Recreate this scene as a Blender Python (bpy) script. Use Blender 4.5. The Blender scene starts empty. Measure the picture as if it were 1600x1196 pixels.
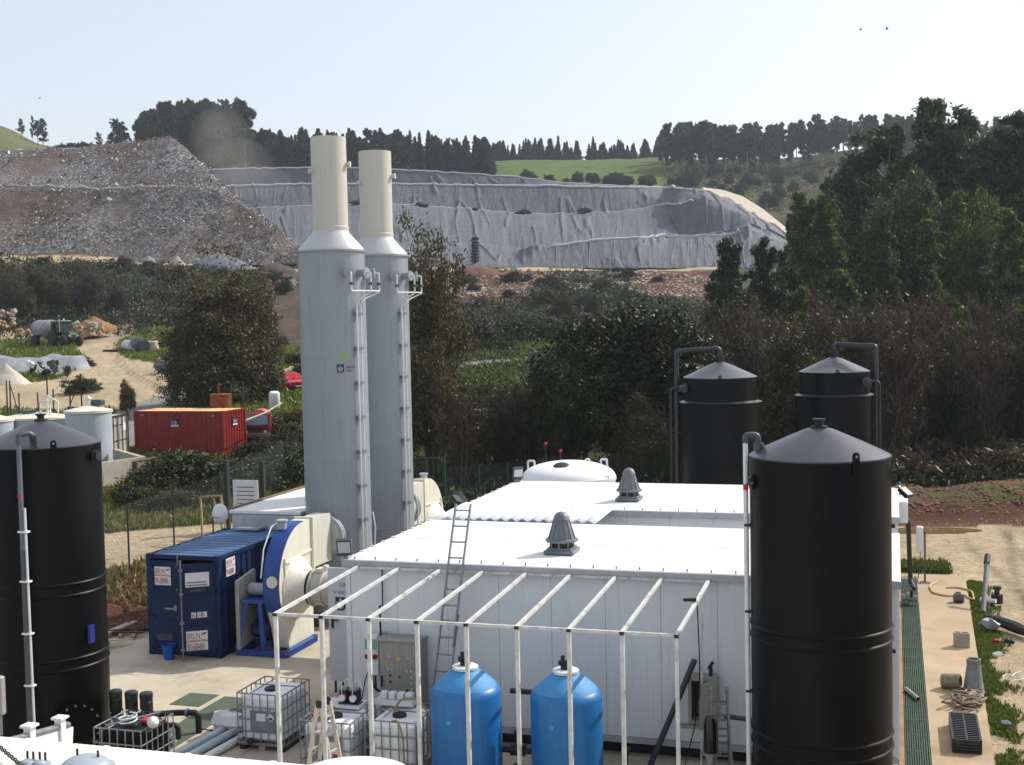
import bpy, bmesh, math, random
import numpy as np
from mathutils import Vector, Matrix
rad = math.radians
SC = bpy.context.scene
COL = SC.collection
# ---------------------------------------------------------------- camera
H = 8.4; F = 1960.0; PSI = rad(17.0); PIT = rad(2.95); ROLL = 0.021
fw = Vector((-math.sin(PSI)*math.cos(PIT), math.cos(PSI)*math.cos(PIT), -math.sin(PIT)))
r0 = Vector((math.cos(PSI), math.sin(PSI), 0)); u0 = r0.cross(fw)
rt = r0*math.cos(ROLL) - u0*math.sin(ROLL); up = r0*math.sin(ROLL) + u0*math.cos(ROLL)
cam = bpy.data.cameras.new('camera'); camo = bpy.data.objects.new('camera', cam); COL.objects.link(camo)
cam.sensor_width = 36; cam.lens = 36*F/1600; cam.clip_start = 0.1; cam.clip_end = 20000
mw = Matrix((rt, up, -fw)).transposed().to_4x4(); mw.translation = (0, 0, H); camo.matrix_world = mw
SC.camera = camo
# ---------------------------------------------------------------- sky, sun, exposure
SUN_EL = rad(40); SUN_AZ = rad(43.5)            # azimuth clockwise from +Y
W = bpy.data.worlds.new('World'); SC.world = W; W.use_nodes = True
nt = W.node_tree; bg = nt.nodes['Background']
sky = nt.nodes.new('ShaderNodeTexSky'); sky.sky_type = 'NISHITA'; sky.sun_disc = False
sky.sun_elevation = SUN_EL; sky.sun_rotation = SUN_AZ
sky.air_density = 1.0; sky.dust_density = 3.0; sky.ozone_density = 1.0; sky.altitude = 200
veil = nt.nodes.new('ShaderNodeMix'); veil.data_type = 'RGBA'; veil.inputs[0].default_value = .5; veil.inputs[7].default_value = (5.0, 5.05, 5.1, 1)   # thin high cloud veil over the whole sky
nt.links.new(sky.outputs[0], veil.inputs[6]); nt.links.new(veil.outputs[2], bg.inputs[0]); bg.inputs[1].default_value = 0.14
sd = Vector((math.sin(SUN_AZ)*math.cos(SUN_EL), math.cos(SUN_AZ)*math.cos(SUN_EL), math.sin(SUN_EL)))
sl = bpy.data.lights.new('sun', 'SUN'); sl.energy = 3.25; sl.angle = rad(0.53); sl.color = (1, .95, .87)
so = bpy.data.objects.new('sun', sl); COL.objects.link(so); so.location = (60, 60, 90)
so.rotation_euler = sd.to_track_quat('Z', 'Y').to_euler()
SC.view_settings.view_transform = 'Standard'; SC.view_settings.look = 'None'
SC.view_settings.exposure = 0.5; SC.view_settings.gamma = 1
try: SC.view_settings.use_curve_mapping = False
except Exception: pass
SC.render.engine = 'CYCLES'; SC.cycles.use_denoising = True; SC.cycles.use_adaptive_sampling = True; SC.cycles.adaptive_threshold = .02
SC.cycles.max_bounces = 5; SC.cycles.diffuse_bounces = 2; SC.cycles.glossy_bounces = 2
SC.cycles.transparent_max_bounces = 8; SC.cycles.volume_bounces = 0; SC.cycles.caustics_reflective = False

# ---------------------------------------------------------------- maths helpers
fh = np.array([-math.sin(PSI), math.cos(PSI)]); rh = np.array([math.cos(PSI), math.sin(PSI)])
def ray(x, y): return fw + rt*((x-800)/F) - up*((y-598)/F)
CAM = Vector((0, 0, H))
def at_z(x, y, z): d = ray(x, y); return CAM + d*((z-H)/d.z)
def at_Y(x, y, Y): d = ray(x, y); return CAM + d*(Y/d.y)
def at_d(x, y, D): return CAM + ray(x, y)*D
def at_v(x, y, v):
    d = ray(x, y); return CAM + d*(v/(d.x*fh[0] + d.y*fh[1]))
_f, _r, _u = np.array(fw), np.array(rt), np.array(up)
def project(V):
    d = V - np.array([0, 0, H]); z = d@_f
    return 800 + F*(d@_r)/z, 598 - F*(d@_u)/z
rng = np.random.default_rng(7); random.seed(7)
def _hash(ix, iy, s):
    n = (ix*374761393 + iy*668265263 + s*974711) & 0x7fffffff
    n = ((n ^ (n >> 13))*1274126177) & 0x7fffffff
    return ((n ^ (n >> 16)) & 0xffff)/65535.0
def vnoise(x, y, s=0):
    x = np.asarray(x, float); y = np.asarray(y, float)
    ix = np.floor(x).astype(np.int64); iy = np.floor(y).astype(np.int64)
    fx = x-ix; fy = y-iy; fx = fx*fx*(3-2*fx); fy = fy*fy*(3-2*fy)
    a = _hash(ix, iy, s); b = _hash(ix+1, iy, s); c = _hash(ix, iy+1, s); d = _hash(ix+1, iy+1, s)
    return (a*(1-fx)+b*fx)*(1-fy) + (c*(1-fx)+d*fx)*fy
def fbm(x, y, o=4, s=0):
    t = 0; a = .5
    for k in range(o): t = t + a*(vnoise(x, y, s+k)-.5)*2; x = x*2.03; y = y*2.03; a *= .5
    return t
def inpoly(px, py, poly):
    ins = np.zeros(px.shape, bool); n = len(poly); j = n-1
    for i in range(n):
        xi, yi = poly[i]; xj, yj = poly[j]
        c = ((yi > py) != (yj > py)) & (px < (xj-xi)*(py-yi)/((yj-yi) or 1e-9) + xi)
        ins ^= c; j = i
    return ins

# ---------------------------------------------------------------- materials
def lin(c, k=1.0):
    return tuple(min(1, ((v/255)/12.92 if v/255 <= .04045 else ((v/255+.055)/1.055)**2.4)*k) for v in c) + (1,)
MATS = {}
class NT:
    def __init__(s, name):
        s.m = bpy.data.materials.new(name); s.m.use_nodes = True; s.t = s.m.node_tree
        s.p = s.t.nodes['Principled BSDF']; s.out = s.t.nodes['Material Output']
    def n(s, typ, **kw):
        n = s.t.nodes.new('ShaderNode'+typ)
        for k, v in kw.items(): setattr(n, k, v)
        return n
    def l(s, a, b): s.t.links.new(a, b)
    def coord(s, kind='Object', scale=(1, 1, 1)):
        tc = s.n('TexCoord'); mp = s.n('Mapping'); mp.inputs['Scale'].default_value = scale
        s.l(tc.outputs[kind], mp.inputs[0]); return mp.outputs[0]
    def noise(s, vec, scale, detail=4, rough=.55):
        n = s.n('TexNoise'); n.inputs['Scale'].default_value = scale; n.inputs['Detail'].default_value = detail
        n.inputs['Roughness'].default_value = rough; s.l(vec, n.inputs['Vector']); return n.outputs['Fac']
    def ramp(s, fac, stops):
        r = s.n('ValToRGB'); e = r.color_ramp.elements
        while len(e) < len(stops): e.new(.5)
        for q, (p, c) in zip(e, stops): q.position = p; q.color = c
        s.l(fac, r.inputs[0]); return r.outputs[0]
    def mix(s, fac, a, b, blend='MIX'):
        m = s.n('Mix', data_type='RGBA', blend_type=blend)
        for v, i in ((fac, 0), (a, 6), (b, 7)):
            if hasattr(v, 'is_linked'): s.l(v, m.inputs[i])
            else: m.inputs[i].default_value = v
        return m.outputs[2]
    def bump(s, h, strength=.3, dist=.02):
        b = s.n('Bump'); b.inputs['Strength'].default_value = strength; b.inputs['Distance'].default_value = dist
        s.l(h, b.inputs['Height']); s.l(b.outputs[0], s.p.inputs['Normal'])
def M(name, c1, c2=None, rough=.6, metal=0.0, scale=3.0, bump=0.0, bscale=20.0, streak=None, stain=None, spec=None, coord='Object', k=1.0, rvar=.08):
    """painted / moulded / mineral surface: two-tone noise, optional vertical runs, optional stains, fine relief"""
    if name in MATS: return MATS[name]
    m = NT(name); c2 = c2 or tuple(int(v*.86) for v in c1)
    v = m.coord(coord)
    f = m.noise(v, scale, 6, .6)
    col = m.ramp(f, [(.3, lin(c2, k)), (.7, lin(c1, k))])
    if streak:
        sv = m.coord(coord, (6, 6, .35)); sf = m.ramp(m.noise(sv, 2.2, 5, .65), [(.52, (0, 0, 0, 1)), (.74, (1, 1, 1, 1))])
        col = m.mix(sf, col, lin(streak, k))
    if stain:
        sf = m.ramp(m.noise(v, scale*.45, 8, .7), [(.55, (0, 0, 0, 1)), (.68, (1, 1, 1, 1))])
        col = m.mix(sf, col, lin(stain, k))
    m.l(col, m.p.inputs['Base Color'])
    mr = m.n('MapRange'); mr.inputs[3].default_value = max(.03, rough-rvar); mr.inputs[4].default_value = min(1, rough+rvar)
    m.l(m.noise(v, scale*2.3, 4), mr.inputs[0]); m.l(mr.outputs[0], m.p.inputs['Roughness'])
    m.p.inputs['Metallic'].default_value = metal
    if spec is not None: m.p.inputs['Specular IOR Level'].default_value = spec
    if bump: m.bump(m.noise(v, bscale, 5, .6), bump, .02)
    MATS[name] = m.m; return m.m
def leaf_mat(name, ca, cb, cc, trans=.25, rough=.55):
    if name in MATS: return MATS[name]
    m = NT(name); g = m.n('NewGeometry')
    col = m.ramp(g.outputs['Random Per Island'], [(0, lin(ca)), (.7, lin(cb)), (1, lin(cc))])
    oi = m.n('ObjectInfo'); hs = m.n('HueSaturation')
    mr = m.n('MapRange'); mr.inputs[3].default_value = .75; mr.inputs[4].default_value = 1.2
    m.l(oi.outputs['Random'], mr.inputs[0]); m.l(mr.outputs[0], hs.inputs['Value']); m.l(col, hs.inputs['Color'])
    m.l(hs.outputs[0], m.p.inputs['Base Color']); m.p.inputs['Roughness'].default_value = rough
    m.p.inputs['Specular IOR Level'].default_value = .35
    tr = m.n('BsdfTranslucent'); m.l(hs.outputs[0], tr.inputs[0])
    mx = m.n('MixShader'); mx.inputs[0].default_value = trans
    m.l(m.p.outputs[0], mx.inputs[1]); m.l(tr.outputs[0], mx.inputs[2]); m.l(mx.outputs[0], m.out.inputs[0])
    MATS[name] = m.m; return m.m

# ---------------------------------------------------------------- mesh helpers
def link(name, me, mat=None, parent=None):
    o = bpy.data.objects.new(name, me); COL.objects.link(o)
    if mat and not me.materials: me.materials.append(mat)
    if parent: o.parent = parent
    return o
def tag(o, label=None, cat=None, group=None, kind=None):
    if label: o['label'] = label
    if cat: o['category'] = cat
    if group: o['group'] = group
    if kind: o['kind'] = kind
    return o
ORG = {}
def thing(name, label, cat, loc=(0, 0, 0), group=None, rz=0.0):
    o = bpy.data.objects.new(name, None); COL.objects.link(o); o.empty_display_size = .2
    o.location = loc; o.rotation_euler = (0, 0, rz); ORG[o] = Vector(loc) if rz == 0 else None
    return tag(o, label, cat, group)
def copy_tree(o, parent=None):
    c = o.copy(); COL.objects.link(c); c.parent = parent
    for ch in o.children: copy_tree(ch, c)
    return c
def np_mesh(name, V, Fq, smooth=False):
    V = np.asarray(V, np.float32); Fq = np.asarray(Fq, np.int32); k = Fq.shape[1]; n = len(Fq)
    me = bpy.data.meshes.new(name); me.vertices.add(len(V)); me.vertices.foreach_set('co', V.ravel())
    me.loops.add(n*k); me.loops.foreach_set('vertex_index', Fq.ravel())
    me.polygons.add(n); me.polygons.foreach_set('loop_start', np.arange(0, n*k, k, dtype=np.int32))
    me.polygons.foreach_set('loop_total', np.full(n, k, np.int32))
    me.update(calc_edges=True)
    if smooth: me.polygons.foreach_set('use_smooth', np.ones(n, bool))
    return me
def grid_faces(nr, nc):
    i = np.arange((nr-1)*(nc-1)); r = i//(nc-1); c = i % (nc-1); a = r*nc+c
    return np.stack([a, a+1, a+nc+1, a+nc], 1)
def frame(d):
    d = Vector(d).normalized(); a = Vector((0, 0, 1)) if abs(d.z) < .9 else Vector((1, 0, 0))
    x = a.cross(d).normalized(); return x, d.cross(x)
class MB:
    """collects simple solids; build() makes ONE mesh object, given in world space, stored relative to its parent's origin"""
    def __init__(s): s.v = []; s.f = []
    def add(s, vs, fs):
        b = len(s.v); s.v += [tuple(v) for v in vs]; s.f += [tuple(i+b for i in f) for f in fs]; return s
    def box(s, c, d, rz=0.0, m=None, ch=0.0):
        hx, hy, hz = d[0]/2, d[1]/2, d[2]/2; R = m or Matrix.Rotation(rz, 3, 'Z'); c = Vector(c)
        if ch <= 0:
            vs = [R@Vector((x, y, z)) + c for z in (-hz, hz) for x, y in ((-hx, -hy), (hx, -hy), (hx, hy), (-hx, hy))]
            return s.add(vs, [(3, 2, 1, 0), (4, 5, 6, 7), (0, 1, 5, 4), (1, 2, 6, 5), (2, 3, 7, 6), (3, 0, 4, 7)])
        e = ch; ring = [(-hx+e, -hy), (hx-e, -hy), (hx, -hy+e), (hx, hy-e), (hx-e, hy), (-hx+e, hy), (-hx, hy-e), (-hx, -hy+e)]
        inn = [(x*(hx-e)/hx, y*(hy-e)/hy) for x, y in ring]
        L = [(inn, -hz), (ring, -hz+e), (ring, hz-e), (inn, hz)]
        vs = [R@Vector((x, y, z)) + c for rr, z in L for x, y in rr]; fs = [tuple(range(7, -1, -1)), tuple(range(24, 32))]
        for k in range(3):
            for i in range(8): j = (i+1) % 8; fs.append((k*8+i, k*8+j, k*8+8+j, k*8+8+i))
        return s.add(vs, fs)
    def span(s, a, b, ch=0.0):   # axis aligned box from corner to corner
        a = Vector(a); b = Vector(b); d = b-a
        return s.box((a+b)/2, (abs(d.x), abs(d.y), abs(d.z)), ch=ch)
    def bar(s, a, b, w, h=None, upv=(0, 0, 1)):
        h = h or w; a = Vector(a); b = Vector(b); d = (b-a); L = d.length; d.normalize(); u = Vector(upv)
        if abs(d.dot(u)) > .98: u = Vector((0, 1, 0))
        x = d.cross(u).normalized(); z = x.cross(d)
        return s.box((a+b)/2, (w, L, h), m=Matrix((x, d, z)).transposed())
    def cyl(s, a, b, r, r2=None, n=16, caps=True):
        r2 = r if r2 is None else r2; a = Vector(a); b = Vector(b); x, y = frame(b-a)
        vs = [p + (x*math.cos(t)+y*math.sin(t))*q for p, q in ((a, r), (b, r2)) for t in (2*math.pi*i/n for i in range(n))]
        fs = [(i, (i+1) % n, n+(i+1) % n, n+i) for i in range(n)]
        if caps: fs += [tuple(range(n-1, -1, -1)), tuple(range(n, 2*n))]
        return s.add(vs, fs)
    def lathe(s, o, prof, n=48, axis=(0, 0, 1), caps=True):
        o = Vector(o); ax = Vector(axis).normalized(); x, y = frame(ax); vs = []; fs = []
        for r, h in prof:
            vs += [o + ax*h + (x*math.cos(2*math.pi*i/n)+y*math.sin(2*math.pi*i/n))*max(r, 1e-4) for i in range(n)]
        for k in range(len(prof)-1):
            fs += [(k*n+i, k*n+(i+1) % n, (k+1)*n+(i+1) % n, (k+1)*n+i) for i in range(n)]
        if caps: fs += [tuple(range(n-1, -1, -1)), tuple(range((len(prof)-1)*n, len(prof)*n))]
        return s.add(vs, fs)
    def tube(s, path, r, n=8, caps=True):
        P = [Vector(p) for p in path]; N = len(P); R = r if hasattr(r, '__len__') else [r]*N; vs = []; fs = []
        x = None
        for i in range(N):
            d = (P[min(i+1, N-1)]-P[max(i-1, 0)]).normalized()
            if x is None: x, y = frame(d)
            else:
                x = (x - d*x.dot(d)); x = x.normalized() if x.length > 1e-6 else frame(d)[0]; y = d.cross(x)
            vs += [P[i] + (x*math.cos(2*math.pi*k/n)+y*math.sin(2*math.pi*k/n))*R[i] for k in range(n)]
        for i in range(N-1): fs += [(i*n+k, i*n+(k+1) % n, (i+1)*n+(k+1) % n, (i+1)*n+k) for k in range(n)]
        if caps: fs += [tuple(range(n-1, -1, -1)), tuple(range((N-1)*n, N*n))]
        return s.add(vs, fs)
    def prism(s, poly, o, ex, ey, dep):   # polygon in (ex,ey), extruded along dep vector
        o = Vector(o); ex = Vector(ex); ey = Vector(ey); dep = Vector(dep); n = len(poly)
        a = [o+ex*p[0]+ey*p[1] for p in poly]; vs = a + [q+dep for q in a]
        return s.add(vs, [tuple(range(n-1, -1, -1)), tuple(range(n, 2*n))] + [(i, (i+1) % n, n+(i+1) % n, n+i) for i in range(n)])
    def blob(s, c, d, seed=0, n=7, rough=.3, m=None):
        r_ = random.Random(seed); c = Vector(c); vs = []; fs = []; R = m or Matrix.Identity(3); rows = 4
        for i in range(rows+1):
            ph = math.pi*i/rows
            for k in range(n):
                th = 2*math.pi*k/n + i*.4; q = 1+r_.uniform(-rough, rough)
                vs.append(c + R@Vector((d[0]/2*q*math.sin(ph)*math.cos(th), d[1]/2*q*math.sin(ph)*math.sin(th), d[2]/2*q*math.cos(ph))))
        for i in range(rows): fs += [(i*n+k, (i+1)*n+k, (i+1)*n+(k+1) % n, i*n+(k+1) % n) for k in range(n)]
        return s.add(vs, fs)
    def build(s, name, mat, parent=None, smooth=True, ang=38, local=False):
        o_ = Vector((0, 0, 0))
        if parent is not None and not local:
            q = parent
            while q is not None: o_ = o_ + Vector(q.location); q = q.parent
        me = bpy.data.meshes.new(name); me.from_pydata([(v[0]-o_.x, v[1]-o_.y, v[2]-o_.z) for v in s.v], [], s.f)
        bm = bmesh.new(); bm.from_mesh(me); bmesh.ops.recalc_face_normals(bm, faces=bm.faces); bm.to_mesh(me); bm.free()
        if smooth: me.shade_smooth(); me.set_sharp_from_angle(angle=rad(ang))
        return link(name, me, mat, parent)
def arc(pts, r, k=5):
    """round the inner corners of a polyline"""
    P = [Vector(p) for p in pts]; out = [P[0]]
    for i in range(1, len(P)-1):
        a = (P[i-1]-P[i]); b = (P[i+1]-P[i]); q = min(r, a.length*.45, b.length*.45); s = P[i]+a.normalized()*q; e = P[i]+b.normalized()*q
        for j in range(k+1): t = j/k; out.append(s*(1-t)**2 + P[i]*2*t*(1-t) + e*t*t)
    out.append(P[-1]); return out
def text(body, size, loc, xdir, ydir, mat, parent, name='lettering', align='LEFT', sx=1.0):
    cu = bpy.data.curves.new(name, 'FONT'); cu.body = body; cu.size = size; cu.align_x = align; cu.extrude = .0005
    x = Vector(xdir).normalized(); y = Vector(ydir).normalized(); y = (y - x*x.dot(y)).normalized(); z = x.cross(y)
    o = bpy.data.objects.new(name, cu); COL.objects.link(o); cu.materials.append(mat)
    org = Vector((0, 0, 0)); q = parent
    while q is not None: org = org + Vector(q.location); q = q.parent
    m = Matrix((x*sx, y, z)).transposed().to_4x4(); m.translation = Vector(loc)-org
    me = bpy.data.meshes.new_from_object(o); bpy.data.objects.remove(o); me.materials.clear()
    o = link(name, me, mat, parent); o.matrix_local = m; return o
# ================================================================ GROUND
GC = np.array([-1500, -300, 0, 110, 300, 480, 650, 800, 1000, 1200, 1400, 1600, 2200, 3200], float)
GROWS = [  # forward distance, heights at the columns above
 (0,   [-.12]*14), (33.5, [-.12]*14),
 (36,  [.4, .4, .4, .4, .35, .3, -.1, -.1, -.1, -.1, -.1, -.1, -.1, -.1]),
 (38,  [.8, .8, .8, .8, .8, .6, -.1, -.1, -.1, -.1, -.1, -.1, -.1, -.1]),
 (50,  [1, 1, 1, 1, 1, .9, .1, -.1, -.1, -.1, -.08, -.08, -.08, -.08]),
 (51.5, [1, 1, 1, 1, 1, .9, .2, 0, -.1, 0, .35, .45, .45, .4]),
 (53,  [1, 1, 1, 1, 1, .9, .25, .1, 0, .2, .75, .85, .85, .8]),
 (55,  [1.05, 1.05, 1.05, 1.05, 1.05, 1, .4, .2, .1, .2, .8, .9, .9, .9]),
 (66,  [1.3, 1.3, 1.2, 1.2, 1.2, 1.2, 1.0, .8, .7, .8, 1.2, 1.4, 1.5, 1.5]),
 (80,  [2.4, 2.4, 2.4, 2.4, 2.4, 2.4, 2.2, 2, 1.8, 2, 2.4, 2.6, 2.8, 3]),
 (92,  [3.3, 3.3, 3.2, 3.2, 3.2, 3.2, 3.2, 3.2, 3, 3, 3.4, 3.6, 4, 4]),
 (110, [4.6, 4.6, 4.6, 4.6, 4.6, 4.6, 4.6, 4.5, 4.2, 4.2, 4.8, 5.2, 6, 6]),
 (132, [6.3, 6.3, 6.3, 6.3, 6.3, 6.2, 6.0, 5.6, 5.2, 5.4, 6.5, 7.2, 8, 8]),
 (170, [10.4, 10.4, 10.2, 10, 9.6, 9, 8, 7.5, 7, 7.5, 9, 10.5, 12, 12]),
 (213, [21.2, 21.2, 21.2, 20.2, 18.2, 16.9, 15.8, 16.2, 15.6, 13.6, 14, 16, 18, 18]),
 (217, [21.6, 21.6, 21.5, 20.6, 18.6, 17.3, 16.2, 16.6, 16, 14.2, 14.5, 16.5, 18, 18]),
 (238, [22.4, 22.4, 22.4, 21.5, 19.5, 18.4, 18.0, 17.8, 17.3, 16.6, 17, 19, 21, 21]),
 (262, [23, 23, 23, 22, 20, 19, 18.2, 18, 17.6, 18.5, 22, 24, 26, 26]),
 (300, [30, 30, 28, 26, 24, 24, 24, 24, 24, 26, 30, 32, 34, 34]),
 (345, [48, 48, 44, 40, 38, 38, 38, 38, 36, 36, 40, 42, 44, 44]),
 (362, [58, 58, 54, 50, 48, 48, 46.5, 45, 43, 41, 44, 46, 48, 48]),
 (400, [68, 68, 66, 62, 57, 55, 53.5, 51.5, 50.5, 48, 51, 53, 56, 56]),
 (470, [88, 88, 84, 75, 67, 66, 66.5, 67, 66.5, 65.5, 69, 71, 74, 74]),
 (520, [90, 90, 86, 76, 69, 68, 70, 71.5, 71.5, 69, 74, 77, 80, 80]),
 (700, [80, 80, 76, 70, 64, 62, 62, 64, 64, 62, 66, 68, 72, 72]),
 (1400, [50]*14), (5000, [20]*14)]
GV = np.array([r[0] for r in GROWS], float); GZ = np.array([r[1] for r in GROWS], float)
def gz_pv(px, v):
    px = np.asarray(px, float); v = np.asarray(v, float); sh = np.broadcast(px, v).shape
    p = np.clip(np.broadcast_to(px, sh), GC[0], GC[-1]); w = np.clip(np.broadcast_to(v, sh), 0, GV[-1])
    ci = np.clip(np.searchsorted(GC, p, 'right')-1, 0, len(GC)-2); ri = np.clip(np.searchsorted(GV, w, 'right')-1, 0, len(GV)-2)
    tc = (p-GC[ci])/(GC[ci+1]-GC[ci]); tr = (w-GV[ri])/(GV[ri+1]-GV[ri])
    tc = tc*tc*(3-2*tc)
    z = (GZ[ri, ci]*(1-tc)+GZ[ri, ci+1]*tc)*(1-tr) + (GZ[ri+1, ci]*(1-tc)+GZ[ri+1, ci+1]*tc)*tr
    # unevenness, growing with distance; flat where the yard is
    x, y = pv_xy(p, np.maximum(w, 1)); a = np.clip((w-36)/60, 0, 1)
    z = z + a*(.5*fbm(x/9, y/9, 4, 3) + np.clip((w-140)/80, 0, 1)*1.1*fbm(x/17, y/17, 4, 9))
    b = np.clip((p-1380)/40, 0, 1)*np.clip((w-49.5)/2, 0, 1)*np.clip((60-w)/4, 0, 1)
    return z + b*.35*fbm(x/1.7, y/1.7, 4, 21)
def pv_xy(px, v):
    u = (px-800)/F*v; return v*fh[0]+u*rh[0], v*fh[1]+u*rh[1]
def xy_pv(x, y):
    v = x*fh[0]+y*fh[1]; u = x*rh[0]+y*rh[1]; vv = np.maximum(v, .5); return 800+F*u/vv, v
def gz(x, y):
    p, v = xy_pv(x, y); return float(gz_pv(p, v))
def on_ground(px, py, v0=30., v1=600.):
    """where the sight line through a picture point meets the ground"""
    vs = np.arange(v0, v1, .25); d = ray(px, py); k = vs/(d.x*fh[0]+d.y*fh[1])
    X, Y, Z = d.x*k, d.y*k, H+d.z*k; p, v = xy_pv(X, Y); g = gz_pv(p, v); i = int(np.argmax(Z <= g))
    return Vector((X[i], Y[i], g[i]))
def gposv(px, v):
    x, y = pv_xy(px, v); return np.stack([x, y, gz_pv(px, v)], 1)
def gpos(px, v):
    x, y = pv_xy(px, v); return Vector((float(x), float(y), float(gz_pv(px, v))))

cols = np.unique(np.concatenate([np.linspace(-1500, -60, 60), np.arange(-60, 1660, 5.0), np.linspace(1660, 3200, 60)]))
rows = [2.0]
while rows[-1] < 5000: rows.append(rows[-1]*(1.011 if 30 < rows[-1] < 560 else 1.08))
rows = np.array(rows)
PX, VV = np.meshgrid(cols, rows); X, Y = pv_xy(PX, VV); Z = gz_pv(PX, VV)
GVX = np.stack([X.ravel(), Y.ravel(), Z.ravel()], 1)
ipx, ipy = project(GVX); ipx = ipx.reshape(X.shape); ipy = ipy.reshape(X.shape)
jx = ipx + 10*fbm(X/4, Y/4, 4, 31); jy = ipy + 5*fbm(X/4+9, Y/4, 4, 33)
SAND = [[(-60, 596), (60, 597), (110, 586), (136, 560), (116, 547), (122, 528), (180, 506), (214, 487), (264, 480), (258, 497), (222, 515), (196, 529), (180, 541), (190, 556), (215, 562), (250, 570), (262, 584), (300, 592), (330, 600), (262, 614), (190, 640), (60, 644), (-60, 632)],
        [(150, 832), (330, 818), (600, 800), (600, 842), (330, 858), (150, 898)], [(1395, 822), (2700, 812), (2700, 1500), (1380, 1300)],
        [(425, 585), (480, 560), (480, 578), (430, 590)], [(0, 515), (70, 515), (70, 530), (0, 532)]]
ASPH = [[(120, 680), (195, 636), (262, 613), (330, 601), (420, 586), (480, 578), (480, 608), (400, 606), (300, 626), (240, 650), (215, 700), (120, 720)],
        [(640, 576), (760, 562), (860, 553), (862, 558), (760, 569), (690, 582), (640, 586)]]
RED = [[(680, 418), (850, 415), (860, 436), (800, 470), (700, 472), (660, 440)], [(960, 425), (1110, 425), (1110, 475), (1010, 462)], [(415, 425), (480, 420), (480, 545), (420, 540)],
       [(1380, 784), (2700, 778), (2700, 816), (1380, 822)], [(150, 890), (260, 880), (260, 985), (150, 1000)], [(0, 395), (230, 398), (230, 412), (0, 402)]]
FIELD = [[(768, 240), (1046, 238), (1060, 262), (1100, 286), (1010, 293), (840, 278), (760, 272)]]
HILL = [[(-900, 100), (40, 190), (130, 225), (220, 250), (-900, 330)]]
PLAT = [[(-900, 388), (480, 405), (1130, 412), (1130, 423), (480, 424), (240, 413), (-900, 402)]]
def mask(polys, x, y):
    m = np.zeros(x.shape, bool)
    for p in polys: m |= inpoly(x, y, p)
    return m
def ramp3(c): return np.array(lin(c)[:3])
n1 = fbm(X/3, Y/3, 5, 41)[..., None]; n2 = fbm(X/14, Y/14, 4, 45)[..., None]; n3 = fbm(X/.7, Y/.7, 3, 48)[..., None]
g_gr = ramp3((84, 98, 46)); g_dr = ramp3((104, 96, 66)); g_dk = ramp3((52, 58, 36)); g_br = ramp3((92, 84, 62))
c = g_gr + (g_dr-g_gr)*np.clip(.5+n1*1.3, 0, 1); c = c + (g_dk-c)*np.clip(.25+n2*1.5, 0, .8)
far = np.clip((VV-150)/30, 0, 1)[..., None]; c = c*(1-far) + far*(g_dk + (g_br-g_dk)*np.clip(.45+n2*1.2+n1*.5, 0, 1))
forest = (np.clip((PX-650)/60, 0, 1)*np.clip((VV-54)/4, 0, 1)*np.clip((205-VV)/10, 0, 1))[..., None]
c = c*(1-forest*.8) + forest*.8*ramp3((66, 60, 42))
def put(m, col, wob=.25, k=1.0):
    global c
    mm = (m.astype(float)*k)[..., None]; c = c*(1-mm) + mm*(ramp3(col)*(1+wob*(n1*.7+n3*.6)))
put(mask(SAND, jx, jy) & (VV < 200), (178, 161, 134), .3)
def pdist(x, y, P):
    d = np.full(x.shape, 1e9); sg = np.zeros(x.shape)
    for (ax, ay), (bx, by) in zip(P[:-1], P[1:]):
        ex, ey = bx-ax, by-ay; t = np.clip(((x-ax)*ex+(y-ay)*ey)/(ex*ex+ey*ey), 0, 1); q = np.hypot(x-ax-t*ex, (y-ay-t*ey)*1.6); c_ = ex*(y-ay)-ey*(x-ax); m_ = q < d; d = np.where(m_, q, d); sg = np.where(m_, np.sign(c_), sg)
    return d*sg
RUT = pdist(ipx, ipy, [(252, 484), (228, 505), (198, 524), (184, 541), (192, 560), (214, 580), (250, 600), (300, 608)])
for o_, w_ in ((-9, 2.2), (7, 2.4), (15, 1.4)):
    k_ = np.exp(-((RUT-o_)/w_)**2)*(VV < 200)*(VV > 70)*mask(SAND, ipx, ipy); c = c*(1-.45*k_[..., None])
for x_, a_ in ((2.9, .1), (4.3, .1), (5.2, .16), (6.7, .16), (4.0, -.03), (5.5, -.03)):
    k_ = np.exp(-((X-(x_+a_*(46-Y)+.25*np.sin(Y/6+x_)))/.17)**2)*(VV < 52)*(X > 2.4)*(.5+.5*vnoise(X*2, Y*2, 5)); c = c*(1-.42*k_[..., None])
put(mask(ASPH, ipx+2*fbm(X, Y, 3, 50), ipy) & (VV < 200), (140, 138, 134), .08)
put(mask(RED, jx, jy) & (VV < 235), (88, 60, 46), .5)
put(inpoly(jx, jy, [(408, 425), (480, 420), (480, 550), (415, 545)]) & (VV < 235) & (VV > 60), (84, 72, 62), .6)
put(mask(FIELD, ipx+4*fbm(X/9, Y/9, 3, 52), ipy) & (VV > 380), (84, 102, 48), .35)
put(mask(HILL, ipx, ipy) & (VV > 350), (98, 102, 68), .2)
put(mask(PLAT, jx, ipy) & (VV > 205) & (VV < 270), (176, 158, 130), .3)
put((VV < 33.5) & (PX < 1395) , (150, 140, 122), .2)
me = np_mesh('ground', GVX, grid_faces(len(rows), len(cols)), True)
ca = me.color_attributes.new('cover', 'FLOAT_COLOR', 'POINT')
ca.data.foreach_set('color', np.concatenate([np.clip(c, 0, 1).reshape(-1, 3), np.ones((GVX.shape[0], 1))], 1).astype(np.float32).ravel())
m = NT('ground_cover'); at = m.n('Attribute', attribute_name='cover'); v = m.coord('Object')
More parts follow.
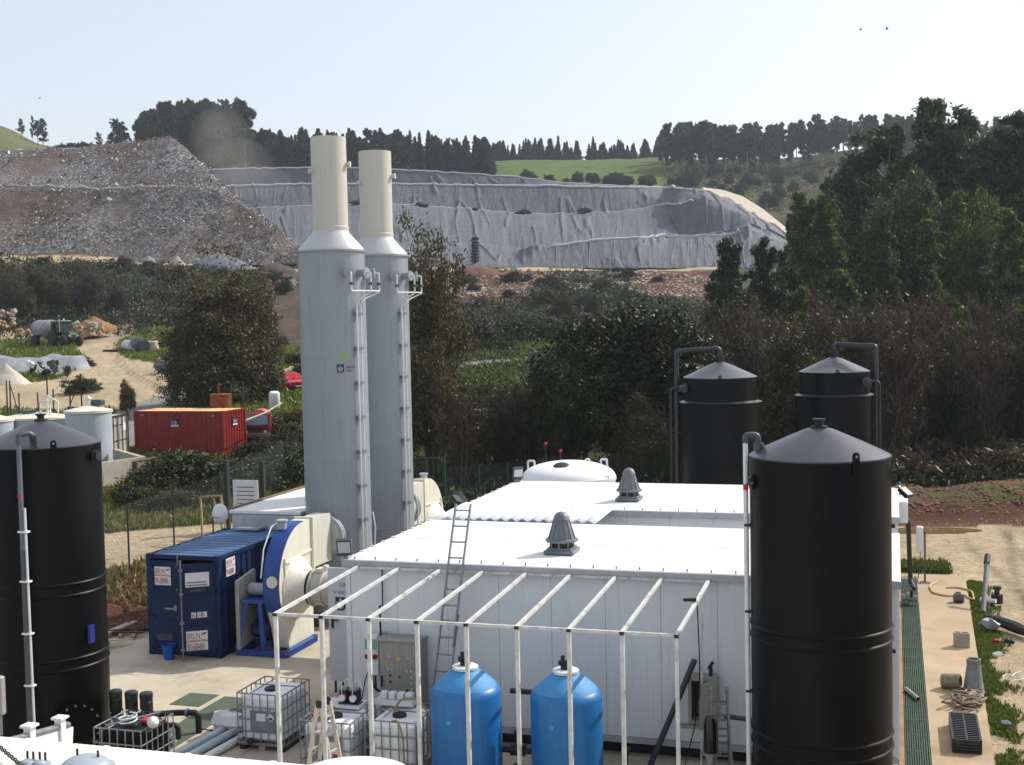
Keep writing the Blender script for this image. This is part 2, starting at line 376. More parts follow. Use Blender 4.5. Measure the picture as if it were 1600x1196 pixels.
f1 = m.noise(v, 3.2, 8, .7); f2 = m.noise(v, .35, 6, .6); f3 = m.noise(v, 18, 4, .7)
mul = m.ramp(f1, [(.25, (.55, .55, .55, 1)), (.75, (1.35, 1.35, 1.32, 1))])
mul2 = m.ramp(f3, [(.3, (.72, .72, .72, 1)), (.7, (1.2, 1.2, 1.2, 1))])
col = m.mix(1.0, m.mix(1.0, at.outputs['Color'], mul, 'MULTIPLY'), mul2, 'MULTIPLY')
m.l(col, m.p.inputs['Base Color']); m.p.inputs['Roughness'].default_value = .95; m.p.inputs['Specular IOR Level'].default_value = .15
hmix = m.n('Math', operation='ADD'); m.l(f1, hmix.inputs[0]); m.l(f3, hmix.inputs[1]); m.bump(hmix.outputs[0], .6, .12)
MATS['ground'] = m.m
tag(link('ground', me, m.m), 'sandy, grassy and scrubby ground rising from the yard to the far hills', None, None, 'structure')

# ---------------------------------------------------------------- landfill liner (geotextile basin) and waste mound: sheets with their own distance and depth
def sheet(colpx, prof, nsub_c, nsub_r, noise, skirt=6.0):
    """prof: rows of (forward distance, picture heights at colpx) -> smooth world-space sheet"""
    cp = np.array(colpx, float); fine = np.linspace(cp[0], cp[-1], nsub_c); R = []
    for v, ys in prof:
        vv = np.interp(fine, cp, v if hasattr(v, '__len__') else [v]*len(cp)); yy = np.interp(fine, cp, ys)
        R.append((vv, yy))
    V3 = []
    for vv, yy in R:
        V3.append([tuple(at_v(p, y, v)) for p, y, v in zip(fine, yy, vv)])
    V3 = np.array(V3); out = []
    for i in range(len(V3)-1):
        k = nsub_r[i]
        for j in range(k): out.append(V3[i]*(1-j/k) + V3[i+1]*(j/k))
    out.append(V3[-1]); A = np.array(out)
    return noise(A, fine)
LC = [250, 350, 480, 600, 720, 800, 832, 862, 888, 940, 1000, 1040, 1062, 1100, 1140, 1170, 1205, 1240]
LP = [
 (238, [419]*18),
 (238.6, [416]*12 + [416, 416, 416, 416, 410, 404]),
 ([258, 258, 258, 258, 258, 256, 247, 247, 247, 248, 250, 256, 256, 256, 256, 254, 252, 250], [396, 390, 386, 386, 390, 396, 384, 386, 382, 375, 372, 371, 370, 369, 367, 357, 372, 386]),
 ([268, 268, 268, 268, 268, 268, 260, 258, 260, 264, 268, 270, 268, 266, 264, 262, 258, 256], [384, 378, 374, 374, 378, 386, 392, 391, 388, 381, 377, 374, 372, 370, 364, 353, 366, 382]),
 ([303]*10 + [302, 300, 276, 272, 268, 266, 262, 260], [338, 330, 324, 320, 328, 335, 336, 337, 337, 335, 329, 322, 366, 364, 360, 350, 362, 380]),
 ([308]*10 + [307, 303, 284, 280, 275, 271, 267, 264], [337, 329, 323, 319, 327, 334, 335, 336, 336, 334, 328, 318, 322, 308, 328, 339, 355, 376]),
 ([317]*10 + [318, 322, 296, 288, 282, 278, 272, 268], [298, 292, 288, 288, 290, 291, 291, 291, 292, 293, 294, 294, 296, 299, 317, 334, 353, 374]),
 ([327]*10 + [328, 327, 300, 291, 285, 281, 275, 271], [298, 292, 288, 288, 290, 291, 291, 291, 292, 293, 294, 293, 295, 298, 315, 332, 351, 373]),
 ([330]*10 + [331, 336, 312, 300, 294, 290, 282, 278], [270, 265, 262, 265, 271, 277, 280, 284, 287, 290, 292, 293, 294, 299, 310, 329, 350, 372]),
]
def liner_noise(A, fine):
    nr, nc, _ = A.shape
    t = np.linspace(0, nr, nr)[:, None]*np.ones((1, nc)); p = fine[None, :]*np.ones((nr, 1))
    w1 = fbm(p/9 + t*.02, t/22, 3, 61); w2 = fbm(p/3.4, t/40, 3, 64)
    ridg = (1-np.abs(fbm((p + t*(.2+.7*vnoise(p/70, t*0, 3)))/26, t/45, 3, 67))*3).clip(0, 1)**7
    A[..., 2] += .25*w1 + .05*w2 + .6*ridg*(fbm(p/60, t/30, 2, 90) > -.1)*(np.minimum(t, nr-t)/6).clip(0, 1); return A
A = sheet(LC, LP, 640, [1, 22, 14, 26, 4, 22, 4, 16], liner_noise)
me = np_mesh('landfill_liner', A.reshape(-1, 3), grid_faces(A.shape[0], A.shape[1]), True)
m = NT('geotextile'); v = m.coord('Object')
col = m.ramp(m.noise(v, .35, 6, .65), [(.3, lin((72, 76, 84))), (.7, lin((90, 94, 102)))])
m.l(col, m.p.inputs['Base Color']); m.p.inputs['Roughness'].default_value = .8
m.bump(m.noise(m.coord('Object', (.5, .12, .2)), 2.2, 6, .65), .5, .6); MATS['geotextile'] = m.m
LINER = tag(link('landfill_liner', me, m.m), 'grey geotextile liner draped over the terraced landfill basin', 'landfill liner')
# pale edge strips along the benches
def liner_row(y_off, ridx):
    return [tuple(q) for q in A[ridx]]
for k, ridx in enumerate((62+1, 66+0, 93-4, 37)):
    pass
def strip(name, pts, w, mat, parent, h=.25):
    b = MB(); b.tube([Vector(p) + Vector((0, 0, h*.3)) for p in pts], w, 5); return b.build(name, mat, parent)
PALE = M('pale_membrane', (205, 205, 202), (180, 180, 178), .8, scale=.6)
strip('edge_strip', A[67][10:540:3], .22, PALE, LINER); strip('edge_strip', A[89][10:540:3], .3, PALE, LINER)
strip('edge_strip', A[-1][20:560:3], .2, PALE, LINER); strip('edge_strip', A[23][395:585:3], .25, PALE, LINER)
SEAM = M('welded_seam', (126, 128, 132), (108, 110, 115), .8, scale=.5)
for k in range(46):
    r_ = random.Random(k+300); c0 = 50+k*12+r_.randint(-4, 4); sl_ = r_.uniform(-.5, .9); lo_, hi_ = ((2, 62) if k % 3 else (68, 88)) if k % 5 else (2, 100)
    if c0 > 500: lo_, hi_ = 2, 22
    pts = [A[i][max(0, min(639, int(c0+sl_*(i-lo_)*.35)))] for i in range(lo_, hi_, 2)]
    strip('seam', pts, r_.uniform(.05, .1), SEAM, LINER, .2)
# tyres weighting the liner down one seam
tl = thing('tyre_line', 'line of black tyres roped down the grey landfill liner', 'tyre line', tuple(A[30][318]))
for i, r_ in enumerate(list(range(4, 44, 5))+[64]):
    b = MB(); p = Vector(A[r_][int(318)]); b.lathe(p+Vector((0, 0, .1)), [(.35, 0), (.75, .05), (.85, .3), (.75, .55), (.35, .6), (.3, .3), (.35, 0)], 14, caps=False); b.build('tyre', M('rubber', (28, 28, 28), rough=.8), tl)
for px_, r_ in ((560, 66), (660, 66), (820, 66), (915, 66)):
    i = int((px_-250)/990*639); b = MB(); b.blob(Vector(A[r_][i])+Vector((0, 0, .5)), (4, 2, 1.4), px_, 9, .3)
    tag(b.build('sandbag_heap', M('dark_bags', (60, 60, 58), rough=.9)), {560: 'dark sandbag heap on the liner bench beside the front stack', 660: 'dark sandbag heap on the liner bench beside the rear stack', 820: 'dark sandbag heap on the middle of the liner bench', 915: 'dark sandbag heap near the shaded end of the liner bench'}[px_], 'sandbags')
# lit track running along the crest of the outer dike
dk = [(1096, 295, 316), (1128, 299, 308), (1160, 309, 302), (1192, 329, 296), (1218, 350, 288), (1245, 372, 281)]
dk2 = [(1100, 299, 300), (1112, 302, 297), (1136, 316, 290), (1162, 332, 285), (1196, 351, 278), (1232, 376, 271)]
V_ = []
for t in np.linspace(0, 1, 40):
    i = t*5; a = [np.interp(i, range(6), [q[k] for q in dk]) for k in range(3)]; b_ = [np.interp(i, range(6), [q[k] for q in dk2]) for k in range(3)]
    pa = np.array(at_v(*a)); pb = np.array(at_v(*b_))
    for s in np.linspace(0, 1, 6): V_.append(pa*(1-s)+pb*s + np.array([0, 0, .35]))
me = np_mesh('dike_track', V_, grid_faces(40, 6), True)
tag(link('dike_track', me, M('track_sand', (186, 176, 160), (160, 150, 134), .95, scale=.5, bump=.6, bscale=3)), 'pale gravel track along the top of the outer dike', None, None, 'structure')

MC = [-420, -200, 0, 60, 100, 150, 210, 265, 290, 320, 345, 365, 400, 440, 466, 482]
MP = [
 ([234]*16, [392, 392, 396, 401, 404, 407, 409, 412, 413, 414, 415, 416, 417, 416, 412, 408]),
 ([249]*10 + [248, 247, 244, 241, 238.5, 236], [294, 294, 295, 294, 294, 299, 299, 298, 297, 295, 296, 309, 336, 366, 386, 400]),
 ([258]*10 + [255, 253, 249, 244, 241, 238], [292, 292, 293, 292, 292, 297, 297, 296, 295, 292, 294, 308, 335, 365, 385, 399]),
 ([275]*6 + [275, 274, 271, 267, 263, 259, 254, 248, 244, 241], [236, 238, 238, 236, 234, 229, 221, 214, 235, 262, 292, 307, 334, 364, 385, 398]),
 ([290]*6 + [289, 288, 284, 279, 274, 269, 263, 255, 250, 246], [238, 240, 239, 237, 235, 231, 224, 218, 239, 266, 296, 311, 338, 368, 389, 402]),
 ([320]*16, [300, 300, 300, 300, 300, 300, 300, 300, 310, 330, 350, 360, 380, 400, 410, 418]),
]
def mound_noise(A, fine):
    x, y, z = A[..., 0], A[..., 1], A[..., 2]
    n = fbm(x/3.5, z/2.2+y/6, 5, 71); n2 = fbm(x/14, z/9, 4, 75)
    A[..., 2] += .55*n + .8*n2; A[..., 1] += .6*n + .5*vnoise(x/1.1, z/1.1, 77); return A
B = sheet(MC, MP, 560, [60, 6, 56, 8, 6], mound_noise)
me = np_mesh('waste_mound', B.reshape(-1, 3), grid_faces(B.shape[0], B.shape[1]), True)
m = NT('waste'); v = m.coord('Object')
base = m.ramp(m.noise(v, .12, 6, .6), [(.3, lin((100, 88, 76))), (.5, lin((116, 108, 104))), (.7, lin((136, 131, 129)))])
vo = m.n('TexVoronoi'); vo.inputs['Scale'].default_value = 2.6; m.l(v, vo.inputs['Vector'])
sepc = m.n('SeparateColor'); m.l(vo.outputs['Color'], sepc.inputs[0])
fleck = m.ramp(sepc.outputs[0], [(0, lin((64, 60, 58))), (.3, lin((110, 106, 104))), (.6, lin((140, 136, 132))), (.85, lin((206, 206, 204))), (.93, lin((80, 108, 142))), (1, lin((225, 225, 222)))])
pm = m.ramp(m.noise(v, .06, 5, .6), [(.42, (.15, .15, .15, 1)), (.58, (.85, .85, .85, 1))])
bp = m.ramp(m.noise(v, .028, 4, .5), [(.5, (0, 0, 0, 1)), (.62, (.8, .8, .8, 1))])
m.l(m.mix(bp, m.mix(pm, base, fleck), lin((98, 78, 58))), m.p.inputs['Base Color']); m.p.inputs['Roughness'].default_value = .9
m.bump(m.noise(v, 1.3, 8, .75), 1.0, 1.0); MATS['waste'] = m.m
WM = tag(link('waste_mound', me, m.m), 'steep terraced mound of compacted refuse above the earth bank', 'waste mound')
for rows_, w_ in ((range(60, 63), .55),):
    b = MB(); b.tube([Vector(B[61][i])+Vector((0, 0, .1)) for i in range(20, 440, 2)], [.4+.35*random.random() for i in range(20, 440, 2)], 6); b.build('bench_edge', M('pale_waste', (150, 146, 142), (104, 100, 98), .9, scale=1.5, bump=1, bscale=3), WM)
# loose litter over the mound: too many bits to count
N = 46000; ri = np.where(rng.random(N) < .1, rng.integers(58, 67, N), rng.integers(0, 128, N)); ci = rng.integers(60, 555, N); P = B[ri, ci] + rng.normal(0, .25, (N, 3)) + np.array([0, -.15, .15])
pm_ = fbm(P[:, 0]/9, P[:, 2]/7, 3, 81); keep = pm_ > -.22; P = P[keep]; N = len(P)
sz = (rng.gamma(1.2, .045, N)+np.where(rng.random(N) < .009, rng.uniform(.12, .42, N), 0))[:, None] + .045; a = rng.normal(0, 1, (N, 3)); a /= np.linalg.norm(a, axis=1)[:, None]; b = np.cross(a, rng.normal(0, 1, (N, 3))); b /= np.linalg.norm(b, axis=1)[:, None]
q = np.stack([P-a*sz-b*sz*.6, P+a*sz-b*sz*.7, P+a*sz*.8+b*sz*.7+np.cross(a, b)*sz*.3, P-a*sz*.9+b*sz*.6], 1).reshape(-1, 3)
me = np_mesh('litter', q, np.arange(4*N).reshape(-1, 4))
m = NT('litter'); g = m.n('NewGeometry')
m.l(m.ramp(g.outputs['Random Per Island'], [(0, lin((52, 48, 50))), (.25, lin((100, 96, 97))), (.6, lin((150, 147, 146))), (.86, lin((205, 203, 202))), (.9, lin((90, 118, 150))), (.95, lin((140, 92, 70))), (1, lin((232, 230, 226)))]), m.p.inputs['Base Color'])
m.p.inputs['Roughness'].default_value = .7
lo = link('litter', me, m.m, WM); lo['kind'] = 'stuff'
# plateau stone heaps
def heap(px, py, v, w, h, mat, label, name='gravel_heap', cat='gravel heap', seed=1, sharp=1.0, d=None):
    p = at_v(px, py, v); n = 26; k = 14; V_ = []; d = d or w*.8
    for i in range(k):
        t = i/(k-1)
        for j in range(n):
            a = 2*math.pi*j/n; wob = 1+.16*float(fbm(np.array(3*math.cos(a)+seed), np.array(3*math.sin(a)), 3, seed)); rr = t*wob
            z = h*(1-t**sharp)*(1+.12*float(fbm(np.array(5*t*math.cos(a)), np.array(5*t*math.sin(a)+seed), 3, seed+5)))
            V_.append((rr*w/2*math.cos(a), rr*d/2*math.sin(a), z if i < k-1 else -.6))
    Fq = [(i*n+j, (i+1)*n+j, (i+1)*n+(j+1) % n, i*n+(j+1) % n) for i in range(k-1) for j in range(n)]
    me = np_mesh(name, V_, Fq, True); o = link(name, me, mat); o.location = p; return tag(o, label, cat)
GRAV = M('grey_gravel', (150, 150, 150), (96, 98, 102), .95, scale=1.6, bump=1, bscale=6)
heap(162, 413, 222, 3.4, 1.6, GRAV, 'smallest grey gravel heap on the plateau edge', seed=2)
heap(232, 419, 222, 5.6, 2.3, GRAV, 'second grey gravel heap on the plateau edge, broad and pointed', seed=3)
heap(276, 419, 224, 4.4, 2.4, M('pale_gravel', (168, 162, 150), (120, 116, 108), .95, scale=1.4, bump=1, bscale=6), 'paler gravel heap between two grey ones on the plateau edge', seed=4)
heap(343, 421, 220, 12.5, 2.6, M('dark_gravel', (112, 116, 124), (72, 76, 84), .95, scale=1.6, bump=1, bscale=6), 'longest dark grey gravel heap on the plateau edge', seed=5, sharp=1.6)
heap(430, 427, 218, 9, 1.6, M('dark_soil', (84, 70, 58), (56, 46, 40), .95, scale=1.2, bump=1, bscale=4), 'low dark soil heap beside the front stack on the plateau edge', 'soil_heap', 'soil heap', seed=6, sharp=1.8)
REDS = M('red_soil', (112, 72, 52), (78, 50, 38), .95, scale=.9, bump=1, bscale=4)
heap(745, 436, 214, 14, 2.2, REDS, 'long red soil heap on the bank under the landfill liner', 'soil_heap', 'soil heap', seed=8, sharp=1.7)
heap(690, 448, 212, 8, 1.8, REDS, 'smaller red soil heap on the bank beside the olive tree', 'soil_heap', 'soil heap', seed=9, sharp=1.7)
# dust blown off the tip
# ================================================================ MATERIALS FOR THE PLANT
WHITE = M('white_panel', (216, 220, 222), (208, 213, 215), .5, scale=.5, streak=(202, 206, 208), rvar=.12)
ROOFW = M('white_roof', (232, 232, 228), (218, 218, 212), .55, scale=.5, stain=(188, 185, 172))
TRIMG = M('grey_trim', (176, 180, 182), (150, 154, 158), .5, scale=3)
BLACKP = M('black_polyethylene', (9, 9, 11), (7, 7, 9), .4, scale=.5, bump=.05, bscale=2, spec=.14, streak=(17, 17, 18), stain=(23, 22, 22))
BLACKM = M('black_matt', (24, 24, 25), rough=.6, scale=4)
PVCG = M('grey_pvc', (74, 80, 86), (60, 66, 72), .45, scale=3)
PVCW = M('white_pvc', (222, 224, 224), (205, 207, 208), .4, scale=3)
STEEL = M('galvanised', (150, 153, 155), (120, 124, 127), .45, .6, scale=8)
STACKG = M('stack_paint', (142, 149, 155), (135, 143, 150), .34, scale=.5, streak=(124, 131, 138))
STACKC = M('stack_cream', (192, 189, 176), (184, 181, 168), .5, scale=.6, streak=(176, 173, 160))
CREAM = M('fan_cream', (222, 219, 204), (210, 207, 192), .45, scale=.8, streak=(196, 192, 176))
FBLUE = M('fan_blue', (26, 72, 148), (22, 62, 132), .4, scale=2)
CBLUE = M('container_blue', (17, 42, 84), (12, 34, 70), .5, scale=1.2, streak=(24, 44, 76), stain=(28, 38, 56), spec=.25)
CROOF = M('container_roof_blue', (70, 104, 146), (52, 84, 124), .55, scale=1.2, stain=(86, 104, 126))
CRED = M('container_red', (140, 26, 26), (118, 20, 22), .5, scale=1.2, streak=(100, 22, 22), stain=(122, 40, 32))
RUST = M('rust', (140, 76, 40), (96, 50, 30), .9, scale=5, bump=.4)
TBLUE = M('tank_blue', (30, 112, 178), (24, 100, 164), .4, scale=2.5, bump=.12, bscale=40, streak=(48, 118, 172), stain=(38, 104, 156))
GALV = M('weathered_white_steel', (216, 217, 214), (180, 180, 176), .55, scale=5, stain=(150, 140, 126))
CONC = M('concrete', (200, 188, 166), (164, 153, 134), .9, scale=.55, stain=(138, 129, 116), bump=.25, bscale=14)
CONCD = M('bund_concrete', (178, 172, 158), (152, 147, 134), .9, scale=1.2, streak=(130, 126, 114), bump=.3)
RUBBER = M('rubber', (28, 28, 28), rough=.8)
REDM = M('red_plastic', (196, 30, 34), rough=.4, scale=5)
GREYC = M('cabinet_grey', (150, 148, 140), (140, 138, 131), .5, scale=2, streak=(130, 128, 122))
WOOD = M('bare_wood', (170, 150, 116), (132, 112, 84), .85, scale=6)
GREENM = M('green_fence', (26, 78, 56), (20, 62, 46), .55, scale=6)
POSTG = M('dark_post', (40, 46, 42), rough=.7, scale=5)
BRUNR = M('sign_red', (176, 40, 60), rough=.6, scale=9); SIGNW = M('sign_white', (222, 222, 224), (206, 206, 210), .5, scale=9)
INK = M('ink', (26, 34, 40), rough=.6, scale=9); INKG = M('ink_grey', (110, 116, 122), rough=.6, scale=9)
NAVY = M('sign_navy', (24, 34, 84), rough=.5, scale=9)
EX, EY, EZ = Vector((1, 0, 0)), Vector((0, 1, 0)), Vector((0, 0, 1))
def sphere(b, c, r, n=14, sz=1.0):
    b.lathe(c, [(r*math.sin(math.pi*i/8), -r*sz*math.cos(math.pi*i/8)) for i in range(9)], n, caps=False); return b

# ================================================================ YARD SLABS
b = MB()
poly = [(-20.3, 4), (-20.3, 30.6), (-19.6, 33), (-19.6, 42), (.02, 42), (.02, 4)]
b.prism(poly, (0, 0, -.3), EX, EY, (0, 0, .286)); YS = tag(b.build('yard_slab', M('joint_dark', (96, 90, 80), rough=.95), None, False), 'pale concrete yard slab under the plant', None, None, 'structure')
xs_ = [-20.3, -16.3, -12.2, -8.1, -4.0, .02]; ys_ = [4, 9, 14, 19.3, 23.4, 27.5, 32, 37, 42]
for i in range(5):
    for j in range(8):
        b = MB(); b.span((xs_[i]+.006+(.7 if i == 0 and j > 5 else 0), ys_[j]+.006, -.02), (xs_[i+1]-.006, ys_[j+1]-.006, 0)); b.build('slab_panel', CONC, YS, False)
b = MB(); pr = [(.62, 4), (1.45, 4), (1.72, 24.2), (2.08, 41.5), (.62, 41.5)]
b.prism(pr, (0, 0, -.25), EX, EY, (0, 0, .25)); tag(b.build('walkway_slab', M('walkway_concrete', (176, 156, 128), (156, 136, 110), .9, scale=.7, stain=(146, 122, 98), bump=.2), None, False), 'pale concrete walkway slab right of the building', None, None, 'structure')
b = MB(); b.span((.02, 4, -.3), (.14, 41.3, -.015)); tag(b.build('drain_kerb', M('stained_concrete', (164, 130, 106), (140, 108, 88), .9, scale=2), None, False), 'rust stained concrete strip between building and drain', None, None, 'structure')
# green drain: channel bed, cross bars and long slats
dr = thing('drain_grating', 'long green slatted drain grating along the walkway', 'drain grating', (.38, 24, -.05))
b = MB(); b.span((.14, 4, -.3), (.62, 41.2, -.12)); b.build('channel_bed', M('wet_channel', (46, 48, 42), rough=.5, scale=3), dr, False)
GRT = M('green_grating', (54, 84, 64), (40, 66, 50), .6, scale=1.2, stain=(96, 70, 56))
for i in range(11):
    b = MB(); x = .165+i*.043; b.span((x-.011, 10, -.05), (x+.011, 41.15, -.004)); b.build('slat', GRT, dr, False)
for i in range(32):
    b = MB(); b.span((.15, 10.2+i*.97, -.06), (.61, 10.25+i*.97, -.03)); b.build('cross_bar', GRT, dr, False)
for i, (a, c_) in enumerate((((-15.42, 23.95), (-14.68, 24.82)), ((-14.5, 21.3), (-13.75, 24.75)), ((-13.7, 23.3), (-12.6, 24.75)), ((-13.75, 19.9), (-9.2, 21.2)))):
    b = MB(); b.span((a[0], a[1], .0), (c_[0], c_[1], .012)); tag(b.build('drain_mat', M('moss_green_mat', (84, 96, 78), (70, 82, 66), .8, scale=3, bump=.3), None, False), ['small square green drain cover on the slab behind the pumps', 'long green drain cover leading toward the pumps', 'green drain cover behind the white pipes', 'wide green drain cover under the caged tote tanks'][i], 'drain cover')

# ================================================================ WHITE PROCESS BUILDING (two panel modules)
def module(y0, y1, label, seamy, front_panels=True):
    t = thing('process_module', label, 'building', (-5.3, (y0+y1)/2, .27), 'white panel process modules')
    x0, x1, zb, zt = -10.62, .02, .27, 3.5
    n = 10; w = (x1-x0)/n
    for i in range(n):
        b = MB(); b.span((x0+i*w+.0025, y0, zb+.12), (x0+(i+1)*w-.0025, y0+.06, zt), ch=.004); b.build('wall_panel', WHITE, t, False)
    b = MB(); b.span((x0+.02, y0+.03, zb+.1), (x1-.02, y1-.02, zt-.02)); b.build('core', WHITE, t, False)
    b = MB(); b.span((x0-.02, y0-.02, zb), (x1+.02, y0+.05, zb+.112)); b.build('skirting', TRIMG, t, False)
    for i in range(5):
        b = MB(); yy = y0+.05+(y1-y0-.1)*i/5; b.span((x0-.035, yy+.005, zb+.1), (x0+.018, yy+(y1-y0)/5-.005, zt), ch=.006); b.build('end_panel', WHITE, t, False)
        b = MB(); b.span((x1-.018, yy+.005, zb+.1), (x1+.035, yy+(y1-y0)/5-.005, zt), ch=.006); b.build('end_panel', WHITE, t, False)
    b = MB(); b.span((x0-.05, y0-.03, zb+.1), (x0+.05, y0-.0, zt)); b.build('corner_trim', WHITE, t, False)
    ys = [y0-.06]+seamy+[y1+.06]
    for i in range(len(ys)-1):
        rp = MB(); rp.span((x0-.08, ys[i]+(.016 if i else 0), zt+.004), (x1+.06, ys[i+1]-.016, zt+.1), ch=.015); rp.build('roof_panel', ROOFW, t, False)
    b = MB(); b.span((x0-.1, y0-.085, zt-.05), (x1+.08, y0-.062, zt+.085)); b.build('fascia', TRIMG, t, False)
    k = 24
    for i in range(k):
        b = MB(); b.cyl((x0+.15+i*(x1-x0-.3)/(k-1), y0+.02, zt+.1), (x0+.15+i*(x1-x0-.3)/(k-1), y0+.02, zt+.15), .016, n=6); b.build('bolt', STEEL, t, False)
    for i in range(9):
        yy = y0+.2+i*(y1-y0-.3)/8; b = MB(); b.box((x0-.03, yy, zt+.11), (.1, .08, .03), rz=random.uniform(-.5, .5), ch=.012); b.build('clamp', PVCW, t, False)
    for i in range(5):
        for yy in (y0+.4, y1-.4):
            b = MB(); xx = x0+.6+i*(x1-x0-1.2)/4; b.span((xx-.1, yy-.1, 0), (xx+.1, yy+.1, zb)); b.build('support_leg', BLACKM, t, False)
    return t
front = module(23.1, 28.0, 'front white panel module with vent cowl behind the pergola frame', [25.55])
back = module(30.3, 35.2, 'rear white panel module beyond the corrugated gap cover', [32.75])
# black board standing in for the shade in the gap under the module
b = MB(); b.span((-10.5, 23.35, 0), (-.1, 23.4, .27)); b.build('plinth_shade_board', BLACKM, front, False)
# corrugated translucent sheet bridging the gap
V_ = []; nx = 90
for i in range(nx):
    x = -10.6+i*(3.95/(nx-1)); z = 3.63+.035*math.sin(i*2*math.pi/6)
    for y in (28.08, 29.2, 30.22): V_.append((x, y, z+.02*(y-28)))
me = np_mesh('gap_roof_sheet', V_, grid_faces(nx, 3), True)
o = link('gap_roof_sheet', me, M('white_corrugated', (232, 234, 238), (216, 220, 226), .35, scale=2)); sm = o.modifiers.new('solid', 'SOLIDIFY'); sm.thickness = .008
tag(o, 'white corrugated sheet covering the gap between both modules', 'roof sheet')
# roof vent cowls
def cowl(x, y, label):
    z = 3.604; t = thing('roof_vent', label, 'roof vent', (x, y, z), 'grey roof vent cowls')
    G = M('cowl_grey', (112, 118, 124), (94, 100, 107), .5, scale=4)
    b = MB(); b.box((x, y, z+.05), (.62, .62, .07), ch=.01); b.box((x, y, z+.1), (.5, .5, .06)); b.build('base_plate', G, t, False)
    b = MB(); b.cyl((x, y, z+.13), (x, y, z+.22), .22, n=16); b.build('throat', BLACKM, t)
    for i in range(8):
        a = i*math.pi/4; b = MB(); b.bar((x+.24*math.cos(a), y+.24*math.sin(a), z+.12), (x+.24*math.cos(a), y+.24*math.sin(a), z+.26), .03); b.build('spacer', G, t, False)
    b = MB(); b.lathe((x, y, z), [(.2, .24), (.31, .235), (.335, .25), (.33, .29), (.27, .31), (.24, .4), (.2, .55), (.15, .68)], 28, caps=False); b.build('hood', G, t)
    for i in range(12):
        a = i*math.pi/6; b = MB(); b.bar((x+.275*math.cos(a), y+.275*math.sin(a), z+.3), (x+.16*math.cos(a), y+.16*math.sin(a), z+.66), .022, .03); b.build('rib', G, t, False)
    b = MB(); b.lathe((x, y, z), [(.16, .67), (.17, .69), (.15, .76), (.1, .82), (.001, .85)], 24, caps=False); b.build('cap', G, t)
cowl(-6.5, 24.5, 'grey ribbed vent cowl on the front module roof'); cowl(-6.62, 31.85, 'grey ribbed vent cowl on the rear module roof')
# open door leaf at the end of the front module
dx0, dx1, dy = -12.28, -10.66, 25.6
t = thing('open_door', 'open white door leaf with lettering at the module end', 'door', (dx1, dy, .25))
b = MB(); b.span((dx0, dy, .28), (dx1, dy+.05, 2.86), ch=.006); b.build('leaf', M('door_white', (206, 209, 214), (196, 200, 206), .5, scale=1), t, False)
b = MB(); b.box((dx0+.1, dy-.02, 1.62), (.05, .03, .26)); b.bar((dx0+.1, dy-.05, 1.68), (dx0+.27, dy-.05, 1.68), .03); b.build('handle', BLACKM, t, False)
text('LINEA 2', .125, (dx0+.3, dy-.004, 2.44), EX, EZ, INK, t); text('Nº PORT AV-00', .1, (dx0+.14, dy-.004, 2.27), EX, EZ, INKG, t, sx=.78)
def leaf_logo(o, ex, ey, s, parent, nrm):
    """dark square emblem with a five lobed leaf left blank"""
    o = Vector(o); ex = Vector(ex); ey = Vector(ey); nr = Vector(nrm)
    lf = [(.5, .1), (.3, .14), (.2, .3), (.08, .5), (.12, .66), (.28, .62), (.34, .66), (.42, .9), (.5, .97), (.58, .9), (.66, .66), (.72, .62), (.88, .66), (.92, .5), (.8, .3), (.7, .14)]
    outer = []
    for (x, y) in lf:   # push radially to the square
        dx, dy_ = x-.5, y-.5; k = .5/max(abs(dx), abs(dy_), 1e-3); outer.append((.5+dx*k, .5+dy_*k))
    b = MB(); n = len(lf)
    P_ = [o+ex*p[0]*s*.82+ey*p[1]*s+nr*.004 for p in lf]; Q_ = [o+ex*p[0]*s*.82+ey*p[1]*s+nr*.004 for p in outer]
    b.add(P_+Q_, [(i, (i+1) % n, n+(i+1) % n, n+i) for i in range(n)]); return b.build('emblem', INK, parent, False)
leaf_logo((dx0+.18, dy-.002, 1.9), EX, EZ, .3, t, (0, -1, 0))
text('GRUPO', .105, (dx0+.47, dy-.004, 2.06), EX, EZ, INK, t, sx=.9); text('SOIL', .105, (dx0+.47, dy-.004, 1.94), EX, EZ, INK, t, sx=.9)
for x in (dx0+.12, dx0+.3): b = MB(); b.span((x-.02, dy, 0), (x+.02, dy+.04, .28)); b.build('prop', BLACKM, t, False)

# ================================================================ PERGOLA FRAME
fx = [-10.42+i*.885 for i in range(9)]; wx = [-10.35+i*.88 for i in range(9)]; fz, fy, wz, wy = 3.3, 19.6, 3.47, 22.98
t = thing('pergola_frame', 'white steel lean-to frame of posts and rafters before the building', 'steel frame', (-6.9, 19.6, 0))
for i in range(9):
    b = MB(); b.span((fx[i]-.032, fy-.032, 0), (fx[i]+.032, fy+.032, fz-.03)); b.build('post', GALV, t, False)
    b = MB(); b.bar((fx[i], fy-.05, fz), (wx[i], wy+.06, wz), .06, .05); b.build('rafter', GALV, t, False)
    b = MB(); b.span((fx[i]-.034, fy-.06, fz-.03), (fx[i]+.034, fy-.034, fz+.024)); b.build('end_cap', BLACKM, t, False)
    if i < 8:
        b = MB(); b.span((fx[i]+.034, fy-.025, fz-.03), (fx[i+1]-.034, fy+.025, fz+.02)); b.build('front_rail', GALV, t, False)
        b = MB(); b.span((wx[i]+.034, wy-.02, wz-.035), (wx[i+1]-.034, wy+.025, wz+.01)); b.build('wall_rail', GALV, t, False)

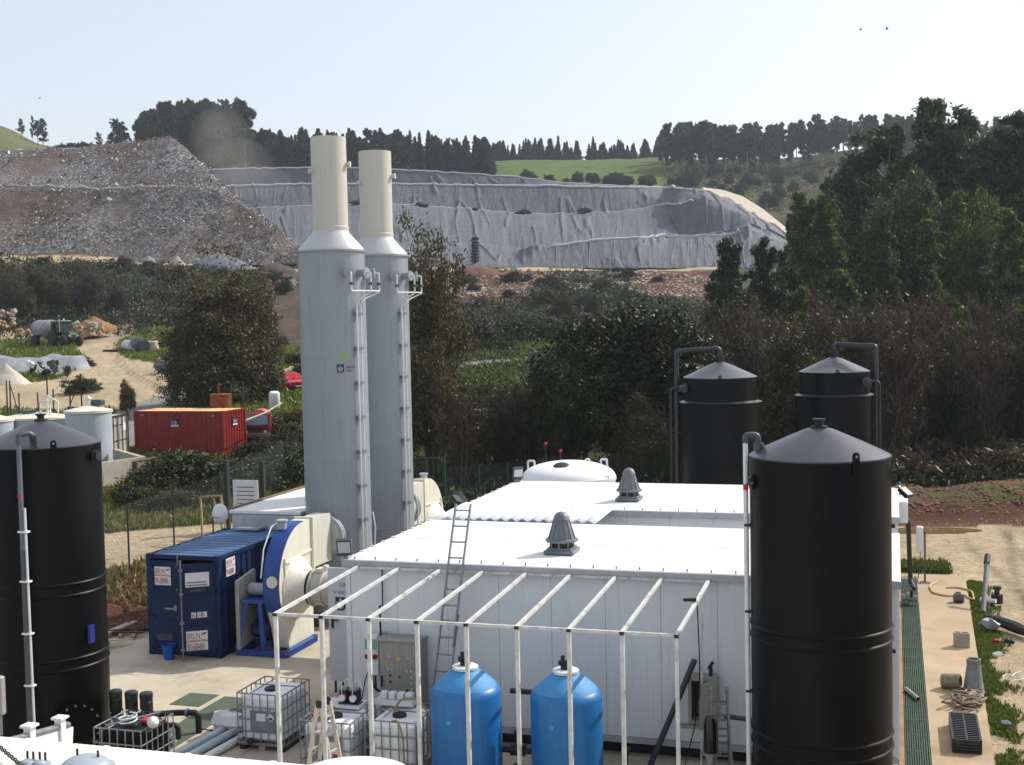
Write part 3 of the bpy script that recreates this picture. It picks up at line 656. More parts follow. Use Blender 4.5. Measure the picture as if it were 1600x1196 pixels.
# ================================================================ STACKS
def stack(cx, cy, label, logo):
    t = thing('exhaust_stack', label, 'exhaust stack', (cx, cy, 0), 'tall grey exhaust stacks')
    R = .92; zt = 10.34; r = .49; z1 = 10.92; z2 = 13.5
    b = MB(); b.lathe((cx, cy, 0), [(R, 0), (R, zt)], 96); b.build('shaft', STACKG, t)
    for zz in (2.15, 4.62, 7.42): b = MB(); b.lathe((cx, cy, zz), [(R-.001, -.02), (R+.006, -.008), (R+.006, .008), (R-.001, .02)], 72, caps=False); b.build('weld_ring', STACKG, t)
    b = MB(); b.lathe((cx, cy, 0), [(R, zt-.02), (R+.05, zt-.02), (R+.05, zt+.03), (R, zt+.035)], 72, caps=False); b.build('flange_ring', STACKG, t)
    b = MB(); b.lathe((cx, cy, 0), [(R-.01, zt+.03), (R-.03, zt+.1), (r+.03, z1-.06), (r+.012, z1)], 72, caps=False); b.build('reducer_cone', M('cone_paint', (186, 189, 188), (178, 181, 181), .45, scale=.6), t)
    b = MB(); b.lathe((cx, cy, 0), [(r+.012, z1-.01), (r+.02, z1+.1), (r, z1+.12), (r, z2), (r-.02, z2), (r-.02, z1)], 72, caps=False); b.build('upper_pipe', STACKC, t)
    def port(az, z, rr, ln, pr, nm='sample_port'):
        d = Vector((math.cos(az), math.sin(az), 0)); p = Vector((cx, cy, z)); b = MB()
        b.cyl(p+d*(rr-.03), p+d*(rr+ln), pr, n=18); b.cyl(p+d*(rr+ln), p+d*(rr+ln+.04), pr*1.35, n=18); return b.build(nm, STACKG if rr > .6 else STACKC, t)
    port(rad(8), 12.75, r, .09, .06); port(rad(-128), 12.55, r, .09, .05)
    for az in (-42, -12, 14): port(rad(az), 9.72, R, .24, .11)
    P = M('conduit_grey', (206, 208, 206), (190, 192, 190), .4, scale=3)
    # small bore piping between the three ports
    pts = []
    for az in (-42, -12, 14):
        d = Vector((math.cos(rad(az)), math.sin(rad(az)), 0)); p = Vector((cx, cy, 9.72))+d*(R+.3); b = MB()
        b.tube(arc([p, p+d*.1, p+d*.1+Vector((0, 0, -.5))], .06), .025, 8); b.build('impulse_line', P, t); pts.append(p+d*.1+Vector((0, 0, -.5)))
        b = MB(); b.box(p+d*.1+Vector((0, 0, -.3)), (.1, .1, .07)); b.build('valve', PVCG, t, False)
    b = MB(); b.tube(pts, .022, 8); b.build('manifold', P, t)
    az = rad(-24); d = Vector((math.cos(az), math.sin(az), 0)); s_ = Vector((-d.y, d.x, 0))
    for k, off in enumerate((-.02, .1)):
        q = Vector((cx, cy, 0))+d*(R+.09)+s_*off*1.2; b = MB()
        b.tube(arc([Vector((pts[1+k].x, pts[1+k].y, 9.2)), Vector((q.x, q.y, 8.95)), Vector((q.x, q.y, .5))], .2), .03 if k == 0 else .022, 8); b.build('conduit', P, t)
    for k in range(9):
        z = 8.6-k*.95; q = Vector((cx, cy, z))+d*(R+.05)+s_*.05; b = MB(); b.box(q, (.12, .26, .09), rz=az); b.build('bracket', M('bracket_grey', (120, 124, 128), rough=.5), t, False)
    b = MB(); z = 3.0; q = Vector((cx, cy, z))+d*(R+.1)+s_*.1
    b.tube([q, q+s_*.15+Vector((.12, -.05, .1)), q+Vector((.3, -.05, -.3)), q+Vector((.25, -.02, -.9)), q+Vector((.05, 0, -1.25)), q+Vector((.12, 0, -1.4)), q+Vector((.25, 0, -1.3))], .02, 6); b.build('hose_loop', PVCW, t)
    if logo:   # lettering and a green paint mark on the shaft, bent round it
        def on(a, z, o_=.004): return Vector((cx+math.cos(a)*(R+o_), cy+math.sin(a)*(R+o_), z))
        a0 = rad(-61); tx = Vector((-math.sin(a0), math.cos(a0), 0)); nr = Vector((math.cos(a0), math.sin(a0), 0))
        leaf_logo(on(a0, 7.0, .006), tx, EZ, .23, t, nr)
        a1 = rad(-45); tx1 = Vector((-math.sin(a1), math.cos(a1), 0))
        text('GRUPO', .085, on(a1, 7.12, .016), tx1, EZ, INK, t, sx=.9); text('SOIL', .085, on(a1, 7.02, .016), tx1, EZ, INK, t, sx=.9)
        n = 10; b = MB(); vs = []; fs = []
        for i in range(n):
            a = rad(-57+i*2.1); k = math.sin((i+.5)/n*math.pi); vs += [on(a, 7.45-.02*i+.06*k-.05*(1-k)), on(a, 7.5+.1*k+.03*math.sin(i*2.3))]
        fs = [(2*i, 2*i+2, 2*i+3, 2*i+1) for i in range(n-1)]; b.add(vs, fs); b.build('green_paint_mark', M('green_spray', (124, 156, 108), (134, 156, 122), .6, scale=14), t)
    return t
stack(-15.02, 32.15, 'nearer tall grey exhaust stack with emblem and cream top pipe', True)
stack(-15.02, 35.42, 'farther tall grey exhaust stack, slightly lower in the picture', False)

# ================================================================ FANS
def fan(mir, dx, label):
    """centrifugal fan, scroll side toward +X; mir: mirror plane in Y or None"""
    def Y(y): return y if mir is None else 2*mir-y
    def Q(x, y, z): return Vector((x+dx, Y(y), z))
    t = thing('extraction_fan', label, 'fan', Q(-15, 29, 0), 'cream centrifugal fans feeding the stacks')
    x0, x1 = -15.2, -14.76
    A_ = [(29.45, 3.22)]+[(29.45-1.45*math.sin(a), 1.75+1.47*math.cos(a)) for a in [rad(q) for q in range(12, 122, 8)]]
    low = [(28.32, .62), (28.45, .14)]
    poly = A_+low+[(29.86, .14), (29.86, 3.22)]
    b = MB(); n = len(poly)
    b.add([Q(x0+.012, y, z) for y, z in poly]+[Q(x1, y, z) for y, z in poly], [tuple(range(n)), tuple(range(n, 2*n))]+[(i, (i+1) % n, n+(i+1) % n, n+i) for i in range(n)])
    b.build('casing', CREAM, t)
    b = MB(); vs = []; k = len(A_)
    for y, z in A_:
        c_ = Vector((0, y-29.45, z-1.75)); c_ = c_.normalized() if c_.length else EZ
        vs += [Q(x0-.02, y+c_.y*.012, z+c_.z*.012), Q(x1-.012, y+c_.y*.012, z+c_.z*.012), Q(x1-.012, y-c_.y*.03, z-c_.z*.03), Q(x0-.02, y-c_.y*.03, z-c_.z*.03)]
    fs = []
    for i in range(k-1):
        for j in range(4): fs.append((4*i+j, 4*i+(j+1) % 4, 4*i+4+(j+1) % 4, 4*i+4+j))
    b.add(vs, fs+[(0, 1, 2, 3), (4*k-4, 4*k-3, 4*k-2, 4*k-1)]); b.build('scroll_band', FBLUE if mir is None else CREAM, t)
    b = MB(); c0 = Q(x1-.2, 28.03, 1.9); dn = Vector((0, -1 if mir is None else 1, .08)).normalized(); b.cyl(c0, c0+dn*.05, .15, n=24); b.build('inspection_cover', CREAM, t)
    # stiffeners and flange on the side plate
    for a, e in (((28.3, .95), (28.3, 2.45)), ((28.25, 2.32), (29.8, 2.42))):
        b = MB(); b.bar(Q(x1+.02, *a), Q(x1+.02, *e), .05, .045, (1, 0, 0)); b.build('stiffener', CREAM, t, False)
    b = MB(); b.span(Q(x0-.04, 29.84, 1.85), Q(x1+.07, 29.9, 3.27)); b.build('outlet_flange', CREAM, t, False)
    b = MB(); b.span(Q(x0, 29.9, 1.92), Q(x1+.04, 30.98, 3.2)); b.build('outlet_box', M('outlet_cream', (206, 203, 190), (196, 193, 180), .5, scale=1), t, False)
    b = MB(); b.cyl(Q(x1-.2, 30.98, 2.55), Q(x1-.2, 31.5, 2.55), .5, n=32); b.cyl(Q(x1-.2, 31.03, 2.55), Q(x1-.2, 31.08, 2.55), .58, n=32); b.cyl(Q(x1-.2, 31.13, 2.55), Q(x1-.2, 31.18, 2.55), .58, n=32); b.build('outlet_ring', TRIMG, t)
    # inlet cone and duct
    b = MB(); b.lathe(Q(x1, 28.95, 1.6), [(.8, 0), (.8, .03), (.76, .06), (.62, .2), (.46, .36), (.44, .44), (.001, .44)], 44, axis=(1, 0, 0), caps=False); b.build('inlet_cone', CREAM, t)
    b = MB(); b.cyl(Q(x1+.42, 28.95, 1.6), Q(x1+.52, 28.95, 1.6), .45, n=36); b.build('rubber_joint', RUBBER, t)
    b = MB(); b.lathe(Q(x1+.5, 28.95, 1.6), [(.4, 0), (.48, 0), (.48, .05), (.43, .06), (.43, .3), (.46, .31), (.46, .35), (.42, .37), (.42, 4.0)], 36, axis=(1, 0, 0), caps=False); b.build('inlet_duct', M('duct_grey_cream', (186, 182, 168), (174, 170, 156), .5, scale=1.5), t)
    b = MB(); b.span(Q(x1+.62, 28.8, 2.02), Q(x1+.85, 29.1, 2.12)); b.span(Q(x1+.8, 28.86, 2.1), Q(x1+.9, 29.0, 2.2)); b.build('damper_actuator', CREAM, t, False)
    b = MB(); b.cyl(Q(x0+.1, 28.9, 3.1), Q(x0+.1, 28.9, 3.3), .12, n=16); b.cyl(Q(x0+.1, 28.9, 3.3), Q(x0+.1, 28.9, 3.34), .15, n=16); b.build('grease_cap', TRIMG, t)
    b = MB(); b.tube([Q(x0+.05, 28.85, 3.3), Q(x0-.05, 28.6, 3.2), Q(x0-.05, 28.15, 2.7), Q(x0-.05, 27.97, 2.0)], .02, 6); b.build('hose', PVCW, t)
    # base frame: channel beams
    for y in (28.0, 29.75):
        b = MB(); b.span(Q(-16.0, y-.04, .0), Q(-14.62, y+.04, .16)); b.build('base_beam', FBLUE, t, False)
    for x in (-15.95, -14.66):
        b = MB(); b.span(Q(x-.02, 28.05, .01), Q(x+.02, 29.7, .15)); b.span(Q(x-.08, 28.05, .13), Q(x+.08, 29.7, .155)); b.span(Q(x-.08, 28.05, .005), Q(x+.08, 29.7, .03)); b.build('base_beam', FBLUE, t, False)
    # bearing pedestal, guard, motor
    for y in (28.1, 28.9):
        b = MB(); b.bar(Q(-16.0, y-.1, .15), Q(-15.75, y, 1.35), .1); b.bar(Q(-15.3, y, .15), Q(-15.35, y, 1.35), .1); b.build('pedestal_leg', FBLUE, t, False)
    b = MB(); b.span(Q(-15.85, 28.0, 1.34), Q(-15.22, 29.0, 1.42)); b.build('pedestal_top', FBLUE, t, False)
    b = MB(); b.cyl(Q(-15.85, 28.5, 1.6), Q(-15.2, 28.5, 1.6), .16, n=20); b.build('bearing_housing', TRIMG, t)
    b = MB(); b.prism([(0, 0), (.9, .15), (.9, 1.9), (0, 1.75)], Q(-15.98, 27.95, .15), Vector((0, 1 if mir is None else -1, 0)), EZ, (.1, 0, 0)); b.build('belt_guard', M('guard_grey', (170, 168, 160), rough=.5), t, False)
    b = MB(); b.cyl(Q(-15.8, 28.6, .55), Q(-15.3, 28.6, .55), .22, n=20); b.box(Q(-15.5, 28.6, .22), (.5, .3, .14)); b.build('motor', M('motor_blue', (24, 50, 92), rough=.5), t)
    return t
fan(None, 0, 'cream and blue fan beside the blue container, feeding the nearer stack'); fan(33.72, .2, 'cream fan mostly hidden behind the farther stack')
# floodlight on the building corner
def floodlight(p, label, yaw=0.0, tilt=.5, s=1.0):
    p = Vector(p); t = thing('floodlight', label, 'floodlight', p); R = Matrix.Rotation(yaw, 3, 'Z')@Matrix.Rotation(tilt, 3, 'X')
    b = MB(); b.box(p+R@Vector((0, 0, .25*s)), (.3*s, .12*s, .34*s), m=R, ch=.01); b.build('housing', M('lamp_housing', (60, 62, 64), rough=.5), t, False)
    b = MB(); b.box(p+R@Vector((0, -.065*s, .27*s)), (.25*s, .012, .24*s), m=R); b.build('glass', M('lamp_glass', (190, 196, 200), (170, 176, 180), .1, scale=9), t, False)
    b = MB(); b.bar(p, p+R@Vector((0, 0, .1*s)), .05*s); b.box(p+Vector((0, 0, -.02)), (.2*s, .1*s, .04*s)); b.build('bracket', STEEL, t, False)
floodlight((-10.7, 23.15, 3.6), 'dark floodlight on the front corner of the front module roof', .3, .3)
floodlight((-10.6, 30.3, 3.65), 'grey floodlight on the rear module corner by the ladder', -.6, .7)
floodlight((-10.6, 35.0, 3.65), 'twin-tilted floodlight at the far rear module corner', .5, .4)

# ================================================================ BLACK TANKS
def bands(b, c_, r, zs):
    for z in zs: b.lathe((c_[0], c_[1], z), [(r-.002, -.03), (r+.02, -.012), (r+.026, 0), (r+.02, .012), (r-.002, .03)], 96, caps=False)
def lug(p, d, t):
    p = Vector(p); d = Vector(d).normalized(); s_ = Vector((-d.y, d.x, 0)); b = MB()
    pl = [(-.055, -.22), (.055, -.22), (.055, .09)]+[(.055*math.cos(a), .09+.055*math.sin(a)) for a in [rad(q) for q in range(20, 180, 20)]]+[(-.055, .09)]
    b.prism(pl, p+d*.005, s_, EZ, d*.03); b.build('lifting_lug', BLACKP, t, False)
    b = MB(); b.cyl(p+d*.036+EZ*.08, p+d*.039+EZ*.08, .022, n=10); b.build('daylight_disc', M('lug_daylight', (150, 154, 160), rough=.9), t)  # pale disc coloured as daylight showing through the lug
def big_tank(cx, cy, r, z, hd, label, zs, lug_az, name='black_tank'):
    t = thing(name, label, 'storage tank', (cx, cy, 0), 'black polyethylene storage tanks')
    b = MB(); b.lathe((cx, cy, 0), [(r+.05, 0), (r+.05, .05), (r, .06), (r, z)], 120, caps=False); bands(b, (cx, cy), r, zs); b.build('shell', BLACKP, t)
    b = MB(); pr = [(r+.006, z-.02), (r+.006, z+.005)]+[((r)*(1-s), z+.005+hd*(s**.92)*(1-.0*s)) for s in [i/14 for i in range(1, 12)]]
    pr += [(r*.16, z+hd*.845), (r*.08, z+hd*.875), (.0, z+hd*.88)]
    b.lathe((cx, cy, 0), pr, 96, caps=False); b.build('dome', M('sky_sheen_dome', (64, 66, 72), (56, 58, 64), .32, scale=.9), t, ang=60)  # greyer than the black shell: sky reflection put into the dome colour
    zt = z+hd*.87; b = MB(); b.lathe((cx, cy, zt), [(.13, 0), (.13, .025), (.07, .03), (.07, .1), (.1, .11), (.1, .14), (.0, .14)], 28, caps=False); b.build('nozzle', BLACKM, t)
    lug((cx+math.cos(rad(lug_az))*r, cy+math.sin(rad(lug_az))*r, z), (math.cos(rad(lug_az)), math.sin(rad(lug_az)), 0), t)
    return t
# right-hand tank
cx, cy, r, z = -1.16, 20.47, 1.1, 6.12
t = big_tank(cx, cy, r, z, .5, 'largest black tank, standing in front of the building', [3.42, 3.22, 1.72, 1.5], -58)
def rigid(t, pts, rr, mat, name, rad_=.1): b = MB(); b.tube(arc(pts, rad_), rr, 12); return b.build(name, mat, t)
px_, py_ = cx-r*.97-.07, cy-.25
rigid(t, [(px_, py_, .2), (px_, py_, z+.22)], .04, PVCW, 'overflow_pipe'); rigid(t, [(px_, py_, z+.2), (px_, py_, z+.33), (px_+.2, py_+.05, z+.33), (px_+.2, py_+.05, z+.02)], .048, PVCG, 'vent_elbow', .08)
b = MB(); b.cyl((px_+.2, py_+.05, z+.08), (px_+.2, py_+.05, z+.2), .075, n=14); b.cyl((px_+.24, py_+.05, z+.14), (px_+.29, py_+.05, z+.14), .05, n=10); b.build('union_valve', PVCG, t)
for zz in (5.0, 3.6, 2.3, 1.0): b = MB(); b.box((px_+.03, py_, zz), (.12, .1, .04)); b.build('pipe_clip', BLACKM, t, False)
b = MB(); b.cyl((px_, py_-.02, 5.57), (px_, py_-.02, 5.66), .042, n=12); b.build('red_valve', REDM, t)
b = MB(); b.lathe((cx+math.cos(rad(-155))*r, cy+math.sin(rad(-155))*r, 5.72), [(.12, -.02), (.12, .04), (.07, .045), (.07, .05), (0, .05)], 20, axis=(math.cos(rad(-155)), math.sin(rad(-155)), 0), caps=False)
b.build('side_flange', BLACKP, t)
for k in range(4):
    a = rad(-155); nrm = Vector((math.cos(a), math.sin(a), 0)); s_ = Vector((-math.sin(a), math.cos(a), 0)); q = Vector((cx, cy, 5.72))+nrm*(r+.05)+s_*.085*math.cos(k*math.pi/2)+EZ*.085*math.sin(k*math.pi/2)
    b = MB(); b.cyl(q-nrm*.03, q+nrm*.02, .016, n=8); b.build('bolt', STEEL, t)
for az_, z_ in ((4, 5.85), (2, 5.0), (2, 3.0)):
    a = rad(az_); nrm = Vector((math.cos(a), math.sin(a), 0)); q = Vector((cx, cy, z_))+nrm*r; b = MB(); b.cyl(q-nrm*.05, q+nrm*(.12 if z_ > 5.5 else .05), .035, n=12)
    if z_ > 5.5: b.cyl(q+nrm*.1, q+nrm*.2, .09, n=12); b.cyl(q+nrm*.14+EZ*.08, q+nrm*.14-EZ*.14, .05, n=10)
    b.build('side_nozzle', BLACKM, t)
b = MB(); b.cyl((cx+.55, cy-1.0, 1.35), (cx+.6, cy-1.22, 1.35), .1, n=18); b.cyl((cx+.6, cy-1.2, 1.35), (cx+.605, cy-1.24, 1.35), .14, n=18); b.build('chrome_fitting', STEEL, t)
floodlight((.05, 21.1, 5.55), 'pale floodlight hanging at the side of the largest black tank', 1.0, 2.2, .6)
# left-hand tank
cx, cy, r, z = -16.27, 21.08, 1.12, 6.1
t = big_tank(cx, cy, r, z, .52, 'black tank cut by the picture edge, beside the three pumps', [3.42, 3.2, 1.95, 1.75], -42)
q = at_d(30, 720, 23.7); px_, py_ = q.x, q.y
rigid(t, [(px_, py_, .3), (px_, py_, 4.2)], .05, PVCG, 'fill_pipe'); rigid(t, [(px_, py_, 4.2), (px_, py_, z+.15)], .045, M('mid_grey_pvc', (104, 110, 118), rough=.45), 'fill_pipe')
rigid(t, [(px_, py_, z+.1), (px_, py_, z+.3), (px_+.13, py_+.22, z+.3), (px_+.16, py_+.3, z+.05)], .055, PVCG, 'vent_elbow', .08)
for k in range(4): b = MB(); b.cyl((px_+.14+.006*k, py_+.24, z+.25-.05*k), (px_+.145+.006*k, py_+.25, z+.225-.05*k), .085, n=14); b.build('union_ring', M('union_dark', (44, 50, 58), rough=.4), t)
rigid(t, [(px_+.1, py_, .2), (px_+.08, py_, 5.0)], .022, PVCW, 'sight_tube')
b = MB(); b.cyl((px_, py_-.03, 5.2), (px_, py_-.03, 5.26), .04, n=12); b.build('red_valve', REDM, t)
for zz in (4.55, 3.6, 2.6, 1.6): b = MB(); b.box((px_+.04, py_, zz), (.2, .12, .035)); b.build('pipe_clip', PVCW, t, False)
a = rad(3); nrm = Vector((math.cos(a), math.sin(a), 0)); q = Vector((cx, cy, 5.86))+nrm*r; b = MB(); b.cyl(q-nrm*.05, q+nrm*.14, .05, n=12); b.cyl(q+nrm*.06, q+nrm*.1, .11, n=14); b.cyl(q+nrm*.12, q+nrm*.15, .1, n=14); b.build('side_nozzle', BLACKM, t)
a = rad(-33); nrm = Vector((math.cos(a), math.sin(a), 0)); q = Vector((cx, cy, .62))+nrm*r; s_ = Vector((-math.sin(a), math.cos(a), 0))
b = MB(); b.cyl(q-nrm*.1, q+nrm*.1, .42, n=32); b.cyl(q+nrm*.1, q+nrm*.14, .5, n=32); b.build('manhole', BLACKP, t)
for k in range(16): w_ = q+nrm*.14+s_*.45*math.cos(k*math.pi/8)+EZ*.45*math.sin(k*math.pi/8); b = MB(); b.cyl(w_, w_+nrm*.03, .022, n=6); b.build('bolt', STEEL, t)
b = MB(); b.span((cx+r+.0, cy-.3, 2.2), (cx+r+.05, cy-.15, 2.55)); b.build('blue_box', M('blue_plastic', (40, 44, 130), rough=.4), t, False)
# rear tanks
def rear_tank(cx, cy, label, side, px_pipe):
    t = thing('black_tank', label, 'storage tank', (cx, cy, 0), 'black polyethylene storage tanks'); r1, r2, zr, z = 1.25, 1.13, 5.62, 6.44
    b = MB(); b.lathe((cx, cy, 0), [(r1, 0), (r1, zr), (r1+.03, zr+.01), (r1+.03, zr+.05)], 90, caps=False); b.build('shell', BLACKP, t)
    b = MB(); b.lathe((cx, cy, 0), [(r1+.03, zr+.05), (r2+.02, zr+.09), (r2, zr+.1)], 90, caps=False); b.build('shoulder_ring', M('sky_sheen_dome', (50, 52, 57)), t)  # ring takes the dome grey, sky sheen included in the colour
    b = MB(); b.lathe((cx, cy, 0), [(r2, zr+.1), (r2, z)], 90, caps=False); b.build('upper_shell', BLACKP, t)
    b = MB(); b.lathe((cx, cy, 0), [(r2+.01, z-.02), (r2+.015, z)]+[(r2*(1-s)+.0, z+.52*(s**.95)) for s in [i/10 for i in range(1, 9)]]+[(.08, z+.46), (0, z+.47)], 80, caps=False); b.build('cone_roof', M('rear_sky_sheen_dome', (88, 92, 98), (76, 80, 86), .36, scale=1.2), t, ang=60)  # roof paler than the shell, with sky sheen worked into its colour
    b = MB(); b.cyl((cx, cy, z+.44), (cx, cy, z+.6), .1, n=16); b.cyl((cx, cy, z+.6), (cx, cy, z+.64), .14, n=16); b.cyl((cx, cy, z+.52), (cx, cy, z+.55), .13, n=16); b.build('nozzle', BLACKM, t)
    x2 = cx+side*1.32
    rigid(t, [(cx, cy, z+.6), (cx, cy, z+.88), (x2, cy-.25, z+.82), (x2, cy-.25, .2)], .075, M('dark_pipe', (44, 46, 50), (34, 36, 40), .4, scale=2), 'gooseneck_pipe', .12)
    b = MB(); b.cyl((cx+side*.98, cy-.6, zr+.5), (cx+side*1.15, cy-.75, zr+.5), .1, n=18); b.lathe((cx+side*1.0, cy-.62, zr+.5), [(.1, 0), (.15, .0), (.15, .04), (.1, .04)], 22, axis=(side*.7, -.7, 0), caps=False); b.build('side_flange', PVCG, t)
    rigid(t, [(cx+side*1.1, cy-.7, zr+.5), (cx+side*1.42, cy-.75, zr+.5), (cx+side*1.42, cy-.75, .3)], .05, BLACKM, 'side_pipe', .1)
    b = MB(); b.span((x2-.1*side, cy-.3, 4.7), (cx+side*r1, cy-.25, 4.73)); b.build('pipe_bracket', STEEL, t, False)
    lug((cx+.15, cy-r2, z-.05), (.15, -1, 0), t)
    return t
rear_tank(-5.2, 39.15, 'stepped black tank behind the rear module, pipe looped toward the woods on its left', -1, 0)
rear_tank(-1.9, 42.3, 'stepped black tank farthest back, partly behind the largest black tank', 1, 0)
# white domed tank behind the rear module
cx, cy, r, z = -10.05, 38.9, 1.5, 3.28; TW = M('white_grp', (238, 239, 240), (226, 228, 230), .4, scale=.9)
t = thing('white_tank', 'white domed tank with oval hatch behind the rear module', 'storage tank', (cx, cy, 0))
b = MB(); b.lathe((cx, cy, 0), [(r, 0), (r, z-.12), (r+.03, z-.1), (r+.03, z)], 80, caps=False); b.build('shell', TW, t)
b = MB(); b.lathe((cx, cy, 0), [(r+.02, z)]+[(r*math.cos(a), z+.5*math.sin(a)) for a in [rad(q) for q in range(6, 91, 7)]]+[(0, z+.5)], 80, caps=False); b.build('dome', TW, t, ang=60)
b = MB(); b.lathe((cx-.05, cy-.75, z+.36), [(.26, 0), (.26, .06), (.22, .09), (0, .1)], 26, axis=(0, -.35, 1), caps=False); b.build('hatch', BLACKM, t)
for dx_, dy_, h_, w_ in ((-1.42, .2, .45, .22), (.35, .9, .45, .12), (1.15, .5, .5, -.2)):
    rigid(t, [(cx+dx_, cy+dy_, z-.2), (cx+dx_, cy+dy_, z+h_), (cx+dx_+w_, cy+dy_, z+h_), (cx+dx_+w_, cy+dy_, z+h_-.2)], .035, PVCW, 'vent_pipe', .05)
b = MB(); b.box((cx+1.1, cy+.1, z+.2), (.18, .12, .14), ch=.02); b.build('valve_head', M('dark_pipe', (44, 46, 50)), t, False)
b = MB(); b.bar((cx+1.42, cy-.5, z+.02), (cx+1.44, cy-.5, z+.4), .025); b.build('level_rod', PVCW, t, False)
for i, q in enumerate(((-1.25, 1.8, 1.0), (-.75, 1.85, .75))):
    p = (cx+q[0], cy+q[1], 0); tt = thing('marker_pole', ['taller red tipped pole behind the white domed tank', 'shorter red tipped pole behind the white domed tank'][i], 'pole', p)
    b = MB(); b.cyl(p, (p[0], p[1], z+q[2]-.2), .02, n=8); b.build('shaft', POSTG, tt); b = MB(); sphere(b, (p[0], p[1], z+q[2]-.15), .055); b.build('red_cap', REDM, tt)
# ================================================================ CONTAINERS
def corr(b, p0, p1, z0, z1, nrm, pitch=.28, dep=.036):
    """corrugated steel sheet between two ground points"""
    p0 = Vector(p0); p1 = Vector(p1); L = (p1-p0).length; e = (p1-p0)/L; n = max(2, round(L/pitch)); w = L/n; nr = Vector(nrm); P = []
    for i in range(n):
        for s, d in ((0, 0), (.3, 0), (.45, -1), (.8, -1), (.95, 0)): P.append(p0+e*(i+s)*w+nr*dep*d)
    P.append(p1); k = len(P)
    b.add([q+EZ*z0 for q in P]+[q+EZ*z1 for q in P], [(i, i+1, k+i+1, k+i) for i in range(k-1)])
def container(name, label, x0, x1, y0, y1, zb, h, body, roofm, group=None, front_open=False, post=None):
    t = thing(name, label, 'container', ((x0+x1)/2, (y0+y1)/2, zb), group); z1 = zb+h; post = post or body
    for nm, a, c_, nr in (('side_wall', (x0+.03, y0+.1, 0), (x0+.03, y1-.1, 0), (-1, 0, 0)), ('side_wall', (x1-.03, y0+.1, 0), (x1-.03, y1-.1, 0), (1, 0, 0)), ('end_wall', (x0+.1, y1-.03, 0), (x1-.1, y1-.03, 0), (0, 1, 0))):
        b = MB(); corr(b, a, c_, zb+.15, z1-.11, nr); b.build(nm, body, t, False)
    if not front_open: b = MB(); corr(b, (x0+.1, y0+.03, 0), (x1-.1, y0+.03, 0), zb+.15, z1-.11, (0, -1, 0)); b.build('front_wall', body, t, False)
    for x in (x0, x1):
        for y in (y0, y1):
            sx = .12 if x == x0 else -.12; sy = .12 if y == y0 else -.12
            b = MB(); b.span((x, y, zb+.12), (x+sx, y+sy, z1-.12)); b.build('corner_post', post, t, False)
            for z in (zb, z1-.12): b = MB(); b.span((x-.006*(1 if sx > 0 else -1), y-.006*(1 if sy > 0 else -1), z), (x+sx*1.35, y+sy*1.5, z+.12)); b.build('corner_casting', post, t, False)
    for z in (zb+.02, z1-.11):
        for y in (y0, y1-.08): b = MB(); b.span((x0+.165, y+.004, z), (x1-.165, y+.076, z+.1)); b.build('end_rail', post, t, False)
        for x in (x0, x1-.08): b = MB(); b.span((x+.004, y0+.185, z), (x+.076, y1-.185, z+.1)); b.build('side_rail', post, t, False)
    b = MB(); b.span((x0+.08, y0+.08, zb+.1), (x1-.08, y1-.08, zb+.14)); b.build('floor_board', WOOD, t, False)
    return t
def roof_corr(t, x0, x1, y0, y1, z, mat, along='x', n=14, dep=.03):
    V_ = []; k = n*6+1
    for i in range(k):
        s = i/(k-1); f = s*n % 1; d = 0 if f < .55 or f > .97 else -dep
        if along == 'x': V_ += [(x0, y0+(y1-y0)*s, z+d), (x1, y0+(y1-y0)*s, z+d)]
        else: V_ += [(x0+(x1-x0)*s, y0, z+d), (x0+(x1-x0)*s, y1, z+d)]
    b = MB(); b.add(V_, [(2*i, 2*i+1, 2*i+3, 2*i+2) for i in range(k-1)]); return b.build('roof', mat, t, False)
def brun_sign(o, ex, ey, nr, w, t, nm='sign'):
    """white plate, red name over a red telephone number"""
    o = Vector(o); ex = Vector(ex); ey = Vector(ey); nr = Vector(nr); h = w*1.02
    b = MB(); b.prism([(0, h*.52), (w, h*.52), (w, h), (0, h)], o, ex, ey, nr*.006); b.build(nm, SIGNW, t, False)
    b = MB(); b.prism([(0, 0), (w, 0), (w, h*.49), (0, h*.49)], o, ex, ey, nr*.006); b.build(nm, SIGNW, t, False)
    text('BRUN', w*.42, o+ex*w*.03+ey*h*.63+nr*.009, ex, ey, BRUNR, t, sx=.56)
    text('981688484', w*.5, o+ex*w*.03+ey*h*.08+nr*.009, ex, ey, BRUNR, t, sx=.36)
    b = MB(); b.prism([(w*.68, h*.8), (w*.8, h*.9), (w*.95, h*.92), (w*.93, h*.84), (w*.8, h*.8)], o, ex, ey, nr*.008); b.build('swoosh', BRUNR, t, False)
    b = MB(); b.prism([(w*.05, h*.55), (w*.92, h*.55), (w*.92, h*.575), (w*.05, h*.575)], o, ex, ey, nr*.008); b.build('sign_rule', BRUNR, t, False)
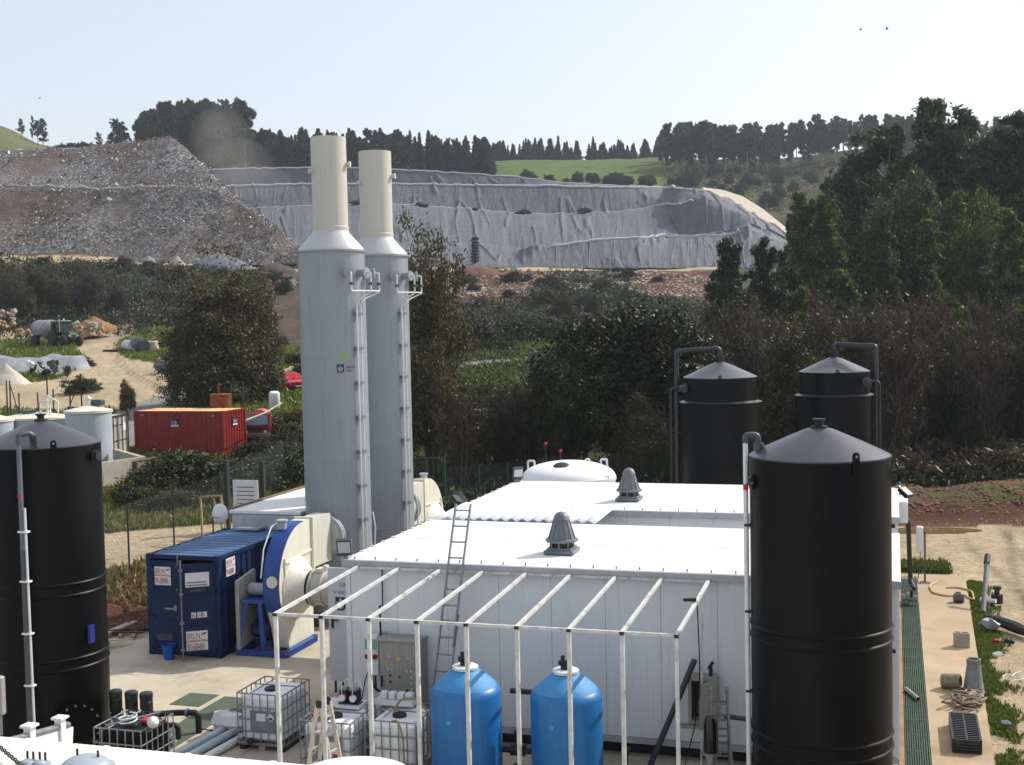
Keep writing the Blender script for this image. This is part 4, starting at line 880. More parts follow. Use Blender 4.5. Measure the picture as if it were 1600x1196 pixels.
# blue container with one door ajar
x0, x1, y0, y1 = -18.3, -16.22, 27.6, 31.55
t = container('blue_container', 'dark blue steel container with one door ajar beside the fan', x0, x1, y0, y1, 0, 2.59, CBLUE, CROOF, None, True)
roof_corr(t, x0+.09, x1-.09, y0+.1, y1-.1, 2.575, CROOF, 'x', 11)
b = MB(); b.span((x0+.13, y0+1.2, .15), (x1-.13, y0+1.25, 2.45)); b.build('dark_interior_sheet', BLACKM, t, False)  # black sheet standing for the dark inside, seen past the ajar door
def door(hinge, ang, sgn, w, sign):
    """door leaf turning about a vertical hinge; sgn: which way it reaches when shut"""
    hz = Vector(hinge); e = Matrix.Rotation(ang, 3, 'Z')@Vector((sgn, 0, 0)); nr = Vector((e.y, -e.x, 0)); nr = nr if nr.y < 0 else -nr
    l = Vector(e)
    def P_(s, z, d=0): return hz+l*s+EZ*z+nr*d
    b = MB(); R = Matrix((l, nr, EZ)).transposed(); b.box(P_(w/2, 1.3), (w, .05, 2.26), m=R); leaf = b.build('door', CBLUE, t, False)
    for z in (.24, .93, 1.66, 2.36): b = MB(); b.box(P_(w/2, z, .035), (w*.94, .03, .035), m=R); b.build('door_rib', CBLUE, leaf, False)
    for s in (w*.9,):
        b = MB(); b.cyl(P_(s, .0, .06), P_(s, 2.56, .06), .02, n=8); b.build('locking_bar', STEEL, leaf)
        for z in (.3, .98, 1.7, 2.3): b = MB(); b.box(P_(s, z, .05), (.1, .05, .06), m=R); b.build('bar_guide', STEEL, leaf, False)
    for z in (.35, 1.0, 1.7, 2.3): b = MB(); b.box(P_(.03, z, .04), (.12, .05, .07), m=R); b.build('hinge', CBLUE, leaf, False)
    return leaf, P_, l, nr
L1, P1, l1, n1_ = door((x0+.12, y0+.03, 0), 0, 1, .9, 0)
brun_sign(P1(.12, 1.8, .028), l1, EZ, n1_, .46, t)
b = MB(); b.bar(P1(.42, 1.22, .09), P1(.76, 1.22, .09), .035, .04); b.box(P1(.73, 1.24, .08), (.08, .06, .14)); b.build('handle', STEEL, t, False)
b = MB(); b.box(P1(.93, 1.35, .05), (.16, .02, .16)); b.build('lock_plate', STEEL, t, False)
b = MB(); b.prism([(0, 0), (.44, 0), (.44, .16), (0, .16)], P1(.13, .38, .027), l1, EZ, n1_*.004); b.build('worn_plate', M('worn_plate', (70, 70, 84), rough=.6), t, False)
L2, P2, l2, n2_ = door((x1-.12, y0+.0, 0), rad(33), -1, .92, 0)
ex2 = -l2
b = MB(); b.prism([(0, 0), (.58, 0), (.58, .36), (0, .36)], P2(.72, 1.86, .03), ex2, EZ, n2_*.005); b.build('notice', SIGNW, t, False)
b = MB(); b.prism([(.04, .1), (.5, .1), (.5, .13), (.04, .13)], P2(.72, 1.86, .036), ex2, EZ, n2_*.003); b.prism([(.04, .03), (.54, .03), (.54, .06), (.04, .06)], P2(.72, 1.86, .036), ex2, EZ, n2_*.003); b.build('notice_print', INKG, t, False)
text('NAVEGO 31', .09, P2(.62, 1.74, .03), ex2, EZ, INKG, t, sx=.8)
for k in range(3): b = MB(); b.prism([(0, 0), (.11, 0), (.11, .14), (0, .14)], P2(.6-k*.135, 1.08, .03), ex2, EZ, n2_*.005); b.build('code_plate', SIGNW, t, False)
text('BL 831 G', .11, P2(.59, 1.11, .038), ex2, EZ, INK, t, sx=.75)
brun_sign(P2(.74, .22, .03), ex2, EZ, n2_, .52, t); brun_sign((x1+.006, y0+.35, 2.0), EY, EZ, EX, .45, t)
p = (-17.52, 27.28, 0); tb = thing('bucket', 'blue plastic bucket in front of the blue container doors', 'bucket', p)
b = MB(); b.lathe(p, [(.12, 0), (.165, .36), (.18, .37), (.15, .37), (.11, .03), (0, .03)], 24, caps=True); b.build('pail', M('bucket_blue', (20, 88, 190), rough=.35), tb)
b = MB(); b.tube([(p[0]+.17*math.cos(a), p[1]-.06*math.sin(a), .36-.14*math.sin(a)) for a in [math.pi*i/10 for i in range(11)]], .006, 5); b.build('bail', STEEL, tb)
# white module behind it
x0, x1, y0, y1 = -18.12, -15.98, 31.65, 37.8
t = thing('white_cabin', 'low white cabin with flat roof behind the blue container', 'cabin', (-16.7, 34.7, 0))
b = MB(); b.span((x0, y0, 0), (x1, y1, 3.0), ch=.02); b.build('wall', M('cabin_grey', (186, 190, 192), (174, 178, 181), .5, scale=1), t, False)
b = MB(); b.span((x0-.06, y0-.06, 3.004), (x1+.06, y1+.06, 3.1), ch=.015); b.build('roof', ROOFW, t, False)
b = MB(); b.span((x0-.07, y0-.0, 3.102), (x0-.0, y1, 3.16)); b.build('parapet', M('dark_trim', (120, 104, 92), rough=.7), t, False)
b = MB(); b.span((x0+.35, y0-.02, 2.3), (x0+2.2, y0-.002, 2.9)); b.build('panel', TRIMG, t, False)
b = MB(); b.span((x0+.35, y0-.5, 2.62), (x0+1.1, y0-.02, 2.68)); b.build('canopy', M('canopy_grey', (170, 176, 182), rough=.5), t, False)
brun_sign((x0+1.85, y0-.024, 2.55), EX, EZ, (0, -1, 0), .42, t)
p = Vector((x0-.45, y0+.1, 2.95)); td = thing('satellite_dish', 'white dish on a bracket at the cabin corner', 'dish', p)
b = MB(); b.lathe(p, [(.001, .1), (.15, .085), (.26, .03), (.3, -.02), (.26, .01), (.15, .065), (.001, .08)], 28, axis=(-.2, -1, .1), caps=False); b.build('reflector', PVCW, td)
b = MB(); b.tube([p, p+Vector((.15, .05, -.05)), p+Vector((.45, .1, -.25))], .025, 6); b.build('arm', STEEL, td)
b = MB(); b.bar(p+Vector((.02, -.05, -.1)), p+Vector((0, -.4, -.05)), .02); b.box(p+Vector((0, -.42, -.04)), (.06, .1, .06)); b.build('receiver', STEEL, td, False)

# ================================================================ TOTE TANKS IN CAGES
IBCW = M('tote_plastic', (242, 244, 246), (230, 233, 236), .35, scale=2.5)
def tote(x0, y0, label, bottle=IBCW, plate=True, topthings=0, w=1.0, d=1.15, rz=0.0):
    t = thing('tote_tank', label, 'tote tank', (x0+w/2, y0+d/2, 0), 'caged tote tanks'); x1, y1 = x0+w, y0+d; zb, zt = .16, 1.13
    b = MB(); b.span((x0+.05, y0+.05, zb), (x1-.05, y1-.05, zt-.05), ch=.07); b.build('bottle', bottle, t, True, 25)
    b = MB(); c_ = ((x0+x1)/2, (y0+y1)/2); b.cyl((c_[0], c_[1]-.1, zt-.06), (c_[0], c_[1]-.1, zt+.0), .13, n=20); b.build('lid', BLACKM if bottle is IBCW else M('lid_grey', (60, 60, 62)), t)
    b = MB(); r_ = .012
    xs = [x0+i*w/6 for i in range(7)]; ys = [y0+i*d/6 for i in range(7)]
    for x in xs:
        for y in (y0, y1): b.cyl((x, y, .12), (x, y, zt), r_, n=6)
    for y in ys[1:-1]:
        for x in (x0, x1): b.cyl((x, y, .12), (x, y, zt), r_, n=6)
    for z in (.14, .38, .62, .86, zt): b.tube([(x0, y0, z), (x1, y0, z), (x1, y1, z), (x0, y1, z), (x0, y0, z)], r_*1.2, 6)
    b.tube([(x0, y0+d*.5, zt+.02), (x1, y0+d*.5, zt+.02)], .014, 6); b.tube([(x0+w*.3, y0, zt+.01), (x0+w*.3, y1, zt+.01)], .012, 6)
    b.build('cage', STEEL, t)
    for k, x in enumerate((x0+.08, (x0+x1)/2, x1-.08)): b = MB(); b.span((x-.07, y0+.02, .0), (x+.07, y1-.02, .1)); b.build('pallet_runner', BLACKM if k != 1 else WOOD, t, False)
    b = MB(); b.span((x0, y0, .1), (x1, y1, .135)); b.build('pallet_deck', STEEL, t, False)
    if plate:
        b = MB(); b.span((x0+.28, y0-.016, .38), (x0+.83, y0-.005, .8)); b.build('label_plate', M('plate_grey', (128, 134, 140), rough=.4), t, False)
        b = MB(); b.span((x0+.42, y0-.02, .6), (x0+.62, y0-.017, .75)); b.build('paper_label', SIGNW, t, False)
        b = MB(); b.prism([(0, -.085), (.085, 0), (0, .085), (-.085, 0)], (x0+.73, y0-.017, .68), EX, EZ, (0, -.003, 0)); b.build('hazard_diamond', SIGNW, t, False)
        b = MB(); b.prism([(0, -.06), (.06, 0), (-.06, 0)], (x0+.73, y0-.021, .68), EX, EZ, (0, -.003, 0)); b.build('hazard_print', INK, t, False)
    b = MB(); b.cyl(((x0+x1)/2-.2, y0-.02, .2), ((x0+x1)/2-.2, y0-.1, .2), .06, n=12); b.build('outlet_valve', BLACKM, t)
    return t
tote(-12.45, 21.72, 'white caged tote tank standing alone nearest the fan')
t2 = tote(-10.45, 20.45, 'white caged tote tank with dosing gear and red cap on top', plate=False)
t3 = tote(-9.3, 20.75, 'white caged tote tank under the grey control cabinet', plate=False)
for tt, x0, y0 in ((t2, -10.45, 20.45),):
    b = MB(); b.span((x0+.12, y0-.018, .3), (x0+.8, y0-.006, .85)); b.build('label_plate', M('plate_grey', (128, 134, 140)), tt, False)
    for k, (dx_, rot) in enumerate(((.24, 1), (.5, 0), (.7, 0))):
        b = MB()
        if rot: b.prism([(0, -.1), (.1, 0), (0, .1), (-.1, 0)], (x0+dx_, y0-.019, .6), EX, EZ, (0, -.003, 0)); b.build('hazard_diamond', SIGNW, tt, False); b = MB(); b.prism([(0, -.07), (.07, 0), (-.07, 0)], (x0+dx_, y0-.024, .6), EX, EZ, (0, -.003, 0)); b.build('hazard_print', INK, tt, False)
        else: b.span((x0+dx_-.1, y0-.022, .5), (x0+dx_+.1, y0-.019, .78)); b.build('paper_label', SIGNW, tt, False); b = MB(); b.span((x0+dx_-.05, y0-.026, .42), (x0+dx_+.05, y0-.023, .56)); b.build('red_mark', BRUNR, tt, False)
b = MB(); b.span((-8.32, 20.78, .3), (-8.28, 21.1, .8)); b.build('torn_label', M('torn_brown', (120, 96, 84), rough=.7), t3, False)
# gear on top of the totes
p = Vector((-10.2, 20.75, 1.14)); tt = thing('screw_lid', 'red screw cap lying on the tote tank with dosing gear', 'cap', p); b = MB(); b.lathe(p, [(.14, 0), (.14, .05), (.1, .07), (.06, .12), (0, .12)], 18, caps=False); b.build('cap', REDM, tt)
def dosing(p, label):
    p = Vector(p); t = thing('dosing_pump', label, 'dosing pump', p, 'dosing pumps over the tote tanks')
    b = MB(); b.box(p+Vector((0, 0, .14)), (.16, .2, .26), ch=.02); b.build('body', BLACKM, t, False)
    b = MB(); b.box(p+Vector((0, -.06, .29)), (.15, .14, .05)); b.build('green_panel', M('pcb_green', (50, 110, 92), (150, 180, 170), .4, scale=30), t, False)
    b = MB(); b.cyl(p+Vector((0, -.1, .12)), p+Vector((0, -.16, .12)), .065, n=16); b.build('head', PVCW, t)
    b = MB(); b.tube([p+Vector((0, -.14, .2)), p+Vector((.02, -.18, .42)), p+Vector((.12, -.14, .5)), p+Vector((.2, -.1, .3))], .009, 6); b.build('hose', PVCW, t)
    b = MB(); b.box(p+Vector((0, 0, .0)), (.2, .24, .02)); b.build('foot', PVCG, t, False)
for i, (dx_) in enumerate((-10.02, -9.8)): dosing((dx_, 21.5, 1.18), ['black dosing pump nearer the open door, on the shelf', 'black dosing pump beside the stepladder top'][i])
b = MB(); b.span((-10.4, 21.3, 1.12), (-9.65, 21.75, 1.17)); tag(b.build('pump_shelf', PVCW, None, False), 'white shelf carrying two dosing pumps', 'shelf')
t = thing('tray', 'white tray of small white boxes on the tote tank', 'tray', (-9.0, 21.7, 1.14)); b = MB(); b.span((-9.45, 21.6, 1.14), (-8.7, 21.85, 1.24)); b.build('pan', PVCW, t, False)
for i in range(4): b = MB(); b.box((-9.3+i*.17, 21.72, 1.31), (.13, .15, .13), ch=.01); b.build('box', PVCW, t, False)
b = MB(); b.tube(arc([(-8.9, 21.2, 1.15), (-8.8, 21.25, 1.4), (-8.45, 21.3, 1.42), (-8.25, 21.35, 1.1), (-8.22, 21.2, .5), (-8.3, 21.0, .1)], .15), .022, 8); tag(b.build('hose', M('ochre_hose', (150, 134, 92), rough=.6)), 'ochre hose arching over the tote tank edge', 'hose')
b = MB(); b.tube(arc([(-8.75, 20.72, 1.15), (-8.6, 20.66, 1.2), (-8.52, 20.68, .9), (-8.5, 20.68, .1)], .08), .016, 8); tag(b.build('hose', M('ochre_hose', (150, 134, 92))), 'thin ochre hose hanging down a tote tank front', 'hose')
b = MB(); b.tube(arc([(-9.95, 20.6, 1.15), (-9.92, 20.4, 1.16), (-9.95, 20.4, .9), (-10.0, 20.4, .1)], .05), .03, 8); tag(b.build('hose', RUBBER), 'black hose hanging down a tote tank front', 'hose')
# black tote tank
x0, y0 = -13.95, 19.2
t = tote(x0, y0, 'black caged tote tank with red cap beside the pumps', BLACKP, False, w=.98, d=1.05)
p = Vector((x0+.72, y0+.62, 1.1)); tt = thing('screw_lid', 'red screw cap on the black tote tank', 'cap', p); b = MB(); b.lathe(p, [(.12, 0), (.12, .05), (.08, .07), (0, .07)], 18, caps=False); b.build('cap', REDM, tt)
p = Vector((x0+.98, y0+.42, 1.1)); tt = thing('plastic_jug', 'red and white jug lying on the black tote tank', 'jug', p); b = MB(); b.lathe(p+Vector((0, 0, .08)), [(.02, 0), (.1, .03), (.11, .2), (.05, .3), (.03, .34)], 16, axis=(.4, -.7, .2)); b.build('body', PVCW, tt); b = MB(); b.lathe(p+Vector((.05, -.06, .09)), [(.112, 0), (.114, .13)], 16, axis=(.4, -.7, .2), caps=False); b.build('red_band', REDM, tt)
b = MB(); b.tube([Vector((x0+.45+.16*math.cos(a), y0+.4+.16*math.sin(a), 1.1+.006*i)) for i, a in enumerate([i*.5 for i in range(30)])], .014, 6); tag(b.build('hose_coil', PVCW), 'coil of clear hose on the black tote tank', 'hose')
b = MB(); b.bar((x0+.2, y0+.1, 1.15), (x0+.75, y0+1.0, 1.16), .06, .02); tag(b.build('flat_bar', STEEL, None, False), 'flat steel bar across the black tote tank', 'bar')
# three vertical pumps with manifold
def vpump(p, label):
    p = Vector(p); t = thing('vertical_pump', label, 'pump', p, 'black vertical pumps in a row')
    b = MB(); b.cyl(p, p+EZ*.06, .16, n=18); b.cyl(p+EZ*.06, p+EZ*.5, .08, n=18); b.build('stage_casing', STEEL, t)
    b = MB(); b.cyl(p+EZ*.48, p+EZ*.56, .12, n=16); b.lathe(p, [(.06, .55), (.12, .62), (.125, .72), (.125, .98)], 18); b.build('motor', BLACKM, t)
    b = MB(); b.lathe(p, [(.13, .93), (.13, 1.02), (.1, 1.04), (0, 1.04)], 18, caps=False); b.build('fan_cover', M('fan_cover', (40, 40, 42), rough=.5), t)
    b = MB(); b.box(p+Vector((.09, -.09, .8)), (.12, .12, .16), ch=.01); b.build('terminal_box', BLACKM, t, False)
    for s in (-1, 1):
        b = MB(); b.cyl(p+Vector((s*.08, 0, .12)), p+Vector((s*.2, 0, .12)), .05, n=12); b.cyl(p+Vector((s*.18, 0, .12)), p+Vector((s*.21, 0, .12)), .1, n=16); b.build('flange', STEEL, t)
    b = MB(); b.tube([p+Vector((.12, -.1, .78)), p+Vector((.24, -.12, .7)), p+Vector((.22, -.1, .5)), p+Vector((.1, -.08, .4))], .012, 6); b.build('cable', RUBBER, t)
    b = MB(); b.cyl(p+Vector((.24, -.05, .3)), p+Vector((.34, -.05, .3)), .09, n=16); b.cyl(p+Vector((.26, -.05, .3)), p+Vector((.28, -.05, .3)), .12, n=16); b.cyl(p+Vector((.29, -.05, 0)), p+Vector((.29, -.05, .3)), .04, n=10); b.build('check_valve', STEEL, t)
for i, x in enumerate((-14.9, -14.54, -14.2)): vpump((x, 21.25, .12), ['black vertical pump nearest the picture-edge tank', 'middle black vertical pump of the three', 'black vertical pump nearest the outlet manifold'][i])
b = MB(); b.span((-15.2, 20.95, 0), (-13.75, 21.6, .115), ch=.01); tag(b.build('pump_skid', STEEL, None, False), 'steel skid under the three vertical pumps', 'skid')
t = thing('pipe_manifold', 'black pipe manifold running from the pumps over the slab', 'pipes', (-14.2, 22, 0))
rigid(t, [(-14.9, 21.9, .42), (-14.2, 22.3, .42), (-13.75, 22.4, .42), (-13.75, 22.4, .0)], .065, BLACKM, 'pipe', .1); rigid(t, [(-14.6, 21.7, .3), (-13.95, 21.95, .3), (-13.95, 21.95, 0)], .055, BLACKM, 'pipe', .1)
for x in (-14.0, -13.86, -13.72): b = MB(); b.cyl((x, 21.3, .22), (x+.07, 21.32, .22), .11, n=16); b.cyl((x+.02, 21.3, .22), (x+.04, 21.3, .22), .14, n=16); b.build('coupling', STEEL, t)
b = MB(); b.cyl((-14.0, 22.35, .42), (-13.96, 22.355, .42), .09, n=14); b.build('pipe_clamp', STEEL, t)
b = MB(); b.tube([(-13.75, 22.5, .05), (-13.55, 22.55, .02), (-13.2, 22.5, .02), (-12.7, 22.1, .02)], .014, 6); tag(b.build('cable', RUBBER), 'thin black cable trailing over the slab to the tote tank', 'cable')
# white pipes on the ground
for i in range(5):
    b = MB(); a = Vector((-13.35+i*.15, 20.3, .09+.12*(i % 2))); e = Vector((-13.15+i*.14, 22.3, .09+.12*(i % 2))); b.lathe(a, [(.075, 0), (.075, (e-a).length), (.062, (e-a).length), (.062, 0)], 18, axis=e-a, caps=False)
    tag(b.build('pvc_pipe', [PVCW, M('bluish_pvc', (168, 182, 190), rough=.4)][i % 2]), ['outermost white pipe of the bundle, farthest from the tote tanks', 'pale blue-grey pipe second in the bundle', 'white pipe in the middle of the bundle', 'pale blue-grey pipe fourth in the bundle', 'white pipe of the bundle nearest the tote tanks'][i], 'pipe', 'pipes bundled on the slab')
b = MB(); b.blob((-13.0, 22.35, .3), (.9, .5, .5), 4, 12, .12); tag(b.build('wrapped_roll', PVCW), 'white plastic wrapped roll at the end of the pipe bundle', 'roll')
for i in range(2): b = MB(); b.span((-10.75+i*.0, 20.1+i*.28, .02), (-10.5, 20.35+i*.28, .1)); tag(b.build('pipe_offcut', STEEL, None, False), ['nearer grey channel offcut by the tote tank', 'farther grey channel offcut by the tote tank'][i], 'offcut')

# ================================================================ CONTROL GEAR ON THE FRONT WALL
t = thing('control_cabinet', 'grey electrical control cabinet with buttons on the white wall', 'control cabinet', (-9.36, 22.7, .9))
b = MB(); b.span((-9.78, 22.62, .55), (-8.94, 23.08, 2.1), ch=.012); b.build('case', GREYC, t, False)
b = MB(); b.span((-9.75, 22.6, .58), (-8.97, 22.618, 2.04), ch=.006); b.build('door', GREYC, t, False)
b = MB(); b.prism([(0, 0), (.48, 0), (.48, .02), (.03, .06)], (-9.82, 22.58, 2.102), EY, EZ, (.92, 0, 0)); b.build('rain_hood', GREYC, t, False)
b = MB(); b.span((-9.74, 22.57, 1.18), (-9.71, 22.6, 1.4)); b.build('handle', BLACKM, t, False)
KW = M('knob_white', (200, 204, 206), rough=.4); YEL = M('warning_yellow', (214, 190, 30), rough=.5)
for (u_, z_, mm) in ((.2, 1.8, KW), (.6, 1.78, KW), (.17, 1.54, KW), (.25, 1.54, KW), (.56, 1.52, KW), (.65, 1.52, KW), (.21, 1.42, BLACKM), (.21, 1.29, BLACKM), (.65, 1.4, KW), (.65, 1.28, KW), (.65, 1.16, KW), (.65, 1.04, KW), (.65, .92, KW), (.56, 1.14, BLACKM), (.4, 1.4, REDM)):
    b = MB(); b.cyl((-9.75+u_, 22.6, z_), (-9.75+u_, 22.575, z_), .022, n=12); b.build('button', mm, t)
b = MB(); b.prism([(0, 0), (.1, 0), (.05, .087)], (-9.41, 22.598, 1.74), EX, EZ, (0, -.003, 0)); b.build('warning_triangle', YEL, t, False)
t = thing('socket_box', 'white socket box with green window beside the control cabinet', 'socket box', (-10.1, 23.0, 1.3))
b = MB(); b.span((-10.22, 22.9, 1.3), (-9.92, 23.08, 2.12), ch=.015); b.build('case', PVCW, t, False)
b = MB(); b.span((-10.2, 22.885, 1.82), (-9.95, 22.898, 2.03)); b.build('green_window', M('window_green', (70, 140, 124), (120, 176, 160), .15, scale=12), t, False)
for x in (-10.15, -9.99): b = MB(); b.cyl((x, 22.9, 1.68), (x, 22.86, 1.68), .055, n=18); b.build('red_socket', REDM, t); b = MB(); b.cyl((x, 22.862, 1.68), (x, 22.85, 1.68), .03, n=14); b.build('socket_core', BLACKM, t)
b = MB(); b.tube([(-10.12, 22.86, 1.42), (-10.18, 22.8, 1.2), (-10.25, 22.7, .7), (-10.3, 22.4, .1)], .012, 6); b.build('cable', RUBBER, t)
for k in range(2): b = MB(); b.tube(arc([(-10.05+k*.06, 22.88, 1.3), (-10.0+k*.04, 22.85, 1.02), (-9.8, 22.85, .98)], .1), .02, 6); b.build('cable', RUBBER, t)
b = MB(); b.span((-9.9, 22.96, .3), (-9.8, 23.08, 2.15)); tag(b.build('cable_duct', M('duct_bluegrey', (150, 164, 182), rough=.5), None, False), 'blue-grey cable duct left of the control cabinet', 'cable duct')
b = MB(); b.cyl((-9.87, 22.93, 1.2), (-9.87, 22.93, 2.72), .022, n=8); b.cyl((-9.85, 23.02, 2.6), (-9.85, 23.04, 3.45), .014, n=8); tag(b.build('cable_run', RUBBER), 'black cable run rising up the wall above the duct', 'cable')
# extension ladder against the wall
t = thing('extension_ladder', 'long grey extension ladder leaning on the white wall', 'ladder', (-8.5, 22.4, 0)); AL = M('aluminium', (140, 144, 148), (120, 124, 128), .4, .7, scale=8)
top = Vector((-8.05, 22.97, 4.8)); bot = Vector((-8.62, 22.45, .05)); e = (top-bot).normalized(); s_ = Vector((.165, 0, 0)); L = (top-bot).length
for k, (a, c_, o_) in enumerate(((0, .55, 0), (.42, 1, -.05))):
    for s in (-1, 1):
        b = MB(); b.bar(bot+(top-bot)*a+s_*s*(1-.08*k)+EY*o_, bot+(top-bot)*c_+s_*s*(1-.08*k)+EY*o_, .028, .07, (0, 1, 0)); b.build('rail', AL, t, False)
    n = int((c_-a)*L/.3)
    for i in range(n): q = bot+(top-bot)*(a+(i+.6)/n*(c_-a))+EY*o_; b = MB(); b.bar(q-s_, q+s_, .028); b.build('rung', AL, t, False)
# A-frame step ladder by the totes
def aframe(c_, h, w, sp, yaw, label, mat, nr=6, leaves=2):
    c_ = Vector(c_); R = Matrix.Rotation(yaw, 3, 'Z'); t = thing('step_ladder', label, 'step ladder', c_, 'folding step ladders')
    for s in (-1, 1):
        for k in (-1, 1):
            b = MB(); b.bar(c_+R@Vector((k*w/2*1.15, s*sp, 0)), c_+R@Vector((k*w/2*.8, s*.04, h)), .035, .075, R@Vector((0, 1, 0))); b.build('rail', mat, t, False)
        for i in range(nr):
            f = (i+.8)/(nr+.6); a = c_+R@Vector((-w/2*(1.15-.35*f), s*(sp-(sp-.04)*f), h*f)); e = c_+R@Vector((w/2*(1.15-.35*f), s*(sp-(sp-.04)*f), h*f)); b = MB(); b.bar(a, e, .035, .028); b.build('rung', mat, t, False)
    for k in (-1, 1): b = MB(); b.box(c_+R@Vector((k*w/2*.8, 0, h)), (.06, .14, .14), rz=yaw, ch=.02); b.build('hinge', BLACKM if nr < 6 else STEEL, t, False)
    return t
aframe((-9.72, 19.95, 0), 1.66, .3, .34, rad(78), 'cream folding step ladder standing before the tote tanks', M('ladder_cream', (206, 200, 184), (190, 184, 168), .5, scale=5), 5)
aframe((-3.0, 21.9, 0), 1.75, .36, .4, rad(12), 'grey folding step ladder beside the largest black tank', AL, 6)
# open junction cabinet
t = thing('junction_cabinet', 'open grey junction cabinet with cables on the white wall', 'junction cabinet', (-3.45, 23, .95))
b = MB()
for a, c_ in (((-3.68, 22.72, .85), (-3.62, 23.08, 1.72)), ((-3.24, 22.72, .85), (-3.18, 23.08, 1.72)), ((-3.62, 22.72, 1.66), (-3.24, 23.08, 1.72)), ((-3.62, 22.72, .85), (-3.24, 23.08, .91)), ((-3.62, 23.0, .91), (-3.24, 23.06, 1.66))): b.span(a, c_)
b.build('case', GREYC, t, False)
b = MB(); b.span((-3.61, 22.98, .92), (-3.25, 22.995, 1.65)); b.build('back_plate', BLACKM, t, False)
b = MB(); b.box((-3.3, 22.55, 1.28), (.022, .42, .84), rz=rad(-32)); b.build('door', GREYC, t, False)
b = MB(); b.span((-3.85, 22.65, .78), (-3.2, 22.75, .84)); b.build('shelf_rail', STEEL, t, False)
for k in range(2): b = MB(); b.tube([Vector((-3.45+.07*math.cos(a), 22.9-.03*k, 1.1+.12*math.sin(a))) for a in [i*.6+k for i in range(10)]], .01, 6); b.build('cable', [RUBBER, STEEL][k], t)
b = MB(); b.cyl((-3.28, 22.9, 1.722), (-3.28, 22.9, 1.9), .035, n=10); b.cyl((-3.32, 22.9, 1.86), (-3.24, 22.9, 1.98), .03, n=10); b.build('gland', BLACKM, t)
b = MB(); b.cyl((-4.35, 22.35, .1), (-3.55, 22.75, 2.05), .055, n=12); tag(b.build('leaning_pipe', M('dark_pipe', (44, 46, 50))), 'dark pipe leaning on the wall beside the junction cabinet', 'pipe')
t = thing('camera_cable', 'black cable hanging from a clip on the last rafter', 'cable', (-3.42, 21.4, 3.45)); b = MB(); b.box((-3.42, 21.45, 3.46), (.22, .08, .05), rz=.3); b.build('clip', BLACKM, t, False)
b = MB(); b.tube([(-3.38, 21.5, 3.42), (-3.33, 21.7, 3.3), (-3.35, 22.0, 2.4), (-3.38, 22.2, 1.6), (-3.5, 22.2, .9), (-3.65, 22.1, .3)], .012, 6); b.build('cable', RUBBER, t)
b = MB(); b.cyl((-3.42, 22.5, 0), (-3.36, 22.5, 3.35), .018, n=8); tag(b.build('thin_pole', GALV), 'thin white pole behind the end rafter', 'pole')
t = thing('inline_pump', 'black and steel vertical pump before the grey step ladder', 'pump', (-3.05, 21.2, 0))
b = MB(); b.cyl((-3.05, 21.2, 0), (-3.05, 21.2, .85), .1, n=16); b.build('casing', STEEL, t); b = MB(); b.lathe((-3.05, 21.2, 0), [(.11, .85), (.125, .9), (.125, 1.4), (.09, 1.5), (.0, 1.52)], 18, caps=False); b.build('motor', M('gloss_black', (20, 20, 20), rough=.2), t)
for z in (.35, .86): b = MB(); b.cyl((-3.05, 21.2, z), (-3.05, 21.2, z+.04), .17, n=16); b.build('clamp_ring', STEEL, t)
b = MB(); b.cyl((-2.97, 21.1, .4), (-2.9, 21.0, .4), .08, n=12); b.build('outlet', STEEL, t)
b = MB(); b.cyl((-3.0, 22.6, 1.08), (-2.2, 22.5, 1.06), .045, n=10); tag(b.build('cross_pipe', PVCG), 'grey horizontal pipe from the step ladder to the largest tank', 'pipe')

# ================================================================ BLUE PRESSURE TANKS
def ptank(cx, cy, label):
    t = thing('pressure_tank', label, 'pressure tank', (cx, cy, 0), 'blue fibreglass pressure tanks'); r = .625; z = 1.82
    b = MB(); b.lathe((cx, cy, 0), [(r*.8, .05), (r, .3), (r, z)]+[(r*(1-.12*s*s), z+.14*s) for s in (.3, .6, .85, 1)], 64); b.build('vessel', TBLUE, t)
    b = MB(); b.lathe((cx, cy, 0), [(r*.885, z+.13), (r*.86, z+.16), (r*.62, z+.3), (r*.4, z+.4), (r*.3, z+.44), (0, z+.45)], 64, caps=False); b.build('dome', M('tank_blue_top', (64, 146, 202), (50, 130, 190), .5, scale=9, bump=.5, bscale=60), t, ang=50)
    b = MB(); b.lathe((cx, cy, z+.43), [(.23, 0), (.23, .045), (.2, .06), (0, .06)], 30, caps=False); b.build('collar', PVCW, t)
    b = MB(); b.cyl((cx, cy, z+.48), (cx, cy, z+.56), .09, n=16); b.box((cx-.02, cy, z+.6), (.2, .1, .07), rz=.5); b.cyl((cx-.05, cy, z+.6), (cx-.05, cy, z+.72), .035, n=10); b.build('valve', BLACKM, t)
    b = MB(); b.box((cx+.08, cy-.03, z+.6), (.05, .05, .08)); b.build('red_tag', REDM, t, False)
    b = MB(); b.lathe((cx, cy, 0), [(r*.7, 0), (r*.75, .2)], 40, caps=True); b.build('foot_ring', BLACKM, t)
    a = rad(-100); n = 5; vs = []
    for i in range(n): q = a+rad(-3.5+i*1.75); vs += [(cx+math.cos(q)*(r+.003), cy+math.sin(q)*(r+.003), 1.42), (cx+math.cos(q)*(r+.003), cy+math.sin(q)*(r+.003), 1.49)]
    b = MB(); b.add(vs, [(2*i, 2*i+2, 2*i+3, 2*i+1) for i in range(n-1)]); b.build('sticker', M('sticker_blue', (60, 170, 220), rough=.4), t)
ptank(-7.27, 20.6, 'blue pressure tank nearer the tote tanks'); ptank(-5.48, 20.75, 'blue pressure tank nearer the junction cabinet')
t = thing('filter_piping', 'black pipework and valves between the blue tanks', 'pipes', (-6.25, 21, 0))
